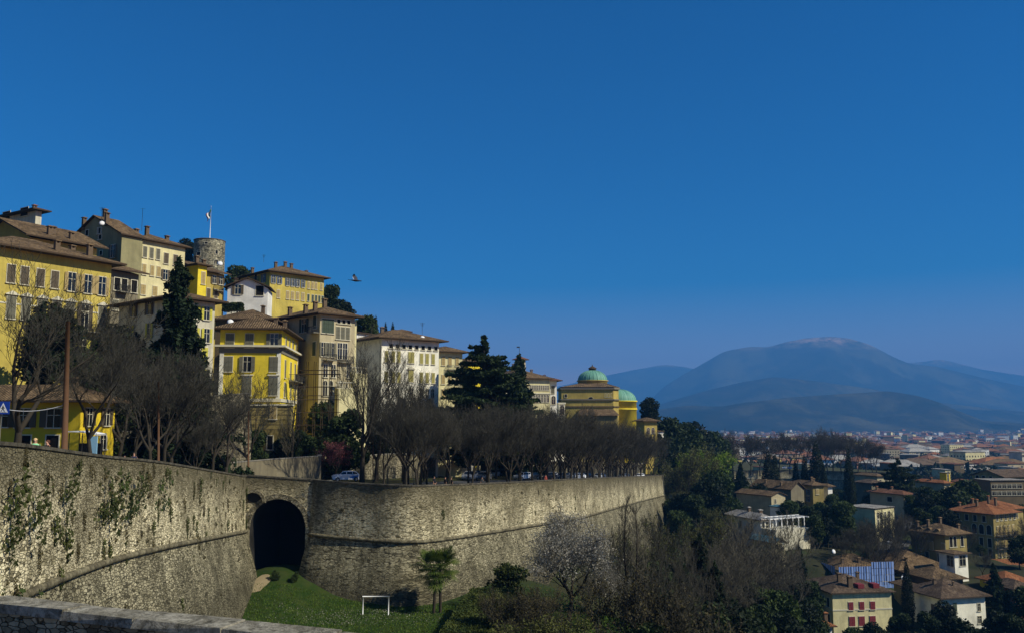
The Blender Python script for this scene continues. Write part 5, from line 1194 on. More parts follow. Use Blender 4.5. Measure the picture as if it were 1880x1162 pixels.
def rndblob(seed, n, R_, H, z0):
    r = random.Random(seed); L = []
    for k in range(n):
        a = r.uniform(0, 6.28); f = r.random(); z = z0 + H * r.uniform(.12, .9); e = math.sqrt(max(.05, 1 - ((z - z0) / H * 2 - .9) ** 2)); q = R_ * .62 * e * math.sqrt(f); s_ = R_ * r.uniform(.28, .45); L.append((q * math.cos(a), q * math.sin(a), z, s_, s_, s_ * .8))
    return L
PR = {}
PR['av'] = [bare(s, 12.5, .24, .22, .62, 4, (5, 5, 4, 4), .017, .5) for s in (1, 2, 3, 4)]
PR['big'] = [bare(s, 18, .42, .2, .42, 4, (4, 5, 4, 4), .015, .6) for s in (11, 12)]
PR['pol'] = [bare(21, 15, .36, .2, .6, 4, (4, 4, 4, 4), .014, .35, lean=.06), bare(22, 14, .26, .25, .5, 4, (4, 4, 4, 4), .014, .35)]
PR['tall'] = [bare(31, 20, .3, .2, .8, 3, (4, 4, 4), .022, .8, columnar=True, tmat='grey_twig'), bare(32, 20, .26, .25, .6, 3, (4, 4, 4), .022, .9, columnar=True)]
PR['bud'] = [bare(41, 11, .22, .2, .75, 4, (5, 4, 4, 4), .02, .4, leaf='budding', lsize=.1, ln=2), bare(42, 9, .2, .15, .8, 4, (5, 4, 4, 4), .02, .4, leaf='spring', lsize=.13, ln=4)]
PR['blos'] = [bare(51, 9, .26, .22, .85, 4, (5, 5, 5, 4), .016, .25, leaf='blossom', lsize=.075, ln=2, tmat='grey_twig')]
PR['pink'] = [bare(52, 7, .2, .25, .8, 4, (4, 4, 4, 4), .016, .3, leaf='pink', lsize=.09, ln=1)]
PR['shrub'] = [bare(61, 5.5, .09, .04, .9, 4, (5, 5, 4, 4), .014, .45, leaf='dry', lsize=.07, ln=1), bare(62, 5, .08, .04, .9, 4, (5, 5, 4, 4), .014, .5, leaf='budding', lsize=.08, ln=2)]
PR['wide'] = [bare(71, 19, .45, .1, .8, 4, (6, 5, 5, 5), .024, .5, tmat='grey_twig')]
PR['cedar'] = [conifer(5, 20, 8.0, 'cedar', 26, .34, .03, .05, 190, True, .5, .12, .5)]
PR['spruce'] = [conifer(6, 17, 4.6, 'spruce', 38, .2, -.2, .03, 260, False, .3, .05, .5), conifer(7, 14, 3.2, 'spruce', 26, .28, -.1, .05, 110, False, .25, .05, .4)]
PR['cyp'] = [blobs(8, [(0, 0, z, 1.35 * math.sin(math.pi * (.16 + .84 * (z / 15)) ** .8) + .15, 1.35 * math.sin(math.pi * (.16 + .84 * (z / 15)) ** .8) + .15, 1.2) for z in np.arange(.8, 14.6, .7)], 200, .2, 'cypress', .2, .6, .4, [(0, 0, -.6, 0, 0, 13, .2, .03)])]
PR['bush'] = [blobs(9 + i, rndblob(9 + i, 14, 3.2, 5.5, 0), 150, .24, 'bush', .3, .5, .6, [(0, 0, -.6, .2, 0, 3, .15, .08)]) for i in range(3)]
PR['ever'] = [blobs(15 + i, rndblob(15 + i, 26, 4.4, 9.5, 1.6), 110, .3, ['bush', 'cypress', 'cedar'][i], .3, .5, .6, [(0, 0, -.6, .2, 0, 5, .25, .12)]) for i in range(3)]
PR['tuft'] = [blobs(25, [(0, -.25, 0, .6, .35, .5), (.2, -.3, -.6, .45, .3, .5)], 260, .13, 'ivy', .2, .2), blobs(26, [(0, -.25, 0, .5, .35, .5), (-.1, -.3, -.8, .4, .25, .8), (0, -.2, -1.6, .25, .2, .6)], 260, .13, 'ivy', .2, .2),
              blobs(27, [(0, -.25, 0, .45, .3, .4)], 260, .11, 'dry', .2, .1), blobs(28, [(0, -.25, 0, .5, .3, .5), (.2, -.25, -.7, .5, .3, .8)], 230, .11, 'dry', .2, .1)]
gz = lambda x, y: hill(x, y)
def put(kind, i, px, Y, label, cat='tree', name='tree', sc=1.0, group=None, ground=None, top=None, H=None, dz=0):
    """top: pixel row of the tree top, sizes it from the prototype's height H"""
    gr = ground or (lambda x, y: hill(x, y))
    x = xat(px, Y, -8); z = gr(x, Y) + dz
    x = xat(px, Y, z)
    if top is not None: sc = (at(px, top, Y).z - z) / H
    return plant(name, PR[kind][i], (x, Y, z), label, cat, group, random.Random(int(px * 7 + Y)).uniform(0, 6.28), sc)
R = random.Random(77)
# the avenue on the bastion
pp = [p for p in pb if p.x > -17 and p.y < 300]
nn_all = normals(pb); k = 0; avn = 0; rowc = [0, 0, 0]
S = 0; nxt = 0; last = None
for i, p in enumerate(pb[:-4]):
    if p.x < -14: continue
    if last is not None: S += (p - last).length
    last = p
    if S < nxt: continue
    nxt += 6.3
    for row, o in enumerate((3.2, 9.5, 17.5)):
        if row == 2 and S < 20: continue
        n_ = nn_all[i]; x, y = p.x - n_.x * o + R.uniform(-.5, .5), p.y - n_.y * o + R.uniform(-.8, .8)
        z = hill(x, y); sc = R.uniform(.84, 1.04) * (.9 if S < 50 else 1.06)
        avn += 1; rowc[row] += 1
        plant('plane_tree', PR['av'][R.randrange(4)], (x, y, z), f"bare plane tree, {nth(rowc[row])} from the near end in the {['parapet', 'middle', 'inner'][row]} row of the avenue", 'tree', 'bare plane trees of the avenue on the bastion', R.uniform(0, 6.28), sc)
# tall bare trees at the left of the avenue
for n_, (kd, i, px, Y, top, H, lab) in enumerate([('big', 0, 664, 122, 640, 18, 'tallest bare tree with thick trunk beside the white and blue car'), ('big', 1, 742, 124, 702, 18, 'big forked bare tree right of the tallest one on the bastion'), ('big', 0, 690, 130, 690, 18, 'slimmer bare tree just behind the tallest trunk on the bastion'),
    ('av', 1, 770, 126, 722, 12.5, 'bare tree with low fork at the start of the dense avenue'), ('tall', 0, 536, 128, 700, 20, 'pollarded bare tree with stubby side twigs in front of the yellow corner building'),
    ('pol', 0, 26, 56, 505, 15, 'big grey bare tree beside the crossing sign at the far edge'), ('pol', 1, 170, 66, 605, 14, 'thin bare tree in front of the strong yellow low house'),
    ('av', 2, 277, 84, 650, 12.5, 'bare tree with reddish pole beside it left of the pale stone wall'), ('pol', 1, 300, 88, 655, 14, 'bare tree, second in the clump by the pale stone wall'), ('pol', 0, 316, 92, 665, 15, 'bare tree, third in the clump by the pale stone wall'), 
    ('pol', 1, 388, 101, 685, 14, 'bare tree with dark upright trunk before the iron railing'), ('pol', 0, 414, 104, 700, 15, 'bare tree with v shaped fork before the iron railing'), ('av', 2, 355, 98, 770, 12.5, 'short young bare tree between the clump and the iron railing'), ('pol', 1, 246, 100, 660, 14, 'bare tree with wide brown crown below the dark conifer'),
    ('pol', 1, 455, 122, 705, 14, 'bare tree with pale twigs in front of the yellow facade'), ('av', 1, 640, 150, 735, 12.5, 'small bare garden tree left of the tall avenue trunks'), ('pol', 1, 210, 96, 620, 14, 'bare tree behind the bus shelter with crown against the yellow palace')]):
    put(kd, i, px, Y, lab, top=top, H=H)
put('pink', 0, 615, 134, 'small tree with pink blossom behind the garden wall', sc=1.0, top=800, H=8.5, name='blossom_tree')
# conifers and evergreens of the upper town
put('spruce', 0, 311, 108, 'tall dark conifer in front of the white house with lime shutters', top=482, H=17, name='conifer')
put('cedar', 0, 888, 178, 'large layered cedar right of the cream annex', top=620, H=20, name='cedar')
put('spruce', 1, 953, 215, 'dark fir in front of the small square tower', top=656, H=14, name='fir')
for px, Y, top, lab in [(82, 108, 560, 'dark evergreen tree behind the big grey bare tree'), (208, 108, 600, 'dark evergreen tree below the link house'), (170, 104, 640, 'evergreen shrub mass above the roof of the low yellow house'), (470, 128, 790, 'rounded evergreen at the corner of the yellow building'), (615, 136, 840, 'dark evergreen bush left of the parked car by the retaining wall'), (560, 133, 790, 'evergreen in the garden below the scaffolding'),
                      (596, 150, 735, 'ivy covered garden tree right of the scaffolding'), (700, 168, 775, 'mossy evergreen behind the buttressed retaining wall'), (740, 175, 800, 'olive green shrub above the retaining wall'), (860, 195, 745, 'dark evergreen at the foot of the cedar'), (672, 205, 578, 'pine on the hilltop behind the white flat house'), (602, 240, 522, 'dark evergreen at the end of the long yellow building'), (622, 236, 552, 'evergreen lower down the ridge right of the long yellow building'),
                      (632, 138, 752, 'dark ivy covered evergreen below the cream facade section'), (1192, 335, 730, 'dark pine standing above the ochre house past the church'), (905, 205, 700, 'dark evergreen low between the cedar and the fir'), (328, 305, 440, 'dark tree left of the round tower on the hilltop'), (432, 250, 487, 'small dark tree between the round tower and the long yellow building'), (525, 131, 800, 'small evergreen by the porch of the yellow corner building')]:
    x = xat(px, Y, 0); z = at(px, top, Y).z; gz_ = hill(x, Y); Hh = z - gz_; 
    if Hh > 16: gz_ = z - 12; Hh = 12
    plant('evergreen_tree', PR['ever'][int(px) % 3] if Hh > 5 else PR['bush'][int(px) % 3], (x, Y, gz_), lab, 'tree', None, px, Hh / (11.0 if Hh > 5 else 5.6))
for px, Y, top, lab in [(690, 215, 580, 'thin dark cypress, first behind the big white building'), (708, 225, 592, 'small cypress left of the white belvedere'), (721, 230, 592, 'small cypress rising just behind the white belvedere')]:
    z = at(px, top, Y).z; plant('cypress', PR['cyp'][0], (xat(px, Y, z), Y, z - 15 * .8), lab, 'cypress', None, px, .8)
hg = MB()
def hedge(name, label, pts, w, h_, mat='hedge', per=900, size=.16, seed=1):
    rnd = np.random.RandomState(seed); C = []; root = empty(name, pts[0], label, 'hedge'); core = MB()
    for a, b in zip(pts[:-1], pts[1:]):
        a, b = Vector(a), Vector(b); d = b - a; L = d.length; n_ = Vector((d.y, -d.x, 0)).normalized(); n = int(per * L)
        t = rnd.uniform(0, 1, n); face = rnd.randint(0, 4, n); u = rnd.uniform(-1, 1, n) * w; v = rnd.uniform(0, 1, n) * h_
        u = np.where(face == 0, -w, np.where(face == 1, w, u)); v = np.where(face >= 2, h_, v)
        P = np.array(a)[None] + np.array(d)[None] * t[:, None] + np.array(n_)[None] * (u + rnd.normal(0, .08, n))[:, None]; P[:, 2] += v + rnd.normal(0, .08, n); C.append(P)
        n2 = n // 5; P = np.array(b if b == Vector(pts[-1]) else a)[None] + np.array(n_)[None] * (rnd.uniform(-w, w, n2))[:, None] + rnd.normal(0, .08, (n2, 3)); P[:, 2] += rnd.uniform(0, h_, n2); C.append(P)
        P = np.array(a)[None] + np.array(n_)[None] * (rnd.uniform(-w, w, n2))[:, None] + rnd.normal(0, .08, (n2, 3)); P[:, 2] += rnd.uniform(0, h_, n2); C.append(P)
        c = (a + b) / 2; sl = 0; ang = math.atan2(d.y, d.x)
        core.box((c.x, c.y, c.z + h_ / 2 - .1), (d.to_2d().length / 2 - .05, w - .15, h_ / 2 - .15), ang)
    link('leaves', leaves_mesh('leaves', np.concatenate(C) - np.array(pts[0]), size, M[mat], rnd, .2), root); core.build('branches', M['cypress'], root)
hedge('hedge', 'clipped dark hedge under the white gabled house', [at(412, 572, 172) , at(444, 571, 172)], 1.2, 1.4, 'bush', 200, .25, 3)
# lower garden: big clipped hedge, shrubs, palms, blossom tree
hp = [at(812, 1170, 70), at(850, 1128, 86), at(960, 1106, 100), at(1000, 1098, 106)]; hp[0].z = hp[1].z
g0 = [Vector((xat(812, 72, -22), 72, 0)), Vector((xat(905, 101, -22), 101, 0))]
for p in g0: p.z = low(p.x, p.y) - .2
hedge('hedge', 'long clipped olive hedge beside the grass pitch below the bastion', [g0[0], g0[1]], 2.4, 2.9, 'hedge', 1500, .12, 4)
LW = low
def putl(kind, i, px, Y, label, **k): return put(kind, i, px, Y, label, ground=LW, **k)
putl('blos', 0, 1044, 98, 'spreading tree in white blossom below the bastion wall', top=955, H=9, name='blossom_tree', cat='blossom tree')
putl('blos', 0, 1112, 103, 'smaller dark stemmed tree in sparse white blossom', top=1040, H=9, name='blossom_tree', cat='blossom tree')
for n_, (kd, i, px, Y, top, H, lab) in enumerate([
    ('tall', 1, 1152, 96, 925, 20, 'tall thin bare poplar, left one of a pair before the bastion corner'), ('tall', 0, 1165, 93, 935, 20, 'tall thin bare poplar, right one of a pair before the bastion corner'),
    ('shrub', 1, 932, 86, 1082, 5.5, 'leggy budding shrub at the near end of the hedge'), ('shrub', 0, 958, 80, 1100, 5.5, 'brown twiggy shrub in the middle of the hedge top'), ('shrub', 0, 985, 86, 1090, 5.5, 'brown twiggy shrub left of the white blossom tree'), 
     ('shrub', 1, 1010, 76, 1125, 5.5, 'low twiggy shrub near the bottom between hedge and blossom tree'),
    ('pol', 1, 1195, 112, 975, 14, 'budding tree at the foot of the bastion behind the poplars'), ('wide', 0, 1375, 165, 958, 19, 'very wide bare tree filling the lower garden below the stone roofed villa'), ('bud', 0, 1250, 150, 960, 11, 'grey green tree with forked pale limbs below the bastion corner'),
    ('pol', 1, 1240, 100, 1050, 14, 'tangled bare tree right of the poplars'), ('pol', 0, 1215, 88, 1040, 15, 'bare dead looking tree with pale forked trunk near the bottom'),  ('wide', 0, 1440, 185, 1000, 19, 'bare tree with brown crown in front of the orange roofed house'),
    ('bud', 0, 1265, 300, 825, 11, 'round bare tree with greenish edge at the rampart corner'), ('bud', 1, 1292, 330, 838, 9, 'bright spring green tree past the rampart corner'), ('bud', 0, 1232, 300, 885, 11, 'budding tree below the rampart corner'), ('bud', 0, 1315, 250, 935, 11, 'bare garden tree left of the stone roofed villa'),
    ('wide', 0, 1330, 140, 1010, 19, 'bare tree with dark lower limbs left of the very wide one'), ('pol', 1, 1270, 125, 1010, 14, 'slim bare tree among dark evergreens near the bottom'), ('av', 0, 1410, 150, 1040, 12.5, 'brown bare tree low in front of the very wide bare tree'), ('shrub', 0, 1180, 86, 1085, 5.5, 'brown tangled shrub at the foot of the poplars'),
    ('wide', 0, 1490, 240, 985, 19, 'bare tree by the lower road left of the netted house')]):
    putl(kd, i, px, Y, lab, top=top, H=H)
for px, Y, top, kd, lab in [(1290, 128, 985, 'spruce', 'dark irregular conifer in the middle of the lower garden'), (1262, 112, 1040, 'spruce', 'dark conifer rising from the bottom left of the wide bare tree'), (1318, 112, 1035, 'spruce', 'deep green conifer below the wide bare tree'), (1470, 215, 1000, 'spruce', 'dark conifer left of the blue netted house'), (1830, 205, 1035, 'spruce', 'shaggy dark conifer beside the purplish roofed villa'), (1855, 190, 1085, 'spruce', 'pale green fir near the bottom corner'),
                         (1362, 330, 850, 'spruce', 'slender dark fir above the brown roofed farmhouse'), (1795, 300, 1000, 'spruce', 'dark fir behind the small yellow walled house')]:
    putl(kd, int(px) % 2, px, Y, lab, top=top, H=17 if int(px) % 2 == 0 else 14, name='conifer', cat='conifer')
for px, Y, top, lab in [(1412, 335, 825, 'cypress, left one of a twin pair on the slope above the farmhouse'), (1424, 338, 832, 'cypress, right one of the twin pair above the farmhouse'), (1501, 345, 812, 'tallest broad cypress above the olive villa'), (1479, 350, 834, 'cypress just left of the tallest broad one'), (1462, 352, 842, 'short cypress furthest left in the row above the olive villa'), (1514, 335, 848, 'cypress right of the tallest broad one'), (1561, 322, 824, 'very narrow tall cypress right of the distant rampart gap'), (1564, 300, 868, 'dark cypress below the very narrow one'),
                      (1662, 205, 1027, 'massive tall cypress beside the cream block with red shutters'), (1343, 420, 838, 'small dark cypress left of the slender fir')]:
    x = xat(px, Y, -30); z = low(x, Y); zt = at(px, top, Y).z; s_ = (zt - z) / 15; w_ = {1662: 1.35, 1501: 2.0, 1412: 1.7, 1424: 1.6}.get(px, 1.3); w_ *= 1.0
    plant('cypress', PR['cyp'][0], (x, Y, z), lab, 'cypress', None, px, (max(s_, .7) * w_ * .75, max(s_, .7) * w_ * .75, s_))
ev = [(1236, 280, 925), (1255, 262, 905), (1275, 255, 920), (1245, 240, 945), (1300, 260, 880), (1322, 270, 868), (1330, 300, 895), (1210, 330, 800), (1226, 340, 782), (1250, 360, 788), (1270, 380, 800), (1290, 400, 795), (1240, 350, 815), (1262, 345, 822), (1310, 420, 805), (1375, 290, 905), (1395, 285, 900), (1350, 290, 915),
      (1455, 262, 925), (1470, 270, 918), (1490, 262, 930), (1505, 275, 915), (1525, 268, 922), (1540, 262, 935), (1555, 255, 930), (1520, 250, 950), (1545, 245, 960), (1495, 245, 950), (1572, 270, 940), (1590, 275, 930),  (1675, 290, 905), (1700, 285, 915), (1712, 290, 905), (1722, 280, 930), (1750, 290, 900), (1765, 290, 895), (1780, 285, 905), (1740, 270, 935), (1695, 262, 940),
      (1795, 320, 905), (1800, 255, 1000), (1870, 240, 990), (1878, 300, 930),  (1730, 182, 1118), (1705, 180, 1135), (1560, 172, 1148), (1600, 172, 1150), (1648, 185, 1130), (1790, 182, 1150), (1830, 175, 1120), (1865, 172, 1130), (1880, 190, 1090), (1465, 200, 1050), (1480, 190, 1080), (1430, 232, 1010), (1400, 222, 1020), (1240, 110, 1110), (1290, 118, 1095), (1350, 110, 1125), (1190, 84, 1140), (1410, 150, 1110), (1450, 150, 1120), (1330, 340, 880), (1620, 330, 900),  (1590, 245, 1010),
      (1210, 115, 1118), (1235, 125, 1090), (1265, 130, 1100), (1305, 135, 1080), (1335, 140, 1095), (1365, 150, 1100), (1395, 135, 1115), (1425, 140, 1105), (1455, 165, 1095), (1490, 175, 1110), (1475, 170, 1130), (1250, 105, 1130), (1310, 110, 1130), (1380, 118, 1135), (1440, 130, 1140), (1500, 160, 1150), (1665, 165, 1150), (1760, 160, 1155), (1700, 160, 1158),
      (1225, 180, 990), (1210, 150, 1030), (1235, 165, 1020), (1260, 200, 985), (1290, 210, 975), (1330, 200, 1000), (1200, 128, 1050)]
adj = ['dark', 'deep green', 'olive green', 'rounded', 'shaggy', 'broad', 'compact', 'dense']
cm_ = [(1236, 'below the rampart corner'), (1300, 'left of the stone roofed villa'), (1400, 'near the farmhouse'), (1455, 'by the pergola garden'), (1560, 'by the tall narrow cypress'), (1640, 'by the lower road'), (1700, 'by the dormer villa'), (1800, 'by the olive mansion'), (1880, 'near the edge')]
used = {}
for n_, (px, Y, top) in enumerate(ev):
    near_ = min(cm_, key=lambda c: abs(c[0] - px))[1]; row_ = 'far up the slope' if Y > 285 else ('on the mid slope' if Y > 215 else 'low down in the gardens'); a_ = adj[n_ % 8]; lab = f'{a_} evergreen {row_} {near_}'
    used[lab] = used.get(lab, 0) + 1
    if used[lab] > 1: lab = f'{a_} evergreen behind another {row_} {near_}'
    x = xat(px, Y, -35); z = low(x, Y); hh = max(2.0, at(px, top, Y).z - z); i = n_ % 3
    plant('evergreen_tree', (PR['ever'][i] if hh > 5 else PR['bush'][i]), (x, Y, z), lab, 'tree', 'evergreens of the lower gardens', n_, (hh / 11.0 * R.uniform(.9, 1.2)) if hh > 5 else hh / 5.2)
x = xat(1652, 318, -35); plant('cedar', PR['cedar'][0], (x, 318, low(x, 318)), 'huge dark cedar left of the orange roofed villa', 'cedar', None, 1, (at(1652, 842, 318).z - low(x, 318)) / 20)
# bare trees of the mid distance
md = [(px, Y, top) for px, Y, top in [(1345, 505, 800), (1360, 500, 795), (1378, 510, 805), (1395, 500, 798), (1320, 470, 812), (1335, 460, 818), (1430, 530, 800), (1450, 520, 795), (1530, 520, 796), (1545, 515, 800), (1575, 505, 806), (1590, 512, 808), (1602, 508, 812), (1610, 515, 815), (1480, 540, 800), (1465, 535, 796), (1510, 520, 792), (1520, 510, 798), (1555, 520, 800), (1415, 515, 805), (1300, 450, 820), (1285, 430, 825),
                              (1590, 235, 960), (1605, 238, 955), (1620, 240, 965), (1575, 232, 968), (1640, 248, 940), (1655, 250, 950), (1560, 230, 975), (1668, 240, 965), (1545, 228, 985), (1632, 228, 985), (1600, 225, 990), (1770, 250, 965), (1720, 300, 900), (1800, 230, 1010), (1875, 260, 960), (1740, 210, 1060), (1355, 230, 960), (1340, 215, 985), (1300, 180, 1010)]]
for n_, (px, Y, top) in enumerate(md):
    up_ = Y > 420; x = xat(px, Y, -30); z = (-30 if up_ and px > 1320 else low(x, Y)) if not up_ else (terr(Y) if x < np.interp(px, [1285, 1620], [90, 215]) else -31); sc = (at(px, top, Y).z - z) / 12.5
    plant('bare_tree', PR['av'][n_ % 4], (x, Y, z - .3), (f'bare tree on the distant rampart, {nth(1 + sum(1 for q in md if q[1] > 420 and q[0] < px))} of its row from the church side' if up_ else f'bare tree of the lower gardens and road, {nth(1 + sum(1 for q in md if q[1] <= 420 and q[0] < px))} from the rampart side'), 'tree', 'bare trees on the distant rampart' if up_ else 'bare trees of the lower gardens', n_ * 1.7, sc)
rx = random.Random(5); fillc = 0
while fillc < 70:
    px, Y = rx.uniform(1480, 1890), rx.uniform(300, 560)
    if Y > 430 and px < 1640: continue
    x = xat(px, Y, -38); z = low(x, Y); fillc += 1; hh = rx.uniform(5, 9.5)
    if rx.random() < .6: plant('evergreen_tree', PR['ever'][rx.randrange(3)], (x, Y, z), 'evergreen tree between the roofs of the upper part of the lower town', 'tree', 'trees between the villas of the lower town', fillc, hh / 11)
    else: plant('bare_tree', PR['av'][rx.randrange(4)], (x, Y, z), 'bare tree between the roofs of the upper part of the lower town', 'tree', 'trees between the villas of the lower town', fillc, hh / 11)
# woods fading on the plain
rnd = np.random.RandomState(9); Cw = []
for _ in range(2600):
    Y = 620 * 9 ** rnd.rand(); px = rnd.uniform(1150, 1950); x = (px - 940) / FPX * Y; 
    if Y < 700 and px < 1500: continue
    z = low(x, Y); r_ = rnd.uniform(4, 8); n = 30; d = rnd.normal(size=(n, 3)); d /= np.linalg.norm(d, axis=1)[:, None]; Cw.append(np.array([x, Y, z + r_ * .8]) + d * np.array([r_ * 1.6, r_ * 1.6, r_ * .9]) * rnd.uniform(.6, 1, (n, 1)))
tag(link('far_woods', leaves_mesh('far_woods', np.concatenate(Cw), 2.4, M['cypress'], rnd, .3)), 'dark tree masses scattered between the roofs of the hazy plain', 'woods', None, 'stuff')

for px, py, Y, s_, lab in ((505, 1078, 107, .22, 'round dark green bush on the bare path below the arch'), (541, 1080, 107, .24, 'dark green bush on the grassy mound below the arch')):
    q = at(px, py, Y); plant('bush', PR['bush'][0], (q.x, Y, low(q.x, Y) - .1), lab, 'bush', None, px, s_)
PR['spring'] = [blobs(33, rndblob(33, 12, 2.2, 2.6, 0), 300, .07, 'spring', .3, .3), blobs(34, rndblob(34, 14, 3.0, 4.2, 0), 140, .2, 'hedge', .3, .4)]
for i, px, Y, top, H_, lab in ((1, 935, 107, 1036, 4.2, 'broad dull green bush against the foot of the bastion'), (0, 1082, 94, 1132, 2.6, 'bright yellow green bush at the bottom below the blossom tree'), (0, 1208, 100, 1118, 2.6, 'small lime bush low right of the poplars')):
    x = xat(px, Y, -22); z = low(x, Y); plant('bush', PR['spring'][i], (x, Y, z), lab, 'bush', None, px, max(.5, (at(px, top, Y).z - z) / H_))
# palms
def palm(seed, H, nf=34):
    rnd = random.Random(seed); tk = []; p = Vector((0, 0, -.5)); 
    for i in range(7):
        q = Vector((math.sin(i * .6 + seed) * .06, math.cos(i * .5) * .05, -.5 + (H + .5) * (i + 1) / 7)); tk.append((*p, *q, .17, .16)); p = q
    mb = MB()
    for k in range(nf):
        a = rnd.uniform(0, 6.28); el = rnd.uniform(-.7, 1.2); L = rnd.uniform(1.3, 2.0); d = Vector((math.cos(a) * math.cos(el), math.sin(a) * math.cos(el), math.sin(el))); h0 = p + d * L; mb.tube([p, p + d * L * .6, h0], [.03, .02, .02], 4, 0)
        side = d.cross(Vector((0, 0, 1))).normalized(); upv = side.cross(d)
        for j in range(15):
            t = math.radians(-115 + 230 * j / 14); dd = (d * math.cos(t) + side * math.sin(t)).normalized(); l = 1.3 * (1 - .25 * abs(j - 7) / 7); w = .075; sd = dd.cross(upv).normalized() * w; m_ = h0 + dd * l * .6 + Vector((0, 0, -.03)); e = h0 + dd * l + Vector((0, 0, -.22))
            mb.poly([h0, m_ + sd, e, m_ - sd], 0)
    return [('trunk', segs_mesh('trunk', tk, 8, M['bark'])), ('crown', mb.mesh('crown', M['palm']))]
for px, Y, top, lab, sd in ((797, 101.0, 1030, 'fan palm, left one of the pair against the bastion wall', 3), (808, 101.4, 1023, 'fan palm, right one of the pair against the bastion wall', 5)):
    x = xat(px, Y, -20); z = low(x, Y); plant('palm_tree', palm(sd, at(px, top + 18, Y).z - z), (x, Y, z), lab, 'palm', None, sd, 1.0)

# plants growing out of the rampart
def on_wall(FU, FL, path, S_, lo_, hi_, n, seed, label, group, kinds, s_rng, low_frac, zbias, ends):
    r = random.Random(seed); nm = normals(path)
    for _ in range(n):
        s_ = r.uniform(lo_, hi_); i = min(range(len(S_)), key=lambda q: abs(S_[q] - s_)); F_ = FL[i] if r.random() < low_frac else FU[i]
        t = r.random() ** zbias; j = min(int(t * (len(F_) - 1)), len(F_) - 2); f = t * (len(F_) - 1) - j; a, b = Vector(F_[j]), Vector(F_[j + 1]); p = a.lerp(b, f)
        n_ = nm[i]; rz = math.atan2(n_.y, n_.x) + math.pi / 2; sc = r.uniform(*s_rng) * (1.5 if r.random() < .12 else 1)
        kd = r.choice(kinds); q_ = (s_ - lo_) / (hi_ - lo_); bnd = 'just under the coping' if (path[i].z - p.z) < 1.6 else ('on the upper face' if F_ is not FL[i] else 'below the cordon')
        sz_ = 'large' if sc > .6 else ('mid sized' if sc > .42 else 'small'); wh = ends[0] if q_ < .25 else (ends[1] if q_ < .5 else (ends[2] if q_ < .75 else ends[3]))
        plant('wall_shrub', PR['tuft'][kd], p, f'{sz_} {label[0 if kd < 2 else 1]} {bnd} {wh}', 'shrub', group, rz, (sc, sc * .55, sc))
on_wall(FU1, FL1, pl, S1, 20, 100, 190, 4, ('green shrub on the rampart', 'dry shrub on the rampart'), 'shrubs growing out of the long rampart', [0, 1, 2, 3, 2, 3], (.25, .8), .15, .9, ('at its near end', 'near the pole', 'halfway along', 'beside the arch'))
on_wall(FU2, FL2, pb, S2, 0, 190, 110, 8, ('green tuft on the bastion', 'dry tuft on the bastion'), 'tufts growing on the curved bastion', [0, 2, 2, 3], (.2, .55), .35, .7, ('beside the arch', 'behind the blossom tree', 'past the blossom tree', 'towards the far corner'))
PR['mass'] = [blobs(90 + i, [(rr_.uniform(-1.3, 1.3), -.15, rr_.uniform(-1.9, 0), rr_.uniform(.15, .45), .2, rr_.uniform(.2, .7)) for _ in range(9)], 150, .12, ['ivy', 'bush', 'ivy'][i], .2, .2) for i, rr_ in enumerate([random.Random(90), random.Random(91), random.Random(92)])]
for px, py, Y, s_ in ((30, 875, 37, 1.4), (60, 905, 40, 1.3), (200, 868, 55, 1.3), (215, 900, 56, 1.6), (190, 890, 54, 1.2), (300, 880, 69, 1.2), (20, 960, 37, 1.0), (270, 878, 63, 1.2), (95, 1085, 37, 1.0), (150, 1090, 40, .8), (250, 870, 60, 1.5), (240, 900, 60, 1.1), (110, 870, 46, 1.2)):
    p = at(px, py, Y); i = min(range(len(pl)), key=lambda q: abs(pl[q].y - Y)); p.x = pl[i].x + .3; plant('wall_shrub', PR['mass'][int(px + py) % 3], p, f'large trailing green shrub on the upper rampart, {nth(1 + sorted([30, 60, 200, 215, 190, 300, 20, 270, 95, 150, 250, 240, 110]).index(px))} of them towards the arch', 'shrub', 'large trailing shrubs on the rampart', math.pi / 2, (s_, s_ * .6, s_))

# grass tufts of the pitch and daisies
rnd = np.random.RandomState(3); n = 60000; X = rnd.uniform(-32, 22, n); Y = rnd.uniform(70, 106, n)
Z = np.array([0.0] * n); gx = np.linspace(-34, 24, 40); gy = np.linspace(68, 108, 30); G = np.array([[low(a, b) for a in gx] for b in gy])
ix = np.clip((X - gx[0]) / (gx[1] - gx[0]), 0, 38.99); iy = np.clip((Y - gy[0]) / (gy[1] - gy[0]), 0, 28.99); i0, j0 = ix.astype(int), iy.astype(int); fx, fy = ix - i0, iy - j0
Z = G[j0, i0] * (1 - fx) * (1 - fy) + G[j0, i0 + 1] * fx * (1 - fy) + G[j0 + 1, i0] * (1 - fx) * fy + G[j0 + 1, i0 + 1] * fx * fy
hb = rnd.uniform(.06, .2, n); a = rnd.uniform(0, 6.28, n); dx, dy = np.cos(a) * .07, np.sin(a) * .07; lx, ly = rnd.normal(0, .05, n), rnd.normal(0, .05, n)
V = np.stack([np.stack([X - dx, Y - dy, Z - .05], 1), np.stack([X + dx, Y + dy, Z - .05], 1), np.stack([X + lx, Y + ly, Z + hb], 1)], 1)
M['blade'] = leafmat('grass_blades', (54, 84, 22), (92, 110, 40))
tag(link('grass', np_mesh('grass', V, np.arange(3 * n).reshape(-1, 3), M['blade'])), 'green grass of the pitch under the bastion', 'grass', None, 'stuff')
sel = (np.abs(X + 17) < 13) & (Y > 93) & (Y < 101) & (rnd.rand(n) < .3 * np.exp(-((X + 17) / 8) ** 2)); P = np.stack([X, Y, Z + .16], 1)[sel]
tag(link('daisies', leaves_mesh('daisies', P, .06, M['blossom'], rnd, 3)), 'white daisies scattered over the grass round the goal', 'flowers', None, 'stuff')
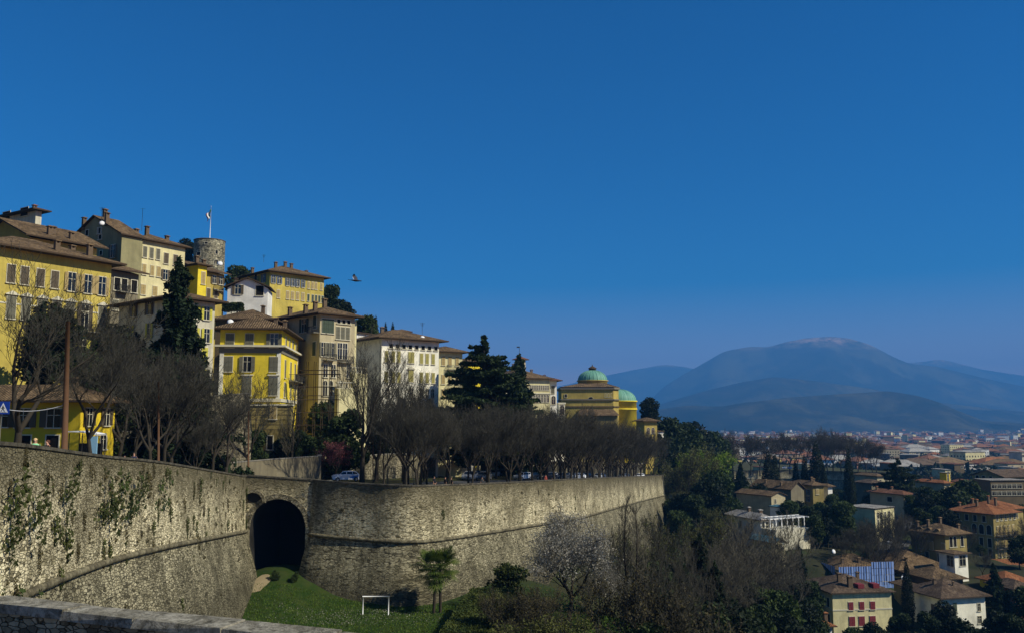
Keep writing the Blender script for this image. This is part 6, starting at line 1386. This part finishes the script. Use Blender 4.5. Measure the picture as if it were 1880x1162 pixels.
p = MB(); pts = [at(px, py, 105) for px, py in ((492, 1062), (505, 1058), (524, 1062), (528, 1075), (515, 1090), (500, 1102), (490, 1104), (488, 1080))]
for q in (0,):
    cx_, cy_ = -29.9, 106.0; n = 20; ring = [(cx_ + 1.1 * math.cos(6.283 * k / n) * (1 + .2 * math.sin(k * 2.3)), cy_ + 2.6 * math.sin(6.283 * k / n)) for k in range(n)]
    for k in range(n):
        a, b = ring[k], ring[(k + 1) % n]
        for f0, f1 in ((0, .5), (.5, 1)):
            Q = [(cx_ + (a[0] - cx_) * f0, cy_ + (a[1] - cy_) * f0), (cx_ + (a[0] - cx_) * f1, cy_ + (a[1] - cy_) * f1), (cx_ + (b[0] - cx_) * f1, cy_ + (b[1] - cy_) * f1), (cx_ + (b[0] - cx_) * f0, cy_ + (b[1] - cy_) * f0)]
            if f0 == 0: Q = Q[1:]
            p.poly([(x_, y_, low(x_, y_) + .05) for x_, y_ in Q], 0)
tag(p.build('dirt_path', M['dirt']), kind='structure')

# ------------------------------------------------------------------ street things
def goal():
    a, b = at(666, 1125, 98), at(713, 1125, 98); z = low(a.x, 98); a.z = b.z = z; root = empty('football_goal', ((a.x + b.x) / 2, 98, z), 'white football goal on the grass below the bastion', 'football goal'); H = 1.95
    for q in (a, b):
        m_ = MB(); m_.tube([q, q + Vector((0, 0, H))], .06, 8); m_.build('post', M['white_paint'], root)
    m_ = MB(); m_.tube([a + Vector((-.06, 0, H)), b + Vector((.06, 0, H))], .06, 8); m_.build('crossbar', M['white_paint'], root)
    m_ = MB()
    for q in (a, b): m_.tube([q + Vector((0, 0, H - .05)), q + Vector((0, .9, 0))], .02, 5)
    m_.tube([a + Vector((0, .9, .02)), b + Vector((0, .9, .02))], .02, 5); m_.build('rear_frame', M['iron'], root)
goal()
def pole(label, px, Y, top, r, mat='rust', lean=0, lamp=False, dz=0, name='pole', cat='pole', tx=None):
    b = at(px, 800, Y); z = hill(b.x, Y); b = Vector((xat(px, Y, z), Y, z - .2)); t = at(tx or px, top, Y); root = empty(name, b, label, cat); m_ = MB(); m_.tube([b, b.lerp(t, .5), t], [r, r * .85, r * .65], 10); m_.build('shaft', M[mat], root)
    m_ = MB(); m_.lathe(b, [(r * 1.8, 0), (r * 1.8, .3), (r * 1.1, .5)], 10); m_.build('base', M['iron'], root)
    if lamp:
        m_ = MB(); m_.tube([t, t + Vector((.3, 0, .25)), t + Vector((1.2, -.2, .3))], .05, 6); m_.box(t + Vector((1.4, -.2, .28)), (.35, .14, .07)); m_.build('lamp_head', M['iron'], root)
    return root
pole('thick rusty leaning pole beside the bus shelter', 117, 52, 590, .19, tx=125)
pole('rusty pole among the clump of bare street trees', 291, 84, 700, .13); pole('rusty street pole by the garden wall above the arch', 456, 112, 745, .13, name='street_lamp', cat='street lamp', lamp=True)
pole('thin grey pole right of the tallest bare tree', 760, 128, 770, .07, 'iron'); pole('thin pole with lamp between the first avenue trunks', 712, 121, 790, .06, 'iron', name='street_lamp', cat='street lamp', lamp=True); pole('thin brown pole left of the white pavilion', 685, 123, 800, .08)
# crossing sign
def sign():
    c = at(6, 748, 46); z = hill(c.x, 46); root = empty('crossing_sign', (c.x, 46, z), 'blue square pedestrian crossing sign on a thin pole at the far edge', 'traffic sign'); m_ = MB(); m_.tube([(c.x - .12, 46.06, z), (c.x - .12, 46.06, c.z + .36)], .035, 8); m_.build('pole', M['grey_trim'], root)
    m_ = MB(); m_.box(c, (.33, .015, .33)); bd = m_.build('panel', plain('sign_blue', (24, 62, 150), .5, .05), root); m_ = MB(); y = 45.98
    m_.poly([(c.x - .27, y, c.z - .25), (c.x + .27, y, c.z - .25), (c.x, y, c.z + .27)], 0); tr_ = m_.build('triangle', M['white_paint'], bd); m_ = MB(); y = 45.975
    m_.poly([(c.x + .035 * math.cos(q), y, c.z + .09 + .035 * math.sin(q)) for q in seq(0, 5.7, 10)], 0)
    for P in (((-.03, .05), (.04, .05), (.03, -.08), (-.03, -.08)), ((-.03, -.06), (.01, -.06), (-.08, -.2), (-.12, -.2)), ((0, -.06), (.04, -.06), (.11, -.2), (.07, -.2)), ((-.03, .04), (-.01, .0), (-.1, -.05), (-.11, -.03)), ((.03, .04), (.03, .0), (.09, -.04), (.1, -.02))): m_.poly([(c.x + a, y, c.z + b) for a, b in P], 0)
    for k in range(5): m_.poly([(c.x + a, y, c.z + b) for a, b in ((-.2 + k * .085, -.24), (-.155 + k * .085, -.24), (-.155 + k * .085, -.215), (-.2 + k * .085, -.215))], 0)
    link('pictogram', m_.mesh('pictogram', M['dark'], wloc(bd)), bd)
sign()
def shelter():
    a, b = at(133, 800, 68), at(186, 800, 68); z = hill(a.x, 68); zt = at(150, 797, 68).z; root = empty('bus_shelter', (a.x, 68, z), 'small bus shelter with curved pale roof and light blue side panel', 'bus shelter'); m_ = MB(); n = 8
    for k in range(n):
        q0, q1 = k / n, (k + 1) / n; f = lambda q: zt + .28 - .9 * (q - .15) ** 2 * .4
        P = [(a.x + (b.x - a.x) * q0, 67.2, f(q0)), (a.x + (b.x - a.x) * q1, 67.2, f(q1)), (a.x + (b.x - a.x) * q1, 69, f(q1)), (a.x + (b.x - a.x) * q0, 69, f(q0))]; m_.poly(P, 0, None, True); m_.poly([(x_, y_, z_ - .08) for x_, y_, z_ in P[::-1]], 0); m_.poly([(P[0][0], 67.2, P[0][2] - .08), (P[1][0], 67.2, P[1][2] - .08), P[1], P[0]], 0)
    m_.build('roof', M['white_paint'], root); m_ = MB()
    for t in (.05, .5, .82, .97):
        for y in (67.3, 68.9): x_ = a.x + (b.x - a.x) * t; m_.tube([(x_, y, z), (x_, y, zt + .1)], .04, 6)
    m_.build('frame', M['iron'], root); m_ = MB(); x_ = a.x + (b.x - a.x) * .9; m_.box((x_, 67.28, (z + zt) / 2), (.28, .05, (zt - z) / 2 - .12)); m_.build('side_panel', plain('pale_blue_panel', (140, 184, 204), .4, .1), root)
    m_ = MB(); m_.box((a.x + (b.x - a.x) * .45, 68.95, (z + zt) / 2), ((b.x - a.x) * .42, .015, .8)); m_.build('glass_panel', M['glass'], root); m_ = MB(); m_.box((a.x + (b.x - a.x) * .45, 68.6, z + .45), ((b.x - a.x) * .35, .2, .03)); m_.build('bench', M['iron'], root)
shelter()
pts = []; a, b = at(-40, 735, 52), at(121, 742, 52); 
for t in seq(0, 1, 14): q = a.lerp(b, t); q.z -= .5 * (1 - (2 * t - 1) ** 2); pts.append(q)
tag(MB().tube(pts, .02, 5).build('cable', M['white_paint']), 'pale sagging cable tied to the thick rusty pole', 'cable')
# cars
def car_meshes(paint, sx=1.0):
    b = MB(); L, Wd = 2.05, .86
    prof = [(-2.05, .45), (-2.02, .75), (-1.9, .92), (-1.45, .98), (-1.1, 1.02), (-.55, 1.42), (.55, 1.48), (1.35, 1.38), (1.75, 1.0), (2.02, .95), (2.06, .5), (1.9, .28), (-1.9, .28)]
    wv = lambda z: Wd * (1.0 if z < 1.0 else 1 - (z - 1.0) * .42)
    n = len(prof)
    b.poly([(x, -wv(z), z) for x, z in reversed(prof)], 0); b.poly([(x, wv(z), z) for x, z in prof], 0)
    for i in range(n):
        p, q = prof[i], prof[(i + 1) % n]; b.poly([(p[0], -wv(p[1]), p[1]), (q[0], -wv(q[1]), q[1]), (q[0], wv(q[1]), q[1]), (p[0], wv(p[1]), p[1])], 0)
    g_ = MB()
    for sd in (-1, 1):
        for P in (((-.98, 1.06), (-.08, 1.06), (-.08, 1.38), (-.5, 1.38)), ((.0, 1.06), (.78, 1.06), (.72, 1.4), (.0, 1.4)), ((.86, 1.06), (1.5, 1.06), (1.28, 1.34), (.82, 1.38))):
            P2 = [(x, sd * (wv(z) + .012), z) for x, z in P]; g_.poly(P2 if sd < 0 else P2[::-1], 0)
    o = .012
    g_.poly([(-1.07 - o, -.74, 1.06), (-1.07 - o, .74, 1.06), (-.6 - o, .66, 1.4), (-.6 - o, -.66, 1.4)][::-1], 0); g_.poly([(1.42 + o, -.66, 1.33), (1.72 + o, -.74, 1.06), (1.72 + o, .74, 1.06), (1.42 + o, .66, 1.33)], 0)
    w = MB(); w.tube([(0, -.1, 0), (0, .1, 0)], .32, 14); r_ = MB(); r_.tube([(0, -.11, 0), (0, .11, 0)], .19, 10)
    hl = MB(); hl.box((0, 0, 0), (.06, .17, .08)); tl = MB(); tl.box((0, 0, 0), (.05, .12, .12))
    return dict(body=b.mesh('body', paint), windows=g_.mesh('windows', M['glass']), tyre=w.mesh('wheel', plain('tyre', (22, 22, 22), .9)), rim=r_.mesh('rim', plain('rim', (150, 150, 150), .4)), headlight=hl.mesh('headlight', M['white_paint']), tail=tl.mesh('tail_light', M['sh_red']))
CARM = {k: car_meshes(plain('car_' + k, c, .25, .05, .6)) for k, c in (('white', (226, 230, 234)), ('silver', (160, 164, 168)), ('dark', (34, 38, 48)), ('blue', (52, 92, 150)), ('grey', (96, 100, 104)))}
def car(col, px, Y, rz, label, group=None, stripe=False, zf=None):
    x = xat(px, Y, -10); z = (zf or hill)(x, Y) + .07; x = xat(px, Y, z); m_ = CARM[col]; root = empty('parked_car', (x, Y, z), label, 'car', group, rz)
    link('body', m_['body'], root); link('windows', m_['windows'], root)
    for dx in (-1.3, 1.3):
        for dy in (-.82, .82): w_ = link('wheel', m_['tyre'], root, (dx, dy, .32)); link('rim', m_['rim'], w_)
    for dy in (-.6, .6): link('headlight', m_['headlight'], root, (-2.03, dy, .72)); link('tail_light', m_['tail'], root, (2.02, dy, .8))
    if stripe:
        s = MB()
        for sd in (-1, 1): P = [(.7, sd * .875, .45), (1.6, sd * .875, .45), (1.6, sd * .875, .9), (.2, sd * .875, .7)]; s.poly(P if sd < 0 else P[::-1], 0)
        pass
        link('livery', s.mesh('livery', M['sh_blue'] if False else plain('livery_blue', (40, 110, 190), .3, .05, .6)), root)
    return root
car('white', 636, 128, .25, 'white car with blue livery parked by the tallest bare tree', None, True)
cl = [('silver', 863, 150, 'silver car at the near end of the row under the avenue trees'), ('dark', 880, 158, 'dark car behind the silver one at the avenue row end'), ('grey', 888, 152, 'grey car next to the silver one under the avenue'), ('silver', 905, 176, 'silver car further back left in the parked row'), ('white', 960, 172, 'white car half hidden behind an avenue trunk'), ('dark', 975, 176, 'black car beside the half hidden white one'), ('dark', 1005, 188, 'black car in the middle of the parked row'),
      ('white', 1012, 196, 'white car in the middle of the parked row'), ('grey', 1030, 198, 'grey car right of the middle of the parked row'), ('silver', 1046, 205, 'silver car right of the grey one in the row'), ('white', 1060, 210, 'white car near the dense trunks in the row'), ('dark', 1075, 218, 'dark car near the dense trunks in the row'), ('silver', 1100, 232, 'silver car deep in the avenue'), ('white', 1175, 282, 'small white car at the rampart corner'), ('grey', 1145, 262, 'grey car deep in the avenue before the corner')]
for n_, (c_, px, Y, lab) in enumerate(cl): car(c_, px, Y, R.choice((.9, 1.1, 1.3, .7)), lab, 'cars parked under the avenue trees')
for n_, (c_, px, Y, lab) in enumerate([('white', 1632, 262, 'white car parked on the lower road'), ('dark', 1643, 266, 'dark car parked on the lower road'), ('silver', 1662, 235, 'silver car beside the lower road under bare trees'), ('white', 1664, 228, 'white car beside the lower road under bare trees'), ('dark', 1660, 222, 'black car by the dormer villa'), ('blue', 1450, 520, 'blue car on the distant rampart'), ('white', 1440, 522, 'white car on the distant rampart')]):
    car(c_, px, Y, 1.0, lab, 'cars in the lower town', zf=(low if Y < 400 else (lambda x, y: -29.5)))
# lower road
mb = MB(); rp = [(1690, 318), (1678, 300), (1660, 280), (1645, 262), (1630, 245), (1600, 228), (1560, 212), (1520, 200)]
P = [Vector((xat(px, Y, -38), Y, 0)) for px, Y in rp]; P = spline(P, 3); nn_ = normals(P)
for i in range(len(P) - 1):
    Q = [(P[j].x + nn_[j].x * o, P[j].y + nn_[j].y * o) for j, o in ((i, -4), (i, 4), (i + 1, 4), (i + 1, -4))]
    mb.poly([(x_, y_, low(x_, y_) + .35) for x_, y_ in Q][::-1], 0)
tag(mb.build('lower_road', M['asphalt']), kind='structure')

# people
SKIN = plain('skin', (196, 148, 120), .6, .1)
def person(label, px, Y, top_col, leg_col, hair_col, rz=0, walk=.15, arms=(.15, .15), hscale=1.0, long_hair=False, seated=False):
    x = xat(px, Y, -5); z = hill(x, Y) + .05; x = xat(px, Y, z)
    root = empty('person', (x, Y, z), label, 'person', None, rz, hscale)
    V, E, RR = [], [], []
    def v(p, r): V.append(p); RR.append(r); return len(V) - 1
    hip = .92 if not seated else .5
    d = hip - .92
    pel = v((0, 0, .95 + d), .14); ch = v((0, .0, 1.22 + d), .15); sh = v((0, 0, 1.42 + d), .10); nk = v((0, -.01, 1.52 + d), .055); hd = v((0, -.02, 1.6 + d), .085); tp = v((0, -.015, 1.7 + d), .085)
    for a, b in ((pel, ch), (ch, sh), (sh, nk), (nk, hd), (hd, tp)): E.append((a, b))
    nose = v((0, -.115, 1.625 + d), .018); E.append((hd, nose))
    for s in (-1, 1):
        th = v((s * .1, 0, .88 + d), .095); kn = v((s * .11, -walk * s - (.42 if seated else 0), .5 if not seated else .5), .06); an = v((s * .11, walk * s * 1.0 + .03 - (.42 if seated else 0), .09), .042); to = v((s * .12, walk * s - .14 - (.42 if seated else 0), .04), .035); E += [(pel, th), (th, kn), (kn, an), (an, to)]
        s1 = v((s * .19, 0, 1.4 + d), .06); el = v((s * (.24 + arms[0] * .3), .04 * s, 1.13 + d), .045); wr = v((s * (.22 + arms[1] * .2), -.12 - .05 * s, .9 + d), .03); pm = v((s * (.22 + arms[1] * .2), -.15 - .05 * s, .83 + d), .03); E += [(sh, s1), (s1, el), (el, wr), (wr, pm)]
        for f in range(4):
            k1 = v((V[pm][0] + (f - 1.5) * .012 * 1, V[pm][1] - .01 + (f - 1.5) * .018, V[pm][2] - .05 - .006 * (1.5 - abs(f - 1.5))), .009); k2 = v((V[k1][0], V[k1][1] - .012, V[k1][2] - .035), .008); E += [(pm, k1), (k1, k2)]
        t1 = v((V[wr][0] - s * .01, V[wr][1] - .045, V[wr][2] - .04), .01); E.append((wr, t1))
    me = bpy.data.meshes.new('body'); me.from_pydata(V, E, []); me.materials.append(SKIN); o = link('body', me, root); md_ = o.modifiers.new('skin', 'SKIN'); md_.use_smooth_shade = True
    for i, sv in enumerate(me.skin_vertices[0].data): sv.radius = (RR[i], RR[i]); sv.use_root = (i == pel)
    o.modifiers.new('sub', 'SUBSURF').levels = 1; o.modifiers['sub'].render_levels = 1
    c = MB(); c.lathe((0, 0, d), [(.0, .9), (.2, .88), (.19, 1.0), (.175, 1.15), (.205, 1.32), (.19, 1.42), (.08, 1.5), (.07, 1.5)], 14)
    for i, q in enumerate(c.v): c.v[i] = (q[0] * 1.12, q[1] * .78, q[2])
    for s in (-1, 1):
        P0, P1, P2 = (s * .17, 0, 1.43 + d), (s * (.24 + arms[0] * .3), .04 * s, 1.13 + d), (s * (.22 + arms[1] * .2), -.11 - .05 * s, .93 + d); c.tube([P0, P1, P2], [.075, .06, .045], 8)
    c.build_local = None
    link('jacket', c.mesh('jacket', plain('cloth_top', top_col, .9, .15)), root); t = MB()
    for s in (-1, 1): t.tube([(s * .09, 0, .95 + d), (s * .11, -walk * s - (.42 if seated else 0), .5), (s * .11, walk * s + .03 - (.42 if seated else 0), .1)], [.115, .075, .055], 8)
    link('trousers', t.mesh('trousers', plain('cloth_leg', leg_col, .9, .15)), root)
    h_ = MB(); h_.lathe((0, .012, 1.60 + d), [(.1, .0 if not long_hair else -.14), (.108, .05), (.1, .11), (.06, .15), (0, .165)], 12, 0, -.35, math.pi + .35); h_.lathe((0, .0, 1.655 + d), [(.1, .0), (.085, .06), (.04, .1), (0, .108)], 12)
    link('hair', h_.mesh('hair', plain('hair', hair_col, .8, .2)), root)
person('woman with long blond hair in a light green top walking behind the parapet', 61, 44, (140, 206, 150), (40, 44, 54), (206, 176, 120), .4, long_hair=True)
person('person in a black top and dark glasses behind the parapet', 84, 46, (26, 24, 28), (30, 30, 36), (90, 56, 40), -.3)
person('person in a navy jacket bending by the parapet', 244, 64.5, (26, 34, 60), (30, 30, 40), (60, 48, 40), .5, hscale=1.0)
person('person in dark clothes beside the navy jacketed one', 227, 63, (36, 32, 30), (30, 30, 40), (40, 30, 26), .5, hscale=.85)
person('person in black crouched near the parapet left of a walking pair', 797, 117, (30, 30, 36), (24, 26, 30), (40, 32, 28), 1.0)
person('walking person in dark coat, left of a pair under the avenue', 817, 119, (44, 40, 44), (34, 34, 40), (50, 40, 34), 2.0)
person('walking person in dark brown coat, right of a pair under the avenue', 828, 120, (56, 44, 38), (34, 34, 40), (50, 40, 34), 2.2)
for px, Y, c_, lab in ((1002, 150, (150, 70, 60), 'person in a faded red top on the avenue path'), (1015, 158, (60, 70, 90), 'person in a blue grey jacket on the avenue path'), (885, 128, (60, 60, 60), 'person in a grey coat under the avenue trees')): person(lab, px, Y, c_, (36, 36, 44), (50, 40, 34), .7)

# dishes, aerials on roofs
def dish(label, px, py, Y, r):
    c = at(px, py, Y); root = empty('satellite_dish', c, label, 'satellite dish'); m_ = MB(); m_.lathe((0, 0, 0), [(0, .12 * r), (r * .5, .06 * r), (r, -.12 * r), (r * 1.02, -.1 * r), (r * .5, .12 * r), (0, .2 * r)], 16); o = link('bowl', m_.mesh('bowl', M['white_paint']), root); o.rotation_euler = (math.radians(70), 0, math.radians(25))
    link('mast', MB().tube([(0, .15, 0), (0, .15, -1.2)], .04, 5).mesh('mast', M['iron']), root)
dish('white satellite dish on the grey gabled house', 187, 410, 150, .45); dish('white satellite dish on the roof of the big white building', 776, 620, 178, .5); dish('pale satellite dish on the low brown roof left of the yellow building', 423, 591, 148, .55)
dish('white satellite dish on the hazy netted house roof', 1531, 1012, 224, .6); dish('satellite dish at the foot of the round tower', 404, 484, 290, .9)
def aerial(label, px, py0, py1, Y, arms=5):
    a, b = at(px, py0, Y), at(px, py1, Y); root = empty('aerial', a, label, 'aerial'); L = b.z - a.z; link('mast', MB().tube([(0, 0, 0), (0, 0, L)], .035, 5).mesh('mast', M['iron']), root); m_ = MB()
    for k in range(arms): m_.tube([(-.5 + .06 * k, 0, L - .15 * k - .1), (.5 - .06 * k, 0, L - .15 * k - .1)], .015, 4)
    link('elements', m_.mesh('elements', M['iron']), root)
aerial('television aerial behind the dish on the grey gabled house', 186, 410, 381, 152); aerial('tall thin aerial mast on the cream house left of the tower', 260, 425, 383, 162, 1); aerial('television aerial on the big white building', 775, 620, 592, 180); aerial('television aerial over the long yellow building', 484, 482, 468, 222)

# flying bird
def bird():
    c = at(653, 516, 32); root = empty('bird', c, 'black and white bird flying across the blue sky', 'bird', None, math.radians(10), .78)
    V = [(-.26, 0, .03), (-.16, 0, .02), (0, 0, 0), (.12, 0, .0), (.19, 0, .0), (.24, 0, -.005), (.29, 0, -.01)]; RR = [.012, .03, .05, .042, .022, .026, .006]
    me = bpy.data.meshes.new('body'); me.from_pydata(V, [(i, i + 1) for i in range(6)], []); me.materials.append(plain('bird_dark', (24, 26, 34), .7, .1)); o = link('body', me, root); o.modifiers.new('skin', 'SKIN').use_smooth_shade = True
    for i, sv in enumerate(me.skin_vertices[0].data): sv.radius = (RR[i], RR[i]); sv.use_root = i == 2
    o.modifiers.new('sub', 'SUBSURF').render_levels = 1
    wh = plain('bird_white', (220, 226, 236), .7, .05); dk = me.materials[0]
    for s in (-1, 1):
        w_ = MB()
        P = [[(.1, s * .03, .03), (-.06, s * .03, .03)], [(.06, s * .14, .14), (-.12, s * .14, .13)], [(-.02, s * .24, .22), (-.15, s * .22, .2)], [(-.06, s * .3, .28), (-.1, s * .3, .27)]]
        for i in range(3):
            a, b = P[i], P[i + 1]; Q = [a[0], b[0], b[1], a[1]]; w_.poly(Q, 1 if i == 2 else 0); w_.poly([(x_, y_, z_ - .008) for x_, y_, z_ in Q[::-1]], 1 if i == 2 else 0); w_.poly([a[0], (a[0][0], a[0][1], a[0][2] - .008), (b[0][0], b[0][1], b[0][2] - .008), b[0]], 1)
        link('wing', w_.mesh('wing', [wh, dk]), root)
    t = MB(); t.poly([(-.24, -.02, .03), (-.24, .02, .03), (-.36, .05, .05), (-.36, -.05, .05)], 0); t.poly([(-.36, -.05, .042), (-.36, .05, .042), (-.24, .02, .022), (-.24, -.02, .022)], 0); link('tail', t.mesh('tail', dk), root)
bird()

# ------------------------------------------------------------------ haze
m = bpy.data.materials.new('haze_air'); m.use_nodes = True; t = m.node_tree; t.nodes.clear(); o_ = t.nodes.new('ShaderNodeOutputMaterial'); pv = t.nodes.new('ShaderNodeVolumePrincipled')
pv.inputs['Color'].default_value = (0.11, 0.41, 0.94, 1); pv.inputs['Density'].default_value = 1.15e-4; pv.inputs['Anisotropy'].default_value = 0.0
t.links.new(pv.outputs[0], o_.inputs['Volume'])
hb_ = MB(); hb_.box((0, 8500, 520), (22000, 9800, 660)); ho = hb_.build('haze', m); tag(ho, kind='stuff')
